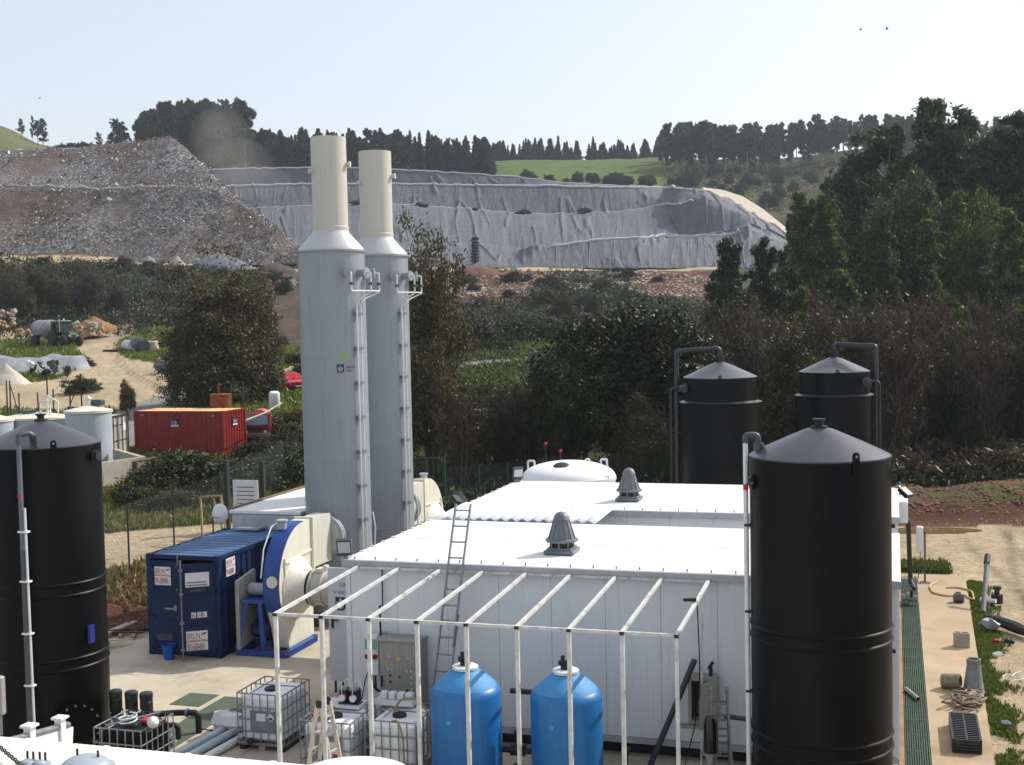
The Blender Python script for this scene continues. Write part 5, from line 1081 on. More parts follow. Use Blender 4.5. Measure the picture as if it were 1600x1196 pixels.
rigid(t, [(-6.6, 21.1, 1.75), (-6.15, 21.1, 1.75), (-6.15, 21.1, .1)], .05, BLACKM, 'pipe', .08); rigid(t, [(-6.7, 20.9, .75), (-6.1, 20.9, .75), (-6.1, 20.9, .1)], .06, BLACKM, 'pipe', .08)
b = MB(); b.cyl((-6.42, 20.9, .75), (-6.42, 20.9, 1.0), .04, n=10); b.cyl((-6.42, 20.9, .98), (-6.42, 20.9, 1.1), .07, n=10); b.cyl((-6.55, 20.9, .75), (-6.3, 20.9, .75), .1, n=14); b.build('valve', BLACKM, t)
b = MB(); b.box((-6.3, 20.5, .5), (.2, .16, .3), ch=.03); b.build('actuator', BLACKM, t, False); b = MB(); b.cyl((-6.2, 20.45, .5), (-6.2, 20.4, .5), .06, n=12); b.build('red_dial', REDM, t)
t = thing('booster_pump', 'black pump low behind the second blue tank', 'pump', (-4.55, 21.2, 0)); b = MB(); b.cyl((-4.9, 21.2, .3), (-4.4, 21.2, .3), .14, n=16); b.build('motor', BLACKM, t); b = MB(); b.cyl((-4.55, 21.2, .4), (-4.55, 21.2, .75), .05, n=10); b.cyl((-4.55, 21.2, .7), (-4.5, 21.2, .85), .06, n=10); b.build('riser', BLACKM, t); b = MB(); b.box((-4.65, 21.2, .1), (.6, .35, .16)); b.build('base', STEEL, t, False)

# ================================================================ THINGS ON THE WALKWAY
t = thing('post_box', 'small white box on a steel post at the walkway end', 'control post', (.85, 40.2, 0)); b = MB(); b.span((.82, 40.17, 0), (.88, 40.23, 1.62)); b.build('post', M('rusty_post', (110, 92, 80), rough=.8), t, False)
b = MB(); b.span((.6, 40.0, .95), (.8, 40.28, 1.75), ch=.02); b.build('case', PVCW, t, False); b = MB(); b.box((.85, 40.2, .02), (.3, .2, .04)); b.build('foot', STEEL, t, False)
b = MB(); b.tube([(.72, 40.1, .95), (.7, 40.05, .5), (.62, 40.0, .02)], .015, 6); b.build('cable', PVCG, t)
b = MB(); b.tube(arc([(1.2, 40.3, .03), (.95, 39.6, .03), (1.05, 38.6, .03), (1.5, 38.3, .03), (1.9, 38.5, .04), (2.15, 37.9, .03), (2.15, 39.2, .03), (1.75, 39.6, .03), (1.45, 39.5, .03)], .6, 7), .026, 8); tag(b.build('hose', M('yellow_hose', (196, 178, 104), rough=.6)), 'yellow hose looped on the walkway end', 'hose')
t = thing('small_motor', 'small dark motor lying on the walkway by the hose', 'motor', (1.72, 37.7, 0)); b = MB(); b.cyl((1.58, 37.7, .13), (1.86, 37.65, .13), .12, n=16); b.build('body', M('motor_grey', (96, 92, 84), rough=.6), t); b = MB(); b.box((1.72, 37.68, .03), (.2, .24, .05)); b.build('foot', BLACKM, t, False); b = MB(); b.box((1.7, 37.68, .27), (.14, .12, .08)); b.build('terminal_box', STEEL, t, False)
t = thing('concrete_block', 'hollow concrete block standing on the walkway', 'concrete block', (1.55, 32.7, 0)); CB = M('block_grey', (160, 154, 142), (140, 134, 122), .95, scale=6, bump=.4)
b = MB()
for a, c_ in (((1.36, 32.6, 0), (1.74, 32.64, .36)), ((1.36, 32.76, 0), (1.74, 32.8, .36)), ((1.36, 32.64, 0), (1.4, 32.76, .36)), ((1.53, 32.64, 0), (1.57, 32.76, .36)), ((1.7, 32.64, 0), (1.74, 32.76, .36))): b.span(a, c_)
b.build('block', CB, t, False)
t = thing('metal_funnel', 'grey tapered metal cone standing on the walkway', 'metal cone', (1.62, 28.9, 0)); b = MB(); b.lathe((1.62, 28.9, 0), [(.24, 0), (.22, .03), (.14, .62), (.15, .63), (.15, .72), (.12, .72), (.11, .6), (.2, .02)], 28, caps=False); b.build('cone', M('dull_zinc', (130, 132, 134), (110, 112, 114), .55, .4, scale=5), t)
SCR = M('scrap_webbing', (146, 134, 112), (104, 94, 78), .9, scale=9)
for i in range(3):
    r_ = random.Random(i+40); b = MB()
    for k in range(5):
        c_ = Vector((1.35+r_.uniform(-.25, .25), 28.1+r_.uniform(-.5, .5), .03)); pts = [c_+Vector((.24*math.cos(q*1.3+k)+r_.uniform(-.08, .08), .34*math.sin(q*1.1+k*2)+r_.uniform(-.1, .1), r_.uniform(0, .16))) for q in range(7)]; b.tube(arc(pts, .4, 6), r_.uniform(.014, .034), 6)
    tag(b.build('webbing_strap', [SCR, M('scrap_brown', (116, 96, 78), rough=.9), M('scrap_pale', (170, 160, 142), rough=.9)][i]), ['tan webbing strap tangled on the walkway', 'brown hose piece in the tangle on the walkway', 'pale strap in the tangle on the walkway'][i], 'strap')
t = thing('dented_drum', 'tan dented drum lying beside the metal cone', 'drum', (1.1, 28.9, 0)); b = MB(); b.lathe((.95, 29.0, .16), [(.02, 0), (.16, .02), (.17, .4), (.13, .42), (.12, .1)], 18, axis=(1, -.3, .1), caps=False); b.build('shell', SCR, t)
t = thing('crate_stack', 'stack of black plastic grids on the near walkway', 'plastic grids', (1.28, 25.5, 0)); CR = M('crate_black', (34, 34, 37), rough=.45, scale=5)
for k in range(5):
    zz = k*.055; x0, x1, y0, y1 = 1.02, 1.52, 24.75, 26.4; b = MB()
    for y in np.linspace(y0, y1, 16): b.span((x0+.02, y-.018, zz+.008), (x1-.02, y+.018, zz+.045))
    for x in (x0, (x0+x1)/2, x1): b.span((x-.018, y0, zz+.004), (x+.018, y1, zz+.05))
    b.build('grid', CR, t, False)
b = MB(); b.lathe((.2, 28.6, .04), [(.05, 0), (.05, .75), (.04, .75), (.04, 0)], 16, axis=(.35, -1, .0), caps=False); tag(b.build('tube_offcut', M('tube_grey', (150, 150, 146), rough=.5)), 'short grey tube lying over the drain grating', 'tube')
t = thing('upright_pipe', 'grey pipe leaning up out of the grass by the walkway', 'pipe', (2.35, 36.9, 0)); b = MB(); b.cyl((2.3, 36.6, 0), (2.5, 38.0, 1.15), .07, n=12); b.build('pipe', M('pipe_grey', (120, 122, 122), rough=.5), t); b = MB(); b.cyl((2.48, 37.9, 1.1), (2.53, 38.2, 1.28), .085, n=12); b.build('socket', BLACKM, t)
t = thing('black_valve', 'black valve standing in the grass beyond the walkway', 'valve', (2.75, 37.8, 0)); b = MB(); b.cyl((2.75, 37.8, 0), (2.75, 37.8, .25), .16, n=14); b.cyl((2.75, 37.8, .25), (2.75, 37.8, .42), .07, n=10); b.cyl((2.75, 37.8, .4), (2.75, 37.8, .48), .12, n=12); b.build('body', BLACKM, t); b = MB(); b.cyl((2.3, 37.7, .1), (2.7, 37.5, .12), .06, n=10); b.build('spigot', PVCW, t)
t = thing('burst_hose', 'black collapsed hose lying in the grass verge', 'hose', (2.8, 34.9, 0)); b = MB(); b.tube([(2.3, 35.9, .05), (2.6, 35.2, .1), (3.0, 34.6, .08), (3.4, 34.0, .05)], [.05, .14, .16, .08], 8); b.build('tube', BLACKM, t)
for i, (x, y, s, mm) in enumerate(((2.35, 34.7, .34, STEEL), (2.32, 31.9, .16, PVCW), (2.4, 33.3, .12, REDM), (2.1, 26.6, .14, STEEL), (2.7, 33.2, .2, BLACKM))):
    b = MB(); b.blob((x, y, s*.4), (s*1.5, s, s*.8), i+3, 8, .35); tag(b.build('scrap_piece', mm), ['crumpled silver foil bag in the grass verge', 'crumpled white bag in the grass verge', 'small red and white scrap in the grass verge', 'small grey scrap near the black grids', 'black scrap piece beside the collapsed hose'][i], 'scrap')
b = MB(); b.tube([Vector((2.45+.25*math.cos(a)+.02*i, 29.9+.35*math.sin(a*1.1), .04+.01*i)) for i, a in enumerate([i*.7 for i in range(22)])], .012, 5); tag(b.build('wire_tangle', PVCW), 'tangle of pale wire in the grass verge', 'wire')
# gear on the building's end wall
t = thing('wall_unit', 'white air unit on the end wall above the drain', 'air unit', (.2, 30, 2.0)); b = MB(); b.span((-.02+.08, 33.0, 3.0), (.3, 34.2, 3.55), ch=.02); b.build('case', PVCW, t, False)
b = MB(); b.tube(arc([(.12, 38.0, 2.3), (.35, 38.0, 2.3), (.4, 38.0, .5), (.5, 37.6, .35)], .15), .07, 10); tag(b.build('wall_hose', BLACKM), 'black hose bending down beside the end wall', 'hose')
t = thing('pipe_valve', 'dark pipe valve over the drain grating end', 'valve', (.4, 37.2, 0)); b = MB(); b.cyl((.15, 37.2, .18), (.6, 37.1, .18), .09, n=14); b.cyl((.3, 37.2, .18), (.36, 37.2, .18), .16, n=14); b.build('body', M('pipe_grey', (120, 122, 122)), t); b = MB(); b.cyl((.42, 37.1, .2), (.42, 37.0, .45), .04, n=8); b.build('stem', BLACKM, t)
# ================================================================ MIDDLE DISTANCE, LEFT
def gnd(px, py): return on_ground(px, py)
# red container
x0, x1, y0, y1, zb = -39.7, -34.2, 59.2, 61.64, 1.18
t = container('red_container', 'red corrugated steel container with pale roof beyond the bramble', x0, x1, y0, y1, zb, 2.59, CRED, CRED)
roof_corr(t, x0+.09, x1-.09, y0+.1, y1-.1, zb+2.58, M('container_roof_buff', (212, 176, 120), (186, 150, 100), .7, scale=1.5, stain=(160, 120, 84)), 'y', 14)
def lnp(o, ex, w):
    o = Vector(o); b = MB(); nr = ex.cross(EZ); b.prism([(0, .1), (w, .1), (w, w*.85), (0, w*.85)], o, ex, EZ, nr*.008); b.build('sign', NAVY, t, False)
    text('Lnp', w*.6, o+ex*w*.08+EZ*w*.34+nr*.012, ex, EZ, SIGNW, t, sx=.8)
    b = MB(); b.prism([(0, 0), (w, 0), (w, .09), (0, .09)], o, ex, EZ, nr*.008); b.build('sign_strip', SIGNW, t, False)
lnp((x0+2.3, y0-.012, zb+1.75), EX, .48); lnp((x1+.012, y0+.95, zb+1.75), EY, .48)
for xx in (x0+.42, x1-.72): b = MB(); b.span((xx, y0-.008, zb+2.3), (xx+.2, y0-.002, zb+2.4)); b.build('code_plate', M('code_violet', (150, 120, 150), rough=.5), t, False)
r_ = random.Random(3); b = MB()
for k in range(6): a = Vector((x0+.95+k*.09, y0-.012, zb+.95-.04*k)); b.tube([a, a+Vector((r_.uniform(-.05, .12), 0, r_.uniform(-.25, .2))), a+Vector((r_.uniform(0, .16), 0, r_.uniform(-.2, .05)))], .009, 5)
b.build('scratched_mark', M('scratch', (176, 140, 140), rough=.8), t)
b = MB(); b.span((x0-.4, y0-.5, zb-.5), (x1+.9, y1+.4, zb-.005)); tag(b.build('container_plinth', CONCD, None, False), 'concrete plinth under the red container', 'plinth')
# black pipes lying beside it
for i in range(5):
    p = Vector((-33.7+.17*i, 58.0+.1*i, 1.3)); b = MB(); b.cyl(p, p+Vector((2.0, 2.6, .1)), .05+.01*(i % 2), n=10); tag(b.build('black_pipe', [BLACKM, PVCG][i % 2]), 'dark pipe lying in the grass beside the red container', 'pipe', 'dark pipes beside the red container')
# rusty drum behind it
p = gpos(344, 70); p.z = 2.0; t = thing('rusty_drum', 'rusty orange drum showing above the red container', 'drum', p); b = MB(); b.lathe(p, [(.6, 0), (.6, 1.0), (.62, 1.02), (.6, 1.04), (.6, 2.45), (.62, 2.47), (.6, 2.5), (0, 2.5)], 36, caps=False); b.build('shell', RUST, t)
b = MB(); b.cyl(p+Vector((-.15, 0, 2.5)), p+Vector((-.15, 0, 2.9)), .06, n=10); b.tube([p+Vector((-.15, 0, 2.9)), p+Vector((-.1, 0, 3.05)), p+Vector((.05, 0, 3.0))], .05, 8); b.build('spout', RUST, t)
t = thing('goal_stand', 'small dark stand of two uprights beside the rusty drum', 'stand', p+Vector((.8, .3, 0)))
for dx_ in (0, .75): b = MB(); b.bar(p+Vector((.3+dx_, .6, 0)), p+Vector((.3+dx_, .6, 3.1)), .07); b.build('upright', POSTG, t, False)
b = MB(); b.bar(p+Vector((.25, .6, 3.1)), p+Vector((1.1, .6, 3.1)), .09); b.build('crossbar', POSTG, t, False)
# pale grey container with doors
p0 = at_v(172, 715, 63); p1 = at_v(207, 713, 66); p0.z = p1.z = 1.25; GD = M('dirty_cream_steel', (186, 184, 176), (160, 158, 150), .6, scale=1, streak=(126, 120, 110))
ex = (p1-p0); ex.z = 0; w_ = 2.44; ex.normalize(); en = Vector((ex.y, -ex.x, 0))
t = thing('grey_container', 'weathered pale container seen end on by the grey tank', 'container', p0)
def PB(s, d, z): return p0+ex*s-en*d+EZ*z
R = Matrix((ex, -en, EZ)).transposed()
b = MB(); b.box(PB(w_/2, 3.05, 1.3), (w_-.06, 5.98, 2.5), m=R); b.build('body', GD, t, False)
for s in (.04, w_-.04): b = MB(); b.box(PB(s, 0, 1.3), (.1, .14, 2.59), m=R); b.build('corner_post', BLACKM, t, False)
for z in (.06, 2.54): b = MB(); b.box(PB(w_/2, -.0, z), (w_-.2, .12, .1), m=R); b.build('end_rail', BLACKM if z > 1 else GD, t, False)
for s in (.62, 1.82):
    b = MB(); b.box(PB(s, -.01, 1.3), (1.1, .06, 2.36), m=R); lf = b.build('door', GD, t, False)
    for ds in (-.28, .28): b = MB(); b.cyl(PB(s+ds, -.09, .1), PB(s+ds, -.09, 2.5), .03, n=8); b.build('locking_bar', M('bar_dark', (70, 66, 62), rough=.6), lf)
    for z in (.5, 1.3, 2.1): b = MB(); b.box(PB(s, -.05, z), (1.0, .03, .06), m=R); b.build('door_rib', M('bar_dark', (70, 66, 62)), lf, False)
b = MB(); b.box(PB(1.9, -.06, 1.95), (.5, .02, .4), m=R); b.build('sticker', SIGNW, t, False)
# grey tanks
GT = M('tank_grey_blue', (176, 186, 194), (164, 174, 183), .5, scale=.7, streak=(150, 158, 164)); GL = M('tank_lid_cream', (216, 212, 196), (200, 196, 180), .55, scale=1)
def gtank(px, v, rp, ytop, zb, label, extra):
    c_ = at_v(px, ytop, v); r = rp*v*1.03/F; t = thing('grey_tank', label, 'storage tank', (c_.x, c_.y, zb), 'pale grey tanks by the bund'); z = c_.z
    b = MB(); b.lathe((c_.x, c_.y, 0), [(r, zb), (r, z-.12)], 72, caps=False); b.build('shell', GT, t)
    b = MB(); b.lathe((c_.x, c_.y, 0), [(r, z-.13), (r+.05, z-.12), (r+.05, z), (r-.05, z+.02), (r*.3, z+.2), (0, z+.24)], 72, caps=False); b.build('lid', GL, t)
    return t, c_, r, z
t, c_, r, z = gtank(138, 62, 34, 641, 1.1, 'tall pale grey tank with cream lid beside the weathered container', 0)
b = MB(); b.cyl((c_.x, c_.y, z+.2), (c_.x, c_.y, z+.55), .08, n=12); b.cyl((c_.x-.02, c_.y, z+.5), (c_.x+.1, c_.y, z+.62), .1, n=12); b.build('vent', PVCW, t)
b = MB(); b.box((c_.x+.35, c_.y+.3, z+.35), (.6, .4, .3), ch=.04); b.build('hatch_box', PVCG, t, False)
for dx_ in (-.95, -.75, -.5): b = MB(); b.lathe((c_.x+dx_, c_.y-.2, z+.04), [(.1, 0), (.1, .1), (.06, .14), (0, .14)], 12, caps=False); b.build('bung', BLACKM, t)
rigid(t, [(c_.x-r*.98, c_.y-.1, 1.2), (c_.x-r*.98, c_.y-.1, z-.05)], .03, PVCG, 'riser')
t, c_, r, z = gtank(54, 64, 46, 651, 1.1, 'wider pale grey tank half hidden behind the dark dome', 0)
b = MB(); b.lathe((c_.x-.1, c_.y-.3, z+.18), [(.35, 0), (.35, .14), (.28, .18), (0, .18)], 26, caps=False); b.build('manway', PVCG, t)
FR = M('pipe_white', (224, 222, 212), rough=.5)
for a, e in (((.35, 0, .15), (.35, 0, .75)), ((.95, 0, .1), (.95, 0, .75)), ((.35, 0, .75), (.95, 0, .75)), ((.65, .2, .15), (.65, .2, 1.05)), ((.65, .2, 1.05), (1.35, .1, .75)), ((1.35, .1, .75), (1.35, .1, .2)), ((.35, 0, .4), (.95, 0, .4))):
    b = MB(); b.bar(c_+Vector(a), c_+Vector(e), .07); b.build('pipe_frame', FR, t, False)
b = MB(); b.cyl((c_.x+r*.85, c_.y-r*.5, 1.2), (c_.x+r*.85, c_.y-r*.5, z), .04, n=8); b.build('rusty_riser', RUST, t)
t, c_, r, z = gtank(-14, 62, 32, 655, 1.1, 'pale grey tank cut off by the picture edge', 0)
b = MB(); b.span(at_v(-40, 640, 72)+Vector((0, 0, -3)), at_v(130, 646, 76)); tag(b.build('red_shed', M('brick_red_paint', (120, 40, 34), rough=.7), None, False), 'low dark red shed wall behind the grey tanks', 'shed')
# bund wall
t = thing('bund_wall', 'pale concrete bund wall in front of the grey tank', 'wall', (-33, 49, .9))
pa, pb_ = at_z(150, 732, 2.3), at_z(221, 716, 2.3); pc = at_z(176, 716, 2.3)
b = MB(); b.bar((pa.x-1.5, pa.y-.8, 1.5), (pb_.x, pb_.y, 1.5), .25, 1.7); b.build('wall_panel', CONCD, t, False)
b = MB(); b.bar((pb_.x, pb_.y+.15, 1.5), (pb_.x-3.6, pb_.y+3.2, 1.5), .25, 1.68); b.build('wall_panel', CONCD, t, False)
b = MB(); b.cyl((pa.x-1, pa.y-.9, .95), (pb_.x+.3, pb_.y-.6, 1.0), .13, n=12); tag(b.build('clay_pipe', M('clay_pink', (206, 170, 150), rough=.8)), 'pinkish pipe lying along the foot of the bund wall', 'pipe')
p = at_z(192, 760, 1.0); t = thing('standpipe', 'small tap standpipe before the bund wall', 'standpipe', p); b = MB(); b.cyl(p, p+EZ*1.0, .03, n=8); b.build('pipe', RUST, t); b = MB(); b.bar(p+EZ*1.0, p+Vector((.25, 0, .98)), .04); b.build('tap', RUST, t, False)
# ramp hand rail
RL = M('rail_brown', (120, 88, 72), (96, 70, 58), .7, scale=4); a = at_v(208, 722, 54); e = at_v(303, 705, 56); t = thing('hand_rail', 'rusty sloping hand rail above the bramble', 'hand rail', (a.x, a.y, 1))
b = MB(); b.tube([a, e], .05, 8); b.build('top_rail', RL, t); b = MB(); b.tube([a-EZ*.35+Vector((.3, 0, 0)), e-EZ*.35], .03, 8); b.build('middle_rail', RL, t)
for s in (0, .35, .68, 1): q = a+(e-a)*s; b = MB(); b.cyl((q.x, q.y, .9), q, .045, n=8); b.build('post', RL, t)
b = MB(); b.cyl((a.x+.25, a.y-.2, .8), (a.x+.22, a.y-.2, a.z+.05), .13, n=10); tag(b.build('timber_post', M('dark_timber', (92, 78, 66), rough=.9)), 'thick timber post at the lower end of the hand rail', 'post')
# chain-link fence along the pad edge
def fence(pts, h, label, mesh=True, pm=POSTG, name='wire_fence', r=.03):
    t = thing(name, label, 'fence', pts[0])
    for i, p in enumerate(pts):
        b = MB(); b.cyl(p, Vector(p)+EZ*h, r, n=8); b.build('post', pm, t)
    if mesh:
        W_ = M('fence_wire', (110, 116, 112), rough=.6)
        for i in range(len(pts)-1):
            a, c_ = Vector(pts[i]), Vector(pts[i+1]); e = c_-a; L = math.hypot(e.x, e.y); b = MB(); n = int(L/.16); w = .004
            d = Vector((-e.y, e.x, 0)).normalized()*.002
            for k in range(-int(h/.16), n):
                for sg in (0, 1):
                    s0 = max(0, k*.16/L); z0 = max(0, -k*.16); s1 = min(1, (k*.16+h)/L); z1_ = min(h, (L-k*.16))
                    if s1 <= s0: continue
                    if sg: s0, s1 = 1-s0, 1-s1
                    P_, Q_ = a+e*s0+EZ*z0, a+e*s1+EZ*z1_; b.add([P_-EZ*w+d, P_+EZ*w+d, Q_+EZ*w+d, Q_-EZ*w+d], [(0, 1, 2, 3)])
            b.build('netting', W_, t, False)
    return t
fp = [gnd(152, 930), gnd(192, 915), gnd(264, 870), gnd(330, 838)]
fp = [at_v(191, 905, 38.5), at_v(264, 860, 41), at_v(322, 825, 44)]
fence([gpos(130, 36.5), gpos(191, 38.6), gpos(263, 41.5), gpos(325, 44), gpos(372, 49), gpos(440, 55)], 2.1, 'wire mesh fence along the pad edge behind the blue container')
# notice board, frame stand
p = gpos(366, 45); t = thing('notice_board', 'white notice board between two dark posts near the cabin dish', 'notice board', p)
for dx_ in (-.45, 1.0): b = MB(); b.bar(p+Vector((dx_, 0, 0)), p+Vector((dx_, 0, 2.6)), .16); b.build('post', POSTG, t, False)
b = MB(); b.box(p+Vector((.28, .05, 1.35)), (1.0, .04, 1.1)); b.build('board', SIGNW, t, False)
for k in range(6): b = MB(); b.box(p+Vector((.28, .02, .9+k*.15)), (.7, .01, .03)); b.build('printed_line', INKG, t, False)
p = gpos(322, 43); t = thing('frame_stand', 'bare wooden trestle frame beside the sandy track', 'frame', p)
for a, e in (((-.35, 0, 0), (-.5, .2, 1.55)), ((.62, 0, 0), (.3, .2, 1.6)), ((-.5, .2, 1.55), (.3, .2, 1.6)), ((.2, .6, 0), (.0, .2, 1.5))): b = MB(); b.bar(p+Vector(a), p+Vector(e), .06); b.build('bar', WOOD, t, False)
# pallets and pipes on the kerb
for i, (x, y) in enumerate(((-20.15, 27.6), (-20.1, 29.3))):
    t = thing('pallet_board', ['pale broken pallet lying on the kerb by the picture-edge tank', 'dark pallet bits on the kerb near the blue container'][i], 'pallet', (x, y, 0))
    for k in range(4): b = MB(); b.box((x+.1*k, y+.25*k-.3, .12+.02*(k % 2)), (1.3, .1, .03), rz=.5 if i == 0 else .2+.3*k); b.build('plank', [M('pale_plank', (206, 190, 160), rough=.9), M('dark_plank', (70, 56, 46), rough=.9)][i], t, False)
    for k in range(2): b = MB(); b.box((x-.1+.4*k, y-.1, .06), (.1, 1.0, .08), rz=.5); b.build('bearer', WOOD, t, False)
for i in range(4):
    p = Vector((-19.9, 30.9+.1*i, .75+.06*i)); b = MB(); b.tube([p+Vector((-.9, .4, .15)), p+Vector((-.3, .1, .2)), p+Vector((.4, 0, .0)), p+Vector((1.0, -.6, -.35))], .03, 6); tag(b.build('bent_pipe', [STEEL, PVCG][i % 2]), 'bent grey pipe resting on the red earth cut', 'pipe', 'bent pipes on the earth cut')
b = MB(); b.span((-20.55, 18, -.1), (-20.32, 31, .14), ch=.01); tag(b.build('kerb', CONCD, None, False), 'concrete kerb along the pad edge', None, None, 'structure')
# green mesh gate behind the stacks
p = at_v(668, 775, 52); p.z = .3; t = thing('mesh_gate', 'green mesh gate frame standing beside the farther stack', 'gate', p)
gx = Vector((.97, .25, 0)); 
for s in (-.9, .0, .75): b = MB(); b.bar(p+gx*s, p+gx*s+EZ*2.35, .05); b.build('upright', GREENM, t, False)
for z in (.25, 2.35): b = MB(); b.bar(p-gx*.9+EZ*z, p+gx*.75+EZ*z, .06 if z > 1 else .2); b.build('rail', GREENM, t, False)
b = MB()
for k in range(20): b.bar(p+gx*(-.88+k*.085)+EZ*.3, p+gx*(-.88+k*.085)+EZ*2.3, .008)
for k in range(12): b.bar(p-gx*.9+EZ*(.35+k*.165), p+gx*.75+EZ*(.35+k*.165), .008)
b.build('wire_mesh', GREENM, t, False)
fence([gpos(690, 53), gpos(745, 54), gpos(790, 55), gpos(850, 56), gpos(1050, 57), gpos(1200, 57.5)], 1.9, 'green wire fence behind the white domed tank', True, GREENM)
fence([gpos(1395, 55), gpos(1450, 55.5), gpos(1510, 56), gpos(1570, 56.5), gpos(1640, 57)], 1.8, 'thin wire fence before the woods beyond the red berm', False, POSTG, r=.025)
# distant posts with struts beside the sand track
for i, (px, py, h) in enumerate(((12, 648, 2.6), (17, 646, 2.6), (31, 657, 1.8), (60, 648, 1.8), (75, 640, 3.0), (84, 640, 2.0), (110, 640, 2.4), (128, 640, 2.9))):
    p = at_v(px, py, 82); p.z = gz(p.x, p.y); b = MB(); b.cyl(p, p+EZ*h, .045, n=8)
    tag(b.build('fence_post', POSTG), ['first dark post from the picture edge beyond the grey tanks', 'second dark post from the picture edge beyond the grey tanks', 'third, shorter post beyond the grey tanks', 'fourth, shorter post beyond the grey tanks', 'tallest lone post beyond the grey tanks', 'fifth short post beyond the grey tanks', 'sixth post beyond the grey tanks', 'strutted end post beyond the grey tanks'][i], 'post', 'posts beyond the grey tanks')
    if i in (1, 7):
        b = MB(); b.bar(p+EZ*(h-.2), p+Vector((1.0 if i == 1 else -1.1, -.3, 0)), .05); tag(b.build('strut', POSTG, None, False), ['leaning strut', 'leaning strut'][0]+(' of the post nearest the picture edge' if i == 1 else ' of the end post by the grey tank'), 'strut')

# ================================================================ VEHICLES
GL_ = M('car_glass', (36, 44, 50), (30, 36, 42), .08, scale=4)
def red_car(p, yaw):
    t = thing('parked_car', 'small red hatchback parked on the road behind the nearer stack', 'car', p, rz=yaw)
    CR_ = M('car_red', (178, 28, 42), (164, 24, 38), .25, scale=2); L, Wd = 3.6, 1.62
    def loft(b, secs):
        n = len(secs[0][1]); vs = []; fs = []
        for x, ring in secs: vs += [(x, y, z) for y, z in ring]
        for i in range(len(secs)-1): fs += [(i*n+k, i*n+(k+1) % n, (i+1)*n+(k+1) % n, (i+1)*n+k) for k in range(n)]
        fs += [tuple(range(n)), tuple(range((len(secs)-1)*n, len(secs)*n))]; b.add(vs, fs)
    def ring(w, z0, z1, tuck=.06): return [(-w+tuck, z0), (-w, z0+.2), (-w, z1-.12), (-w+.12, z1), (w-.12, z1), (w, z1-.12), (w, z0+.2), (w-tuck, z0)]
    b = MB(); loft(b, [(-1.78, ring(.7, .42, .74)), (-1.66, ring(.78, .28, .8)), (-.7, ring(.81, .22, .9)), (.4, ring(.81, .22, .92)), (1.35, ring(.81, .24, .95)), (1.72, ring(.76, .32, .92)), (1.8, ring(.7, .42, .85))]); b.build('body', CR_, t, True, 30, local=True)
    def ring2(w, z0, w2, z1): return [(-w, z0), (-w2, z1-.08), (-w2+.12, z1), (w2-.12, z1), (w2, z1-.08), (w, z0)]
    b = MB(); loft(b, [(-.62, ring2(.74, .88, .72, .93)), (.02, ring2(.76, .9, .6, 1.36)), (.9, ring2(.76, .9, .6, 1.4)), (1.5, ring2(.74, .9, .6, 1.3)), (1.72, ring2(.72, .88, .66, .95))]); b.build('cabin', CR_, t, True, 30, local=True)
    b = MB(); b.add([(-.56, -.64, .95), (-.56, .64, .95), (-.04, .53, 1.31), (-.04, -.53, 1.31)], [(0, 1, 2, 3)]); b.build('windscreen', GL_, t, False, local=True)
    for s in (-1, 1):
        for xa, xb, xc, xd in ((-.35, .5, .5, .05), (.57, 1.35, 1.25, .57)): b = MB(); b.add([(xa, s*.765, .95), (xb, s*.765, .95), (xc, s*.635, 1.3), (xd, s*.635, 1.3)], [(0, 1, 2, 3)]); b.build('side_window', GL_, t, False, local=True)
        for x in (-1.15, 1.12):
            b = MB(); b.lathe((x, s*.66, .28), [(.2, 0), (.28, .0), (.29, .06), (.28, .16), (.2, .16)], 22, axis=(0, s, 0)); w_ = b.build('wheel', RUBBER, t, local=True); b = MB(); b.cyl((x, s*.8, .28), (x, s*.825, .28), .17, n=18); b.build('rim', STEEL, w_, local=True)
        b = MB(); b.box((-1.74, s*.52, .66), (.08, .3, .14), ch=.02); b.build('headlight', M('lamp_clear', (210, 214, 218), rough=.15), t, False, local=True)
        b = MB(); b.box((-.42, s*.85, .98), (.1, .14, .1), ch=.02); b.build('mirror', CR_, t, False, local=True)
    b = MB(); b.box((-1.79, 0, .42), (.06, 1.3, .12), ch=.02); b.build('bumper', BLACKM, t, False, local=True); b = MB(); b.box((-1.83, 0, .45), (.01, .5, .1)); b.build('number_plate', SIGNW, t, False, local=True)
    return t
p = at_v(457, 612, 94); p.z = gz(p.x, p.y)-.05; red_car(p, rad(132))
def wheel(t, x, y, r, w, mat_r=RUBBER, hub=None):
    b = MB(); s = 1 if y > 0 else -1
    b.lathe((x, y-w/2, r), [(r*.55, 0), (r*.9, 0), (r, w*.2), (r, w*.8), (r*.9, w), (r*.55, w)], 24, axis=(0, 1, 0)); o = b.build('wheel', mat_r, t, local=True)
    b = MB(); b.lathe((x, y-w*.4, r), [(0, 0), (r*.52, 0), (r*.56, w*.4), (r*.52, w*.8), (0, w*.8)], 18, axis=(0, 1, 0), caps=False); b.build('rim', hub or STEEL, o, local=True)
    for k in range(16):
        a = k*math.pi/8; b2 = Vector((x+r*1.01*math.cos(a), y, r+r*1.01*math.sin(a)))
    return o
TG = M('tractor_green', (30, 62, 40), (24, 50, 34), .45, scale=3); TYR = M('dusty_tyre', (58, 48, 42), (40, 36, 34), .9, scale=4)
p = at_v(97, 545, 131); p.z = gz(p.x, p.y); YAW = rad(152)
t = thing('tractor', 'dark green tractor with cab on the sandy track', 'tractor', p, rz=YAW+math.pi)
for y in (-.85, .85): wheel(t, -.2, y, .85, .5, TYR, M('rim_dark', (44, 56, 44), rough=.6)); wheel(t, 2.15, y, .6, .4, TYR, M('rim_dark', (44, 56, 44)))
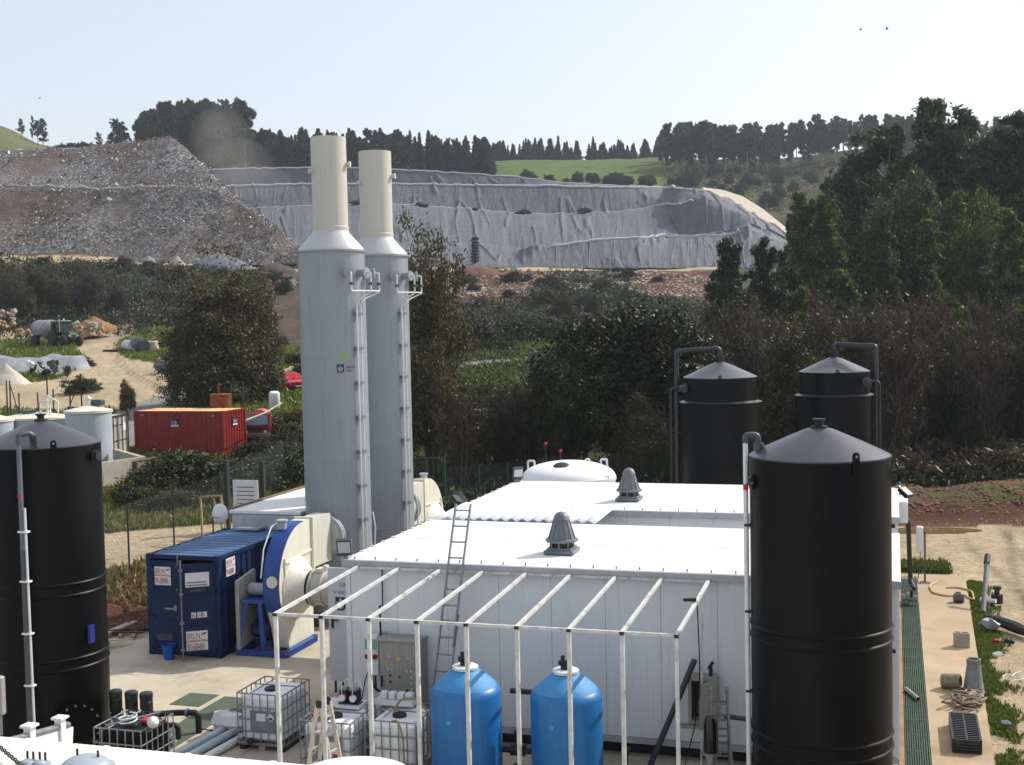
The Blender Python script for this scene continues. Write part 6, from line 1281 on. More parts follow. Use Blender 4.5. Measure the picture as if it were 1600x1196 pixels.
b = MB(); b.prism([(.5, .75), (2.7, .75), (2.75, 1.2), (2.55, 1.5), (.5, 1.62)], (0, -.38, 0), EX, EZ, (0, .76, 0)); b.build('bonnet', TG, t, False, local=True)
b = MB(); b.box((.6, 0, .75), (3.2, .5, .4), ch=.03); b.box((2.15, 0, .6), (.2, 1.5, .18)); b.build('chassis', BLACKM, t, False, local=True)
b = MB(); b.prism([(-.75, 1.15), (.65, 1.15), (.7, 1.6), (.45, 2.55), (-.65, 2.55)], (0, -.72, 0), EX, EZ, (0, 1.44, 0)); b.build('cab_glass', GL_, t, False, local=True)
for y in (-.74, .74):
    for a, e in (((-.75, 1.15), (-.66, 2.6)), ((.68, 1.5), (.45, 2.6)), ((-.05, 1.15), (-.1, 2.6))): b = MB(); b.bar((a[0], y, a[1]), (e[0], y, e[1]), .08); b.build('cab_pillar', TG, t, False, local=True)
    b = MB(); b.box((-.25, y*1.1, 1.55), (1.3, .42, .1), m=Matrix.Rotation(.1, 3, 'Y'), ch=.03); b.build('mudguard', TG, t, False, local=True)
    b = MB(); b.box((2.7, y*.5, 1.12), (.08, .24, .16)); b.build('headlight', SIGNW, t, False, local=True)
b = MB(); b.box((-.08, 0, 2.64), (1.5, 1.6, .14), ch=.05); b.build('cab_roof', M('tractor_roof', (150, 162, 140), (130, 142, 122), .5, scale=3), t, False, local=True)
b = MB(); b.cyl((.75, -.55, 1.5), (.75, -.55, 2.9), .06, n=10); b.build('exhaust', M('exhaust_steel', (190, 190, 186), rough=.3, metal=.7), t, local=True)
b = MB(); b.box((-.5, .55, 2.8), (.14, .14, .2), ch=.03); b.build('beacon', M('beacon_pale', (230, 226, 190), rough=.3), t, False, local=True)
q = p+Matrix.Rotation(YAW+math.pi, 3, 'Z')@Vector((-3.6, 0, 0)); q.z = p.z
t = thing('slurry_tanker', 'grey cylindrical tanker trailer behind the green tractor', 'tanker', q, rz=YAW+math.pi)
b = MB(); b.lathe((-2.0, 0, 1.85), [(0, 0), (.55, .03), (.85, .15), (.95, .35), (.95, 3.45), (.85, 3.65), (.55, 3.77), (0, 3.8)], 40, axis=(1, 0, 0), caps=False); b.build('barrel', M('tanker_grey', (150, 150, 150), (130, 130, 132), .4, scale=1.5), t, local=True)
for x in (-1.4, -.2, 1.0): b = MB(); b.lathe((x, 0, 1.85), [(.95, 0), (.985, .0), (.985, .08), (.95, .08)], 40, axis=(1, 0, 0), caps=False); b.build('hoop', M('tanker_grey', (150, 150, 150)), t, local=True)
b = MB(); b.box((.2, 0, .88), (4.6, .8, .16)); b.bar((2.3, 0, .85), (3.4, 0, .6), .16); b.build('drawbar', BLACKM, t, False, local=True)
for y in (-1.0, 1.0): wheel(t, -.5, y, .62, .5, TYR)
for y in (-1.0, 1.0): b = MB(); b.box((-.5, y, 1.32), (1.4, .5, .06), ch=.02); b.build('mudguard', PVCW, t, False, local=True)
b = MB(); b.box((1.2, -.9, .9), (.5, .3, .3)); b.build('tool_box', M('tan_box', (190, 160, 126), rough=.7), t, False, local=True)
b = MB(); b.tube([(-2.0, -.3, 1.5), (-2.6, -.4, 1.4), (-3.4, -.7, .7), (-4.2, -.9, .2)], .09, 8); b.build('suction_hose', M('hose_pale', (190, 186, 180), rough=.6), t, local=True)
# red truck half hidden behind the red container
p = at_v(403, 690, 70.8); p.z = gz(p.x, p.y); t = thing('red_truck', 'dark red lorry cab half hidden behind the red container', 'truck', p, rz=rad(292)); t.scale = (.72, .72, .72); RT = M('truck_red', (128, 26, 34), (106, 20, 28), .4, scale=2)
b = MB(); b.prism([(-.6, .6), (1.0, .6), (1.05, 1.3), (.75, 2.2), (-.6, 2.25)], (0, -1.05, 0), EX, EZ, (0, 2.1, 0)); b.build('cab', RT, t, False, local=True)
b = MB(); b.add([(1.07, -.9, 1.4), (1.07, .9, 1.4), (.79, .85, 2.12), (.79, -.85, 2.12)], [(0, 1, 2, 3)]); b.build('windscreen', M('pale_glass', (120, 144, 156), rough=.1), t, False, local=True)
b = MB(); b.box((1.1, 0, .6), (.16, 2.1, .3), ch=.04); b.build('bumper', M('bumper_grey', (120, 116, 116), rough=.5), t, False, local=True)
b = MB(); b.box((1.1, 0, 1.05), (.06, 1.4, .2)); b.build('grille', BLACKM, t, False, local=True)
for y in (-.85, .85): wheel(t, .1, y, .48, .3); b = MB(); b.cyl((1.1, y*.85, .85), (1.14, y*.85, .85), .12, n=12); b.build('headlight', SIGNW, t, local=True)
b = MB(); b.lathe((-3.6, 0, 1.5), [(0, 0), (.8, .1), (.9, .3), (.9, 2.6), (0, 2.8)], 24, axis=(1, 0, 0), caps=False); b.build('load_tank', M('pinkish_red', (196, 80, 90), rough=.5), t, local=True)
p = at_v(429, 625, 78); p.z = gz(p.x, p.y)+1.2; t = thing('white_drum', 'dirty white plastic drum in the scrub below the red car', 'drum', p); b = MB(); b.lathe(p, [(.3, -.5), (.34, -.4), (.34, .36), (.28, .48), (0, .5)], 24, axis=(.1, -.2, 1), caps=False); b.build('body', PVCW, t)
b = MB(); b.tube([at_v(384, 657, 66), at_v(415, 645, 68), at_v(440, 630, 70)], .05, 8); tag(b.build('leaning_pole', M('pale_pole', (186, 176, 150), rough=.8)), 'pale pole sloping up behind the red container', 'pole')

# ================================================================ HEAPS AND SCRAP AROUND THE TRACK
BOUL = M('tan_boulder', (190, 160, 122), (140, 110, 80), .95, scale=1.2, bump=.5, bscale=5); BOUL2 = M('grey_boulder', (170, 164, 154), (120, 112, 100), .95, scale=1.2, bump=.5, bscale=5)
def rocks(n, pxr, pyr, v, s, group, lab, seed, mats=(BOUL, BOUL2)):
    r_ = random.Random(seed)
    for i in range(n):
        p = at_v(r_.uniform(*pxr), r_.uniform(*pyr), v+r_.uniform(-3, 3)); p.z = max(gz(p.x, p.y)+.2, p.z); q = r_.uniform(.5, 1.2)*s; b = MB()
        b.blob((0, 0, 0), (q*r_.uniform(.9, 1.7), q, q*r_.uniform(.6, .9)), seed*50+i, 7, .28); o = b.build('boulder', mats[i % 2], None, True, 25); o.location = p; o.rotation_euler = (r_.uniform(0, 1), r_.uniform(0, 1), r_.uniform(0, 6))
        tag(o, lab, 'boulder', group)
rocks(26, (116, 160), (506, 524), 137, .75, 'boulders right of the tractor', 'tan boulder in the heap just right of the tractor', 11)
rocks(16, (28, 62), (514, 526), 139, .7, 'boulders left of the tractor', 'boulder in the low row behind the tanker', 12)
rocks(22, (-10, 24), (486, 512), 150, .8, 'broken stones at the picture edge', 'broken stone in the pile at the picture edge', 13)
heap(146, 511, 142, 5, 1.2, M('tan_soil', (150, 112, 72), (110, 80, 52), .95, scale=1.2, bump=1, bscale=4), 'tan soil heap behind the boulders right of the tractor', 'soil_heap', 'soil heap', seed=21)
rocks(30, (690, 835), (424, 446), 213, .8, 'rubble on the red bank', 'pale rubble stone along the red earth bank top', 14)
rocks(46, (840, 1095), (428, 470), 209, .8, 'rubble down the far bank', 'pale rubble stone on the scrubby bank under the liner', 15)
rocks(26, (420, 470), (432, 520), 200, 1.2, 'rubble beside the nearer stack', 'grey rubble stone on the bank left of the nearer stack', 16, (BOUL2, M('dark_rubble', (110, 100, 92), (70, 62, 56), .95, scale=1)))
heap(10, 604, 101, 4.6, 1.9, M('pale_sand_heap', (196, 188, 172), (168, 160, 146), .95, scale=1.2, bump=.6, bscale=6), 'pale grey sand heap in front of the lined pond', 'sand_heap', 'sand heap', seed=22)
# lined pond
pc = at_v(18, 560, 112); t = thing('lined_pond', 'small pond pit lined with grey membrane near the picture edge', 'pond', (pc.x, pc.y, gz(pc.x, pc.y)))
n, V_ = 30, []
for k, (rr, zz) in enumerate(((1.35, -.5), (1.18, .9), (1.02, 1.0), (.6, .25), (.0, .2))):
    for i in range(n):
        a = 2*math.pi*i/n; w_ = 1+.12*math.sin(3*a+k*.4)+.05*math.sin(7*a); V_.append((rr*5.0*w_*math.cos(a), rr*4.2*w_*math.sin(a), zz+.18*math.sin(5*a+k)*(k < 4)+.12*math.sin(11*a)))
me = np_mesh('membrane', V_, [(k*n+i, k*n+(i+1) % n, (k+1)*n+(i+1) % n, (k+1)*n+i) for k in range(4) for i in range(n)], True); link('membrane', me, M('pond_membrane', (150, 154, 158), (104, 108, 116), .6, scale=.8, bump=.5, bscale=2), t)
p = at_v(76, 580, 106); p.z = gz(p.x, p.y); r_ = random.Random(5)
for i in range(12):
    b = MB(); b.blob((0, 0, 0), (.9, .5, .5), i+60, 8, .4); o = b.build('plastic_sack', [BLACKM, PVCG, PVCW][i % 3], None, True, 20); o.location = p+Vector((r_.uniform(-1.5, 1.5), r_.uniform(-.8, .8), r_.uniform(.2, 1.3))); o.rotation_euler = (r_.uniform(0, 3), r_.uniform(0, 3), 0)
    tag(o, 'crumpled plastic sack in the rubbish heap beside the pond', 'sack', 'sacks in the heap beside the pond')
p = at_v(208, 543, 126); p.z = gz(p.x, p.y)
for i in range(3):
    b = MB(); n = 22; e = Vector((1.6, -1.5, 0)).normalized(); q = p+Vector((-.6+.9*i, .3-.3*i, .55+.3*(i == 1))); prof = []
    for k in range(n): prof += [(.52 if k % 2 else .6, k*.11), (.52 if k % 2 else .6, k*.11+.08)]
    b.lathe(q-e*1.2, prof, 20, axis=e); tag(b.build('corrugated_pipe', [PVCW, M('pipe_grey', (120, 122, 122)), PVCG][i]), ['white corrugated pipe section left of the white cube', 'grey corrugated pipe on top of its neighbours', 'dark corrugated pipe end nearest the white cube'][i], 'corrugated pipe')
b = MB(); b.box(p+Vector((-1.3, -.8, .1)), (2.6, 1.6, .25), rz=.5); tag(b.build('dark_board', BLACKM, None, False), 'dark board under the corrugated pipes', 'board')
p = at_v(238, 546, 126); p.z = gz(p.x, p.y)
b = MB(); b.box(p+Vector((0, 0, .55)), (1.1, 1.1, 1.1), ch=.12, rz=.3); tq = b.build('bottle', M('yellowed_plastic', (206, 196, 168), (186, 174, 146), .5, scale=3), None, False)
t = thing('plastic_cube_tank', 'yellowed white cube tank in the grass by the track', 'cube tank', p); tq.parent = t; tq.matrix_parent_inverse = Matrix.Translation(-p)
b = MB(); b.cyl(p+EZ*1.08, p+EZ*1.16, .15, n=14); b.build('lid', BLACKM, t)
p = at_v(262, 584, 108); p.z = gz(p.x, p.y); b = MB(); b.blob((0, 0, .5), (2.6, 1.6, 1.4), 71, 12, .3); o = b.build('tarpaulin_heap', M('tarp_grey', (110, 114, 122), (86, 90, 98), .7, scale=2), None, True, 25); o.location = p; tag(o, 'grey tarpaulin heap beside the track under the olive tree', 'tarpaulin')
b = MB(); b.blob((0, 0, .2), (.7, .5, .4), 72, 8, .3); o = b.build('orange_bag', M('orange_bag', (214, 130, 40), rough=.6)); o.location = at_v(248, 566, 116); tag(o, 'small orange bag by the dark puddle', 'bag')
# puddle beyond the walkway
V_ = []; c_ = at_z(1452, 828, .0); n = 40
for i in range(n): a = 2*math.pi*i/n; V_.append((c_.x+(1.7+.3*math.sin(3*a)+.12*math.sin(7*a))*math.cos(a), c_.y+(.8+.2*math.sin(2*a+1))*math.sin(a)+.2*math.cos(a), -.03))
b = MB(); b.add(V_, [tuple(range(n))]); m = NT('muddy_water'); m.p.inputs['Base Color'].default_value = lin((120, 98, 66)); m.p.inputs['Roughness'].default_value = .08; m.bump(m.noise(m.coord('Object'), 3, 3), .05, .02)
tag(b.build('puddle', m.m, None, False), 'long muddy puddle at the foot of the red berm', None, None, 'structure')

# ================================================================ FOREGROUND ROOF
t = thing('foreground_cabin', 'white roofed cabin across the bottom corner of the picture', 'cabin', (-10, 8, 0))
b = MB(); b.span((-16, 4.2, 0), (-3.6, 10.95, 3.85)); b.build('wall', WHITE, t, False)
RW2 = M('foreground_roof_white', (236, 234, 224), (226, 224, 212), .55, scale=.8, stain=(206, 202, 186))
for i in range(13):
    b = MB(); b.span((-16.1+i*.97, 4.1, 3.86), (-16.1+(i+1)*.97-.008, 11.13, 4.0), ch=.008); b.build('roof_panel', RW2, t, False)
    b = MB(); b.span((-16.1+i*.97+.4, 4.1, 4.002), (-16.1+i*.97+.46, 11.1, 4.02)); b.build('roof_rib', RW2, t, False)
t = thing('roof_chain', 'dark chain lying over the foreground roof corner', 'chain', at_z(10, 1180, 4.03)); CH = M('chain_steel', (70, 70, 68), rough=.5, metal=.6)
a, e = at_z(-30, 1145, 4.06), at_z(60, 1222, 4.06)
for i in range(34):
    q = a+(e-a)*(i/33); d = (e-a).normalized(); s_ = EZ if i % 2 else Vector((-d.y, d.x, 0)); b = MB()
    b.tube([q+d*.05*math.cos(k*math.pi/5)+s_*.022*math.sin(k*math.pi/5)+EZ*.02 for k in range(11)], .007, 5, False); b.build('chain_link', CH, t)
def rdome(px, py, r, label):
    p = at_z(px, py, 4.0); t = thing('roof_dome', label, 'roof dome', p); b = MB(); b.lathe(p, [(r+.05, 0), (r+.05, .04), (r, .05)]+[(r*math.cos(a), .05+r*.45*math.sin(a)) for a in [rad(q) for q in range(10, 91, 10)]], 36, caps=False); b.build('shell', M('dome_bluegrey', (160, 170, 180), (146, 156, 168), .35, scale=3), t, ang=50)
    for s in (-1, 1): b = MB(); b.cyl(p+Vector((s*r*.5, .05, r*.35)), p+Vector((s*r*.5, .05, r*.35+.12)), .012, n=6); b.build('pin', BLACKM, t)
rdome(133, 1206, .24, 'largest blue-grey roof dome on the foreground cabin'); rdome(43, 1199, .07, 'small steel roof knob nearest the chain'); rdome(62, 1200, .065, 'small steel roof knob beside its twin')
# white domed tank peeking over the bottom edge
c_ = at_d(548, 1193, 12.2); t = thing('foreground_tank', 'white tank dome just showing at the bottom edge', 'storage tank', (c_.x, c_.y, 0)); z = c_.z-.17
b = MB(); b.lathe((c_.x, c_.y, 0), [(.62, 0), (.62, z)]+[(.62*math.cos(a), z+.1*math.sin(a)) for a in [rad(q) for q in range(8, 91, 9)]], 60, caps=False); b.build('shell', TW, t, ang=50)
# panel with capped posts and hand rail in front of the picture-edge tank
a, e = at_d(-10, 1165, 14.5), at_d(106, 1133, 16.5); t = thing('white_barrier', 'white panel barrier with grey rail before the picture-edge tank', 'barrier', (a.x, a.y, 0))
b = MB(); b.bar((a.x, a.y, a.z-.6), (e.x, e.y, e.z-.6), .05, 1.1); b.build('panel', PVCW, t, False); b = MB(); b.tube([a, e], .045, 10); b.build('rail', STEEL, t)
for s in (.47, .9): q = a+(e-a)*s+Vector((.04, -.07, 0)); b = MB(); b.span((q.x-.05, q.y-.05, 2.0), (q.x+.05, q.y+.05, q.z+.12)); b.span((q.x-.08, q.y-.08, q.z+.13), (q.x+.08, q.y+.08, q.z+.16)); b.build('post', PVCW, t, False)
p = at_d(-3, 1105, 16); t = thing('wall_lamp', 'pale box lamp at the picture edge below the black tank', 'lamp box', p); b = MB(); b.box(p+Vector((0, 0, .15)), (.18, .12, .5), ch=.02); b.build('case', GREYC, t, False); b = MB(); b.cyl(p+Vector((.05, -.03, -.35)), p+Vector((.05, -.03, -.1)), .025, n=8); b.build('stem', STEEL, t)
# birds over the landfill
BD = M('bird_dark', (60, 60, 64), rough=.8)
def bird(px, py, v, s, label, bank):
    p = at_v(px, py, v); t = thing('bird', label, 'bird', p); b = MB(); vs = []
    prof = [(-.28, .02), (-.18, .06), (0, .09), (.16, .06), (.24, .03), (.32, .006)]; n = 8
    for x, r in prof: vs += [p+Vector((x, r*math.cos(2*math.pi*k/n), r*math.sin(2*math.pi*k/n)))*s-p*(s-1) if False else p+Vector((x, r*math.cos(2*math.pi*k/n), r*math.sin(2*math.pi*k/n)))*s for k in range(n)]
    fs = [(i*n+k, i*n+(k+1) % n, (i+1)*n+(k+1) % n, (i+1)*n+k) for i in range(5) for k in range(n)]; b.add(vs, fs)
    for sg in (-1, 1):
        w_ = [Vector((.12, sg*.06, .03)), Vector((-.1, sg*.06, .03)), Vector((-.14, sg*.45, .03+.22+bank*sg)), Vector((.06, sg*.42, .03+.25+bank*sg)), Vector((-.2, sg*.85, .18+bank*2*sg)), Vector((-.12, sg*.8, .2+bank*2*sg))]; b.add([p+q*s for q in w_], [(0, 1, 2, 3), (3, 2, 4, 5)])
    b.add([p+Vector(q)*s for q in ((-.26, -.03, 0), (-.26, .03, 0), (-.45, .1, 0), (-.45, -.1, 0))], [(0, 1, 2, 3)]); b.build('body', BD, t)
bird(1345, 47, 200, .9, 'left one of two birds high over the woods', .05); bird(1386, 46, 205, 1.0, 'right one of two birds high over the woods', -.05); bird(62, 154, 260, .8, 'lone bird over the grassy hill crest', .1); bird(342, 208, 270, .9, 'bird over the dusty mound crest', -.1); bird(310, 250, 268, .9, 'bird gliding beside the mound ridge', 0)
# ================================================================ VEGETATION
def leaf_quads(r, C_, n_per, sig, size, el=1.6, flat=.0):
    """n_per leaf-sized rhombs round every clump centre"""
    C_ = np.asarray(C_, float); n = len(C_)*n_per; c = np.repeat(C_, n_per, 0); sg = np.repeat(np.broadcast_to(np.asarray(sig, float), (len(C_),)), n_per)[:, None]
    P = c + r.normal(0, 1, (n, 3))*sg*np.array([1, 1, .8]); a = r.normal(0, 1, (n, 3)); a[:, 2] -= flat; a /= np.linalg.norm(a, axis=1)[:, None]
    b = np.cross(a, r.normal(0, 1, (n, 3))); b /= np.linalg.norm(b, axis=1)[:, None]+1e-9; s = (size*r.uniform(.6, 1.3, n))[:, None]
    return np.stack([P-a*s*el*.5, P+b*s*.38, P+a*s*el*.5, P-b*s*.38], 1).reshape(-1, 3)
def quads_mesh(name, V): return np_mesh(name, V, np.arange(len(V)).reshape(-1, 4))
def twigs(r, A_, B_, w):
    """thin ribbons from A to B, crossed so that they show from every side"""
    A_ = np.asarray(A_, float); B_ = np.asarray(B_, float); d = B_-A_; d /= np.linalg.norm(d, axis=1)[:, None]+1e-9
    s = np.cross(d, r.normal(0, 1, d.shape)); s /= np.linalg.norm(s, axis=1)[:, None]+1e-9; w = np.broadcast_to(np.asarray(w, float), (len(A_),))[:, None]
    return np.stack([A_-s*w, A_+s*w, B_+s*w*.4, B_-s*w*.4], 1).reshape(-1, 3)
BARK = M('bark', (92, 78, 64), (64, 54, 46), .95, scale=3, bump=.5); BARKP = M('pale_bark', (150, 138, 122), (112, 100, 86), .9, scale=3, bump=.3)
L_EUC = leaf_mat('eucalyptus_leaf', (44, 60, 28), (74, 94, 42), (130, 140, 72), .45); L_EUCD = leaf_mat('dark_eucalyptus_leaf', (30, 43, 26), (50, 67, 38), (92, 106, 62), .4)
L_CON = leaf_mat('conifer_needle', (24, 38, 28), (38, 56, 40), (62, 82, 56), .2); L_OAK = leaf_mat('evergreen_leaf', (26, 33, 15), (42, 50, 22), (78, 80, 42), .3, .5)
L_WIL = leaf_mat('olive_leaf', (48, 46, 26), (74, 70, 40), (120, 112, 72)); L_BRN = leaf_mat('russet_leaf', (52, 44, 30), (74, 64, 42), (104, 94, 60)); L_BRM = leaf_mat('bramble_leaf', (40, 48, 26), (60, 70, 36), (98, 102, 62))
TWIG = leaf_mat('bare_twig', (56, 49, 44), (80, 71, 65), (110, 102, 94), .0, .9); L_PIN = leaf_mat('pine_needle', (26, 40, 24), (44, 60, 34), (78, 92, 56), .12)
GRASS = leaf_mat('grass_blade', (70, 88, 30), (98, 116, 44), (140, 140, 76), .3); DRY = leaf_mat('dry_grass', (96, 92, 52), (124, 112, 70), (150, 136, 90), .3)
def trunk_mesh(name, paths):
    b = MB()
    for pts, rr in paths: b.tube(pts, rr, 6, False)
    me = bpy.data.meshes.new(name); me.from_pydata(b.v, [], b.f); me.shade_smooth(); return me
def make_euc(seed, h=10., w=3.2, lo=.22, n=34, per=260, ls=.16, kind='euc'):
    """upright gum: tight leaf sprays on separate limbs, daylight between them"""
    r = np.random.default_rng(seed); paths = []; C_ = []; S_ = []
    bend = r.normal(0, .022*h, (5, 2)); zs = np.linspace(0, h*.97, 6); tr = [Vector((0, 0, 0))]+[Vector((*(np.cumsum(bend, 0)[i]*.6), zs[i+1])) for i in range(5)]
    def tp(z): i = min(4, int(z/(h*.97)*5)); f = z/(h*.97)*5-i; return tr[i]*(1-f)+tr[i+1]*f
    paths.append((tr, [h*.016*(1-.17*i) for i in range(6)]))
    for k in range(n):
        t = lo+(1-lo)*((k+r.uniform(0, 1))/n)**.9; a = r.uniform(0, 2*math.pi); tt = (t-lo)/(1-lo)
        prof = (min(1, tt*2.2+.35)*(1-tt)**.5*1.25) if kind == 'euc' else min(1, tt*4+.45)*(1-tt)**.8*1.35+.03
        rr = w*.5*prof*r.uniform(.45, 1.25); z0 = max(lo*.6, t-.14)*h; p0 = tp(min(z0, h*.9)); p1 = tp(min(t*h, h*.96))+Vector((rr*math.cos(a), rr*math.sin(a), r.uniform(-.04, .06)*h))
        paths.append(([p0, (p0+p1)*.5+Vector((0, 0, .02*h)), p1], [h*.005, h*.0035, h*.0012]))
        for q in (1., r.uniform(.55, .8)):
            for j in range(2): C_.append(p0*(1-q)+p1*q+Vector((r.normal(0, .05)*w, r.normal(0, .05)*w, r.normal(0, .02)*h))); S_.append(w*r.uniform(.03, .075)*(1.15-tt*.6))
    C_ += [tp(h*q) for q in (.9, .95, .97)]; S_ += [w*.05, w*.035, w*.025]
    return trunk_mesh('trunk', paths), quads_mesh('crown', leaf_quads(r, C_, per//4+8, S_, ls, 2.4, 1.0))
def make_conifer(seed, h=10., w=2.7, lv=18, ls=.26, per=34):
    r = np.random.default_rng(seed); C_ = []; S_ = []; paths = [([Vector((0, 0, 0)), Vector((0, 0, h*.5)), Vector((r.normal(0, .1), 0, h))], [h*.016, h*.01, h*.002])]
    for k in range(lv):
        t = .1+.9*k/lv; R_ = w*.5*(1-t)**1.0*r.uniform(.6, 1.25)+.04; m_ = max(3, int(9*(1-t)+3)); a0 = r.uniform(0, 6)
        for j in range(m_):
            a = a0+2*math.pi*j/m_+r.normal(0, .25); k_ = r.uniform(.55, 1.25)
            for s in ((.35, .7, 1.) if R_ > .6 else (.6, 1.)): C_.append(Vector((R_*k_*s*math.cos(a), R_*k_*s*math.sin(a), t*h-.22*R_*s+r.normal(0, .1)))); S_.append(.04+R_*.13)
    C_ += [Vector((0, 0, h*q)) for q in (.93, .96, .99)]; S_ += [.06, .05, .035]
    return trunk_mesh('trunk', paths), quads_mesh('crown', leaf_quads(r, C_, per, S_, ls, 2.4, .3))
def make_broad(seed, h=7., w=6., lo=.06, n=110, per=120, ls=.22, stems=4, hollow=.55, ulo=-.35):
    r = np.random.default_rng(seed); C_ = []; S_ = []; paths = []
    for k in range(n):
        a = r.uniform(0, 2*math.pi); u = r.uniform(ulo, 1); q = math.sqrt(max(0, 1-max(u, -.3)**2)); k_ = r.uniform(hollow, 1)*(1+.16*math.sin(3*a+seed)+.12*math.sin(5*u*3+seed))
        C_.append(Vector((w*.5*q*k_*math.cos(a), w*.5*q*k_*math.sin(a), h*(lo+(1-lo)*(.42+.55*u*k_))))); S_.append(w*r.uniform(.035, .075))
    for s in range(stems):
        a = 2*math.pi*s/stems+r.uniform(0, 1); m_ = Vector((w*.12*math.cos(a), w*.12*math.sin(a), h*.35)); paths.append(([Vector((.06*w*math.cos(a)*.5, .06*w*math.sin(a)*.5, -.2)), m_, Vector((w*.24*math.cos(a), w*.24*math.sin(a), h*.7))], [h*.02, h*.013, h*.004]))
    for c in C_[::2]: q = paths[r.integers(0, stems)][0]; paths.append(([q[1], (q[1]+c)*.5+Vector((0, 0, .03*h)), c], [h*.007, h*.004, h*.0015]))
    return trunk_mesh('trunk', paths), quads_mesh('crown', leaf_quads(r, C_, per, S_, ls, 1.7, .2))
def make_bare(seed, h=6., w=3.6, stems=7, tw=2600, leaves=500, ls=.13, lo=.15):
    r = np.random.default_rng(seed); paths = []; ends = []
    for s in range(stems):
        a = 2*math.pi*s/stems+r.uniform(0, .8); R_ = w*.5*r.uniform(.3, .85); top = Vector((R_*math.cos(a), R_*math.sin(a), h*r.uniform(.62, .92))); b0 = Vector((.1*math.cos(a), .1*math.sin(a), -.15)); m_ = (b0+top)*.5+Vector((r.normal(0, .15), r.normal(0, .15), .08*h)); paths.append(([b0, m_, top], [h*.009, h*.006, h*.002]))
        for k in range(9):
            t = r.uniform(.2, 1); p = (b0*(1-t)+top*t)+Vector((0, 0, .16*h*t*(1-t))); e = p+Vector((r.normal(0, .13)*w, r.normal(0, .13)*w, r.uniform(.06, .2)*h)); paths.append(([p, (p+e)*.5+Vector((r.normal(0, .05), 0, .04)), e], [h*.004, h*.003, h*.0012])); ends.append((p, e))
    A_ = []; B_ = []
    for i in range(tw):
        p, e = ends[r.integers(0, len(ends))]; t = r.uniform(.1, 1); q = np.array(p)*(1-t)+np.array(e)*t+r.normal(0, .03*w, 3); A_.append(q); B_.append(q+np.array([r.normal(0, .07)*w, r.normal(0, .07)*w, r.uniform(.02, .13)*h]))
    V = twigs(r, A_, B_, .011*h/6); idx = r.integers(0, tw, max(leaves, 1)); L = leaf_quads(r, np.array(B_)[idx], 2, .06, ls, 1.5)
    return trunk_mesh('trunk', paths), quads_mesh('twigs', V), quads_mesh('crown', L)
VAR = {'euc': [make_euc(i, 10, 3.6+.4*(i % 3), .2+.1*(i % 3), 30+3*i, 430, .12) for i in range(6)], 'col': [make_euc(20+i, 10, 3.0, .05, 60, 700, .105, 'col') for i in range(4)], 'con': [make_conifer(40+i, 10, 2.3+.35*i) for i in range(7)],
       'oak': [make_broad(60+i, 7, 6, .02, 200, 190, .13) for i in range(3)], 'wil': [make_broad(70+i, 10, 6.2, .06, 200, 150, .15, 6, .3) for i in range(3)], 'bush': [make_broad(80+i, 2, 2.6, .0, 60, 110, .09, 4, .4) for i in range(4)], 'bare': [make_bare(90+i) for i in range(5)],
       'oli': [make_broad(75+i, 10, 6.6, .0, 260, 130, .13, 7, .25, -.85) for i in range(3)],
       'pine': [make_euc(50+i, 10, 4.6, .06, 46, 640, .12, 'col') for i in range(2)], 'far': [make_euc(30+i, 10, 3.4+.4*(i % 3), .3+.12*(i % 3), 16+2*i, 260, .3) for i in range(6)]}
def plant(kind, pos, h, label, mats, group=None, w=None, name='tree', cat='tree', seed=None, sink=.25):
    k = VAR[kind]; i = (seed if seed is not None else random.randrange(99)) % len(k); ms = k[i]; base = {'euc': 10, 'col': 10, 'con': 10, 'oak': 7, 'wil': 10, 'oli': 10, 'bush': 2, 'bare': 6, 'pine': 10, 'far': 10}[kind]
    s = h/base*({'oak': 1.02, 'wil': 1.1, 'oli': 1.14, 'pine': 1.05}.get(kind, 1)); t = thing(name, label, cat, Vector(pos)-Vector((0, 0, sink)), group, rz=random.uniform(0, 6.28)); t.scale = (s*(w or 1), s*(w or 1), s)
    for me, nm, mt in zip(ms, ('trunk', 'crown') if len(ms) == 2 else ('trunk', 'twig_crown', 'leaves'), mats):
        o = bpy.data.objects.new(nm, me); COL.objects.link(o); o.parent = t
        if not me.materials: me.materials.append(None)
        o.material_slots[0].link = 'OBJECT'; o.material_slots[0].material = mt
    return t
def tall(px, ytop, v, kind, mats, label, w=None, group=None, name='tree', cat='tree', seed=None, minh=1.5):
    p = gpos(px, v); top = at_v(px, ytop, v).z; return plant(kind, p, max(minh, top-p.z), label, mats, group, w, name, cat, seed)
EU, ED, CO, OK_, WI, BA, BR = (BARKP, L_EUC), (BARKP, L_EUCD), (BARK, L_CON), (BARK, L_OAK), (BARK, L_WIL), (BARK, TWIG, L_BRN), (BARK, L_BRM)
R = random.Random(11)
def where(px, bins):
    for lim, ph in bins:
        if px < lim: return ph
THK = [(1066, 'left of the stepped tanks'), (1195, 'above the left stepped tank'), (1248, 'between the stepped tanks'), (1385, 'above the right stepped tank'), (1500, 'right of the stepped tanks'), (9999, 'near the picture edge')]
WOODZ = [(1300, 'nearest the dike track'), (1400, 'left of the tallest eucalyptus'), (1500, 'below the tallest eucalyptus'), (1580, 'right of the tallest eucalyptus'), (9999, 'at the picture edge')]
BANKZ = [(120, 'below the mound, at the picture edge'), (280, 'below the grey gravel heaps'), (470, 'left of the nearer stack'), (720, 'right of the farther stack'), (860, 'below the red soil heaps'), (960, 'below the lower liner berm'), (9999, 'toward the bushy pines')]
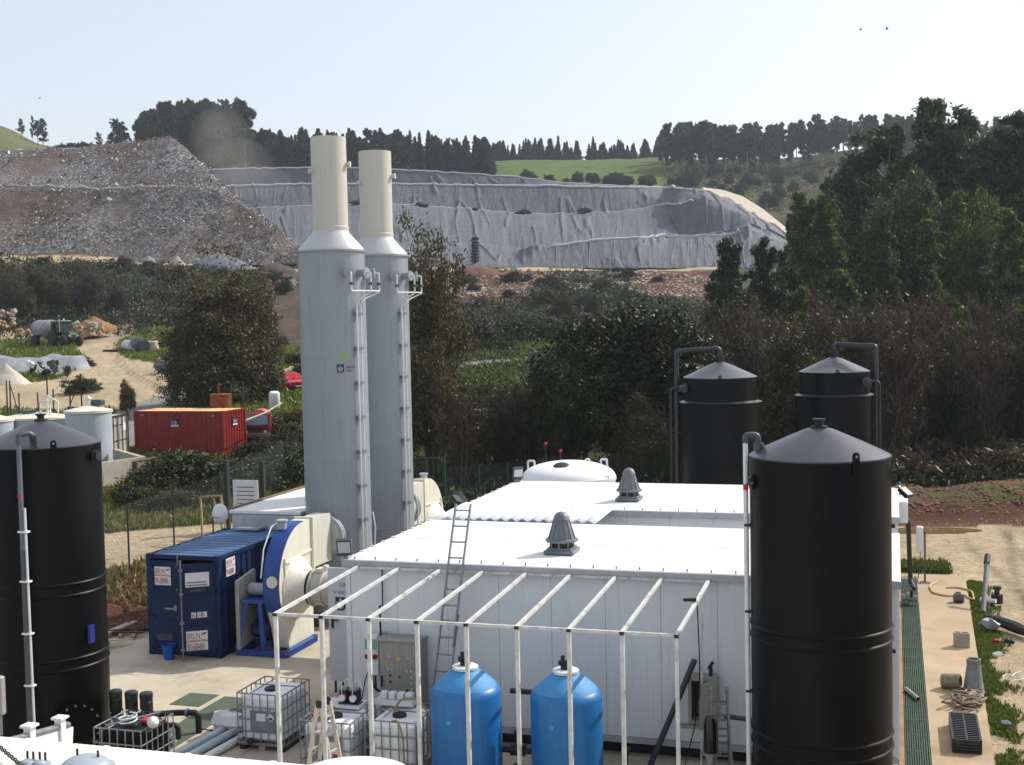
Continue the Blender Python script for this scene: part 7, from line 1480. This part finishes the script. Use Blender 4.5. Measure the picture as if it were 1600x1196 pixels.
# -- right-hand wood: named individuals first
for px, y, v, k, mt, lab, w, sd in (
 (1453, 163, 128, 'euc', ED, 'tallest eucalyptus of the wood, above all others', 1.25, 1), (1400, 192, 132, 'euc', ED, 'dark eucalyptus just left of the tallest one', 1.15, 2), (1508, 190, 126, 'euc', ED, 'dark eucalyptus just right of the tallest one', 1.2, 0), (1556, 200, 122, 'euc', ED, 'second dark eucalyptus from the picture edge', 1.2, 3), (1596, 176, 120, 'euc', ED, 'dark eucalyptus cut by the picture edge', 1.3, 4), (1640, 190, 118, 'euc', ED, 'dark eucalyptus mostly outside the picture edge', 1.3, 1),
 (1254, 300, 104, 'col', EU, 'dense columnar young eucalyptus nearest the dike track', .95, 0), (1302, 308, 104, 'col', EU, 'second columnar young eucalyptus from the dike track', .9, 1), (1345, 300, 112, 'con', CO, 'slim dark spruce between columnar eucalypts', .55, 0), (1372, 330, 100, 'col', EU, 'third columnar young eucalyptus from the dike track', .95, 2), (1415, 288, 110, 'wil', (BARK, L_EUC), 'round headed leafy tree below the tallest eucalyptus', .75, 1),
 (1465, 340, 96, 'col', EU, 'columnar eucalyptus under the tallest one', .95, 3), (1500, 300, 108, 'col', EU, 'columnar eucalyptus right of the round headed tree', 1.0, 0), (1572, 330, 92, 'col', EU, 'pale green columnar eucalyptus near the picture edge', 1.1, 1), (1530, 320, 104, 'wil', (BARK, L_EUC), 'round leafy tree between columnar eucalypts near the edge', .6, 0), (1622, 360, 92, 'col', EU, 'columnar eucalyptus at the picture edge', 1.1, 2),
 (1145, 390, 82, 'pine', (BARK, L_PIN), 'bushy pine left of the columnar eucalypts', .9, 0), (1192, 394, 84, 'pine', (BARK, L_PIN), 'second bushy pine beside the columnar eucalypts', .75, 1), (1430, 420, 80, 'pine', (BARK, L_PIN), 'pine standing before the round headed tree', .9, 1), (1330, 420, 84, 'col', EU, 'short leafy tree before the second columnar eucalyptus', 1.1, 2), (1250, 430, 84, 'pine', (BARK, L_PIN), 'pine before the first columnar eucalyptus', .8, 0), (1530, 430, 82, 'pine', (BARK, L_PIN), 'pine low before the edge trees', .9, 0)):
    tall(px, y, v, k, mt, lab, w, 'trees of the right-hand wood', 'eucalyptus_tree' if 'euc' in lab else ('pine_tree' if 'pine' in lab else 'leafy_tree'), 'tree', sd)
for i in range(34):   # fill of the wood behind
    px = R.uniform(1235, 1690); v = R.uniform(116, 160); y = 300-(px-1225)*.16+R.uniform(-10, 110)
    tall(px, y, v, R.choice(['euc', 'col', 'col']), R.choice([EU, ED]), 'dark eucalyptus deep in the crowded wood, '+where(px, WOODZ), 1.1, 'crowded trees deep in the right-hand wood', 'eucalyptus_tree', 'tree', i)
# -- leafless thicket and shrubs along the yard edge
for i in range(20):
    px = R.uniform(1110, 1660); tall(px, 470+R.uniform(-30, 70), R.uniform(68, 86), R.choice(['col', 'euc', 'pine']), (BARKP, R.choice([L_EUC, L_PIN, L_EUC])), 'slender green tree rising out of the thicket, '+where(px, THK), 1.0, 'slender trees in the thicket', 'slender_tree', 'tree', i)
for i in range(56):
    px = R.uniform(1085, 1660); v = R.uniform(59, 80); y = 500+R.uniform(-34, 60)-(px > 1400)*10
    tall(px, y, v, 'bare', BA, ['tall', 'mid-sized', 'short'][0 if y < 492 else 1 if y < 528 else 2]+' leafless purple-brown sapling in the thicket, '+where(px, THK), R.uniform(.8, 1.15), 'leafless saplings behind the black tanks', 'bare_sapling', 'sapling', i)
for i in range(30):
    px = R.uniform(1090, 1660); v = R.uniform(58, 66); y = 545+R.uniform(-30, 100)
    tall(px, y, v, R.choice(['oak', 'wil']), (BARK, R.choice([L_OAK, L_WIL])), 'leafy understorey tree in the thicket, '+where(px, THK), R.uniform(.5, .8), 'leafy understorey behind the black tanks', 'understorey_tree', 'tree', i)
# -- centre
for px, y, v, k, mt, lab, w, sd in (
 (985, 470, 62, 'oak', OK_, 'big dark evergreen tree behind the white domed tank', 1.0, 0), (1075, 520, 64, 'oak', OK_, 'dark evergreen tree left of the stepped black tank', .8, 1), (905, 545, 60, 'oak', OK_, 'dark evergreen tree left of the biggest one', .8, 2),
 (672, 372, 64, 'oli', (BARK, L_WIL), 'tall olive-brown tree right of the farther stack', .5, 0), (640, 420, 68, 'oli', (BARK, L_WIL), 'olive-brown tree half hidden by the farther stack', .5, 1), (672, 540, 58, 'wil', (BARK, L_WIL), 'russet tree below the tall olive-brown one', .6, 2), (745, 600, 59, 'wil', (BARK, L_BRM), 'yellow-green shrub tree in front of the road strip', .65, 0), (790, 598, 60, 'bare', BA, 'twiggy sapling before the road strip', 1.0, 0), (830, 590, 60, 'bare', BA, 'twiggy russet sapling left of the evergreens', 1.1, 1), (715, 600, 56, 'bare', BA, 'low twiggy sapling beside the farther stack', 1.1, 2), (868, 565, 58, 'wil', (BARK, L_OAK), 'russet tree just left of the evergreens', .6, 1),
 (880, 455, 150, 'wil', (BARK, TWIG), 'round grey leafless bush on the bank, larger one', .8, 0), (928, 462, 152, 'wil', (BARK, TWIG), 'round grey leafless bush on the bank, smaller one', .7, 1),
 (345, 412, 86, 'oli', (BARK, L_WIL), 'big olive tree standing behind the red container', 1.05, 2), (300, 490, 84, 'oli', (BARK, L_WIL), 'left lobe tree of the olive clump behind the red container', .75, 0), (398, 450, 88, 'oli', (BARK, L_WIL), 'right lobe tree of the olive clump behind the red container', .7, 1)):
    tall(px, y, v, k, mt, lab, w, None, 'evergreen_tree' if 'evergreen' in lab else ('sapling' if 'sapling' in lab else 'olive_tree' if 'olive' in lab else 'shrub_tree'), 'tree', sd)
for i in range(26):
    px = R.uniform(650, 1100); v = R.uniform(57, 72); y = 645+R.uniform(-50, 50)
    k = R.choice(['oak', 'bare', 'wil', 'wil']); tall(px, y, v, k, BA if k == 'bare' else (BARK, R.choice([L_OAK, L_BRM, L_WIL, L_BRN])), 'low hedge shrub, '+where(px, [(720, 'beside the green gate'), (820, 'left of the white domed tank'), (970, 'behind the white domed tank'), (9999, 'right of the white domed tank')]), R.uniform(.55, .9), 'hedge shrubs behind the rear module', 'hedge_shrub', 'shrub', i)
# -- brambles left, bank shrubs
for i, (px, v, h, w) in enumerate(((232, 52, 1.9, 1.2), (262, 52.5, 2.1, 1.2), (296, 53, 2.4, 1.3), (330, 54, 1.8, 1.3), (362, 53, 1.5, 1.2), (392, 54, 1.6, 1.3), (425, 56, 1.9, 1.3), (455, 57, 2.2, 1.3), (212, 50, 1.3, 1.1), (246, 49, 1.2, 1.2), (282, 49.5, 1.1, 1.2), (318, 50, 1.0, 1.2), (440, 66, 1.7, 1.2), (420, 72, 1.7, 1.2), (455, 76, 1.2, 1.3), (465, 68, 1.7, 1.2), (395, 60, 2.0, 1.2), (470, 62, 2.1, 1.2))):
    plant('bush', gpos(px, v), h, ('taller' if h > 1.45 else 'lower')+' leafy bramble bush '+where(px, [(250, 'by the hand rail post'), (300, 'under the hand rail'), (9999, 'below the red container')]) if px < 400 else 'leafy scrub bush left of the nearer stack, '+('beside the fan cabin' if v < 63 else 'below the red car'), (BARK, R.choice([L_BRM, L_BRM, L_WIL])), 'brambles on the slope' if px < 400 else 'scrub left of the nearer stack', w, 'bramble_bush', 'bush', i)
for i in range(70):
    px = R.uniform(-30, 1120); v = R.uniform(172, 208); h = R.uniform(.9, 2.4)
    if 415 < px < 480 and R.random() < .6: continue
    plant('bush', gpos(px, v), h, 'dark scrub bush on the earth bank, '+where(px, BANKZ), (BARK, R.choice([L_OAK, L_BRM, L_OAK, L_WIL])), 'scrub bushes on the earth bank', R.uniform(1, 1.5), 'bank_scrub', 'bush', i)
for i, (px, v, h) in enumerate(((30, 162, 6), (62, 165, 7), (95, 163, 6), (128, 168, 5.5), (150, 166, 6.5), (190, 170, 4), (10, 168, 6), (172, 172, 5), (45, 158, 4.5))):
    plant('wil', gpos(px, v), h, ['bigger', 'smaller'][h < 5.6]+' grey feathery willow scrub at the bank foot, '+where(px, [(70, 'at the picture edge'), (140, 'above the tractor'), (9999, 'left of the track top')]), (BARK, R.choice([TWIG, L_WIL])), 'willow scrub at the bank foot', .9, 'willow_shrub', 'shrub', i)
for i in range(40):
    px = R.uniform(560, 1100); v = R.uniform(116, 160); plant('bush', gpos(px, v), R.uniform(1.2, 3.2), 'low scrub bush on the rough slope, '+where(px, BANKZ), (BARK, R.choice([L_BRM, L_OAK, L_WIL])), 'scrub bushes on the rough slope', 1.3, 'slope_scrub', 'bush', i)
for i in range(30):
    px = R.uniform(1395, 1680); v = R.uniform(55.5, 60); plant('bush', gpos(px, v), R.uniform(.7, 1.6), 'low scrub bush behind the red berm, '+('near the walkway post' if px < 1480 else 'mid berm' if px < 1570 else 'at the picture edge'), (BARK, R.choice([L_OAK, L_BRM, L_WIL])), 'scrub at the wood edge', 1.4, 'edge_scrub', 'bush', i)
for i in range(34):
    px = R.uniform(120, 480); v = R.uniform(86, 128)
    if 140 < px < 260: px += 170
    plant('bush', gpos(px, v), R.uniform(.6, 1.6), 'low green verge bush, '+where(px, [(300, 'near the corrugated pipes'), (380, 'behind the olive clump'), (9999, 'near the red car')]), (BARK, R.choice([L_BRM, L_OAK])), 'low bushes beside the sand track', 1.3, 'verge_bush', 'bush', i)
plant('wil', gpos(197, 80), 2.6, 'thin pale sapling beside the road behind the red container', (BARK, L_WIL), None, .6, 'sapling', 'sapling', 1)
# -- skyline
for i in range(120):
    px = R.uniform(404, 700); v = R.uniform(400, 470); y = 208+R.triangular(-12, 22, 0)+(v-405)*-.02+max(0, (px-640))*.12; tall(px, y, v, R.choice(['con', 'con', 'con', 'far']), CO, 'dark plantation conifer on the ridge, '+where(px, [(485, 'left of the nearer stack'), (560, 'between the stack tops'), (620, 'just right of the farther stack top'), (9999, 'right of both stacks')]), R.uniform(.9, 1.6), 'plantation conifers behind the stacks', 'conifer_tree', 'tree', i, 7)
for i in range(22):
    px = R.uniform(690, 772); v = R.uniform(392, 430); y = 218+R.uniform(-8, 12); tall(px, y, v, R.choice(['con', 'col']), CO, 'dark tree in the clump left of the green field', 1.2, 'clump left of the green field', 'clump_tree', 'tree', i, 8)
for i in range(84):
    px = R.uniform(768, 1050); v = R.uniform(490, 515); y = 222+R.triangular(-11, 14, 0); tall(px, y, v, 'con', CO, 'small conifer in the row above the green field, '+where(px, [(840, 'left part'), (910, 'left of middle'), (980, 'right of middle'), (9999, 'right part')]), R.uniform(1.0, 1.9), 'conifer row above the green field', 'conifer_tree', 'tree', i, 5)
for i in range(80):
    px = R.uniform(232, 402); v = R.uniform(395, 440); y = 164+R.uniform(-8, 16)+max(0, 262-px)*.55; tall(px, y, v, R.choice(['euc', 'con', 'far']), ED, 'tall eucalyptus in the block behind the mound, '+where(px, [(265, 'at its low left end'), (310, 'above the mound peak'), (355, 'in its middle'), (9999, 'at its right end')]), .8, 'eucalyptus block behind the mound', 'eucalyptus_tree', 'tree', i, 8)
for px, y, lab in ((3, 175, 'slim tree at the picture edge on the grassy hill'), (49, 185, 'lone compact tree on the grassy hill crest'), (66, 181, 'thin tree left of the hilltop pair'), (74, 187, 'shorter tree of the hilltop pair'), (81, 183, 'taller tree of the hilltop pair'), (193, 186, 'lone dark tree right of the low green knoll'), (203, 192, 'smaller tree beside the lone dark one'), (168, 206, 'little thin tree before the mound crest'), (216, 215, 'low tree joining the eucalyptus block')):
    tall(px, y, 455 if px < 100 else 430, 'euc' if px != 66 else 'far', ED, lab, 1.0 if px != 66 else .5, None, 'hilltop_tree', 'tree', int(px), 4)
for i in range(10): tall(105+i*7.5+R.uniform(-2, 2), 226-4*math.sin(i/9*math.pi)+R.uniform(-1, 2), 440, 'oak', CO, 'low rounded tree on the dark knoll above the mound', 1.0, 'trees on the knoll above the mound', 'knoll_tree', 'tree', i, 3)
for i in range(95):
    px = R.uniform(1040, 1245); v = R.uniform(425, 475); y = 205+R.uniform(-16, 34); tall(px, y, v, 'far', ED, 'open eucalyptus on the ridge right of the field, '+where(px, [(1100, 'next to the field'), (1170, 'mid ridge'), (9999, 'before the gap in the ridge trees')]), .95, 'ridge eucalypts right of the green field', 'eucalyptus_tree', 'tree', i, 5)
for i in range(105):
    px = R.uniform(1246, 1620); v = R.uniform(430, 485); y = 186+R.uniform(-8, 16)+max(0, px-1420)*.02; tall(px, y, v, R.choice(['far', 'far', 'euc']), ED, 'eucalyptus in the far ridge plantation, '+where(px, [(1320, 'at its left end'), (1410, 'left of the tallest eucalyptus'), (9999, 'behind the big wood')]), .9, 'plantation on the far right ridge', 'eucalyptus_tree', 'tree', i, 8)
for i in range(60):
    px = R.uniform(1060, 1420); v = R.uniform(335, 430); plant('oak', gpos(px, v), R.uniform(1.2, 4.5), 'dark scrub tree on the far hillside, '+where(px, [(1150, 'above the liner corner'), (1250, 'above the dike track'), (9999, 'left of the big wood')]), (BARK, R.choice([L_CON, L_OAK, L_CON])), 'scrub trees on the far hillside', R.uniform(.8, 1.3), 'hillside_scrub', 'bush', i)
for i in range(40):
    px = R.uniform(770, 1090); v = R.uniform(372, 392); plant('oak', gpos(px, v), R.uniform(2, 4.5), 'hedge bush below the green field, '+where(px, [(870, 'left part'), (980, 'middle part'), (9999, 'right part')]), (BARK, L_CON), 'hedge bushes below the green field', 1.1, 'field_hedge_bush', 'bush', i)
# -- ground cover nobody could count
def scatter(name, label, n, fpos, mat, per, sig, ls, el=2.0, up_=-1.2):
    r = np.random.default_rng(len(name)*7+n); V = leaf_quads(r, fpos(r, n), per, sig, ls, el, up_)
    o = link(name, quads_mesh(name, V), mat); return tag(o, label, None, None, 'stuff')
def box_pos(v0, v1, px0, px1, z=.06):
    def f(r, n):
        P = gposv(r.uniform(px0, px1, n), v0*(v1/v0)**r.uniform(0, 1, n)); P[:, 2] += z; return P
    return f
def poly_pos(polys, v0, v1, px0, px1, z=.06, inside=True):
    g = box_pos(v0, v1, px0, px1, z)
    def f(r, n):
        P = g(r, n); ix, iy = project(P); return P[mask(polys, ix, iy) == inside]
    return f
scatter('undergrowth', 'dark brambly undergrowth covering the earth bank', 5200, poly_pos(RED, 150, 214, -60, 1130, .25, False), L_OAK, 20, .5, .26)
scatter('bank_weeds', 'paler weeds mixed into the bank undergrowth', 2600, poly_pos(RED, 140, 214, -60, 1130, .2, False), L_BRM, 14, .5, .24)
scatter('forest_floor_scrub', 'low leafless scrub on the floor of the wood', 3000, box_pos(55, 90, 1080, 1700, .4), L_BRN, 14, .38, .2)
scatter('hedge_bottom', 'low weeds at the foot of the hedge', 2400, box_pos(52, 62, 640, 1390, .3), L_BRM, 16, .3, .17)
scatter('verge_grass', 'rough grass on the verges beside the sand track', 16000, poly_pos(SAND+ASPH+RED, 75, 150, -60, 480, .04, False), GRASS, 6, .14, .15, 3.0, -3)
scatter('slope_grass', 'rough grass around the brambles and fence', 12000, poly_pos(SAND+ASPH+RED, 38, 72, 60, 640, .04, False), GRASS, 7, .1, .1, 3.0, -3)
scatter('dry_slope_grass', 'dry tufts of grass on the slopes', 5000, poly_pos(SAND+ASPH, 36, 72, 60, 640, .05, False), DRY, 8, .09, .11, 3.4, -3)
scatter('clearing_grass', 'rough grass around the road strip right of the stacks', 9000, poly_pos(ASPH, 78, 165, 560, 900, .05, False), GRASS, 7, .16, .15, 3.0, -3)
scatter('clearing_weeds', 'dark weeds around the road strip right of the stacks', 2600, poly_pos(ASPH, 78, 165, 560, 1000, .2, False), L_BRM, 14, .3, .2)
scatter('hill_scrub', 'scrub speckling the far hillsides', 2600, box_pos(330, 450, 1040, 1500, .2), L_WIL, 8, .6, .4)
def verge(r, n):
    y = r.uniform(22, 41, n); x = 1.74+(y-24.2)*.0208+np.abs(r.normal(0, .25, n))+.06; q = fbm(x*1.3, y*.7, 3, 5); P = np.stack([x, y, np.full(n, -.09)], 1); return P[q+r.uniform(-.3, .3, n)-(x-1.74-(y-24.2)*.0208)*.35 > -.15]
scatter('walkway_grass', 'bright grass verge along the walkway slab', 9000, verge, GRASS, 8, .03, .045, 2.6, -3)
scatter('slab_end_grass', 'grass patch at the end of the walkway', 700, lambda r, n: np.stack([r.uniform(.1, 1.6, n), 42.2+np.abs(r.normal(0, .6, n)), np.full(n, -.06)], 1), GRASS, 12, .07, .08, 2.8, -3)
scatter('berm_weeds', 'weeds along the crest of the red berm', 420, box_pos(54.5, 57, 1390, 1680, .12), L_BRM, 12, .16, .13)
# loose pebbles and clods on the sandy yard
def pebbles(name, label, n, fpos, s0, s1, mat):
    r = np.random.default_rng(n); base = np.array([(1, 0, 0), (0, 1, 0), (-1, 0, 0), (0, -1, 0), (0, 0, .7)]); tri = np.array([(0, 1, 4), (1, 2, 4), (2, 3, 4), (3, 0, 4)])
    P = fpos(r, n); n = len(P); q = base[None]*(r.uniform(s0, s1, n)*r.uniform(.5, 1, n))[:, None, None]*r.uniform(.6, 1.3, (n, 5, 3)); a = r.uniform(0, 6.28, n)[:, None]; c_, s_ = np.cos(a), np.sin(a)
    q = np.stack([q[..., 0]*c_-q[..., 1]*s_, q[..., 0]*s_+q[..., 1]*c_, q[..., 2]], 2)+P[:, None, :]; Fq = (tri[None]+np.arange(n)[:, None, None]*5).reshape(-1, 3)
    return tag(link(name, np_mesh(name, q.reshape(-1, 3), Fq), mat), label, None, None, 'stuff')
CLOD = M('clod', (176, 154, 122), (140, 118, 92), .95, scale=3)
pebbles('yard_clods', 'small stones and clods scattered over the sandy yard', 2600, box_pos(22, 50, 1440, 1690, .0), .015, .06, CLOD)
pebbles('berm_clods', 'clods of red earth on the berm', 1500, box_pos(50.5, 56, 1390, 1690, 0), .04, .16, REDS)
pebbles('bank_stones', 'small pale stones sprinkled over the earth bank', 2200, box_pos(190, 214, 640, 1120, .1), .1, .4, BOUL2)
pebbles('cut_clods', 'crumbling clods on the red earth cut', 900, box_pos(34.2, 38, 140, 260, 0), .03, .1, REDS)
# the wood goes on past the picture edge
for i in range(26):
    px = R.uniform(1680, 2050); v = R.uniform(72, 135); tall(px, 330-R.uniform(-60, 90), v, R.choice(['euc', 'col', 'col']), R.choice([EU, ED]), 'eucalyptus of the wood beyond the picture edge', 1.1, 'wood beyond the picture edge', 'eucalyptus_tree', 'tree', i)
# ================================================================ AIR
def volume(name, label, mat_name, col, dens, aniso, lo, hi, noise=None):
    b = MB(); b.span(lo, hi); o = b.build(name, None, None, False); m = bpy.data.materials.new(mat_name); m.use_nodes = True; n = m.node_tree; n.nodes.clear()
    out = n.nodes.new('ShaderNodeOutputMaterial'); v = n.nodes.new('ShaderNodeVolumePrincipled'); v.inputs['Color'].default_value = col; v.inputs['Density'].default_value = dens; v.inputs['Anisotropy'].default_value = aniso
    n.links.new(v.outputs[0], out.inputs['Volume']); o.data.materials.clear(); o.data.materials.append(m); return tag(o, label, None, None, 'stuff'), m, n, v
volume('haze', 'thin bluish haze filling the valley', 'haze_air', (.82, .9, 1, 1), .00021, .3, (-900, -160, -6), (700, 900, 112))

# dust blown off the tip: soft even puffs of thin dust
dm = bpy.data.materials.new('dust_air'); dm.use_nodes = True; n = dm.node_tree; n.nodes.clear(); out = n.nodes.new('ShaderNodeOutputMaterial'); dv = n.nodes.new('ShaderNodeVolumePrincipled')
dv.inputs['Color'].default_value = (.9, .84, .78, 1); dv.inputs['Density'].default_value = .006; n.links.new(dv.outputs[0], out.inputs['Volume'])
dust = None
for i, (px, py, v, rx, rz_) in enumerate(((352, 232, 308, 7.5, 9), (330, 215, 306, 5.5, 7), (372, 255, 310, 9, 6), (392, 285, 306, 10, 4.5), (345, 190, 312, 5, 5))):
    c_ = at_v(px, py, v); b = MB(); b.lathe((0, 0, 0), [(rx*math.sin(math.pi*k/14), -rz_*math.cos(math.pi*k/14)) for k in range(15)], 24, caps=False); o = b.build('dust_cloud' if i == 0 else 'dust_puff', dm); o.location = c_
    if i == 0: dust = tag(o, 'pale dust cloud drifting over the mound ridge', None, None, 'stuff')
    else: o.parent = dust; o.location = c_-dust.location
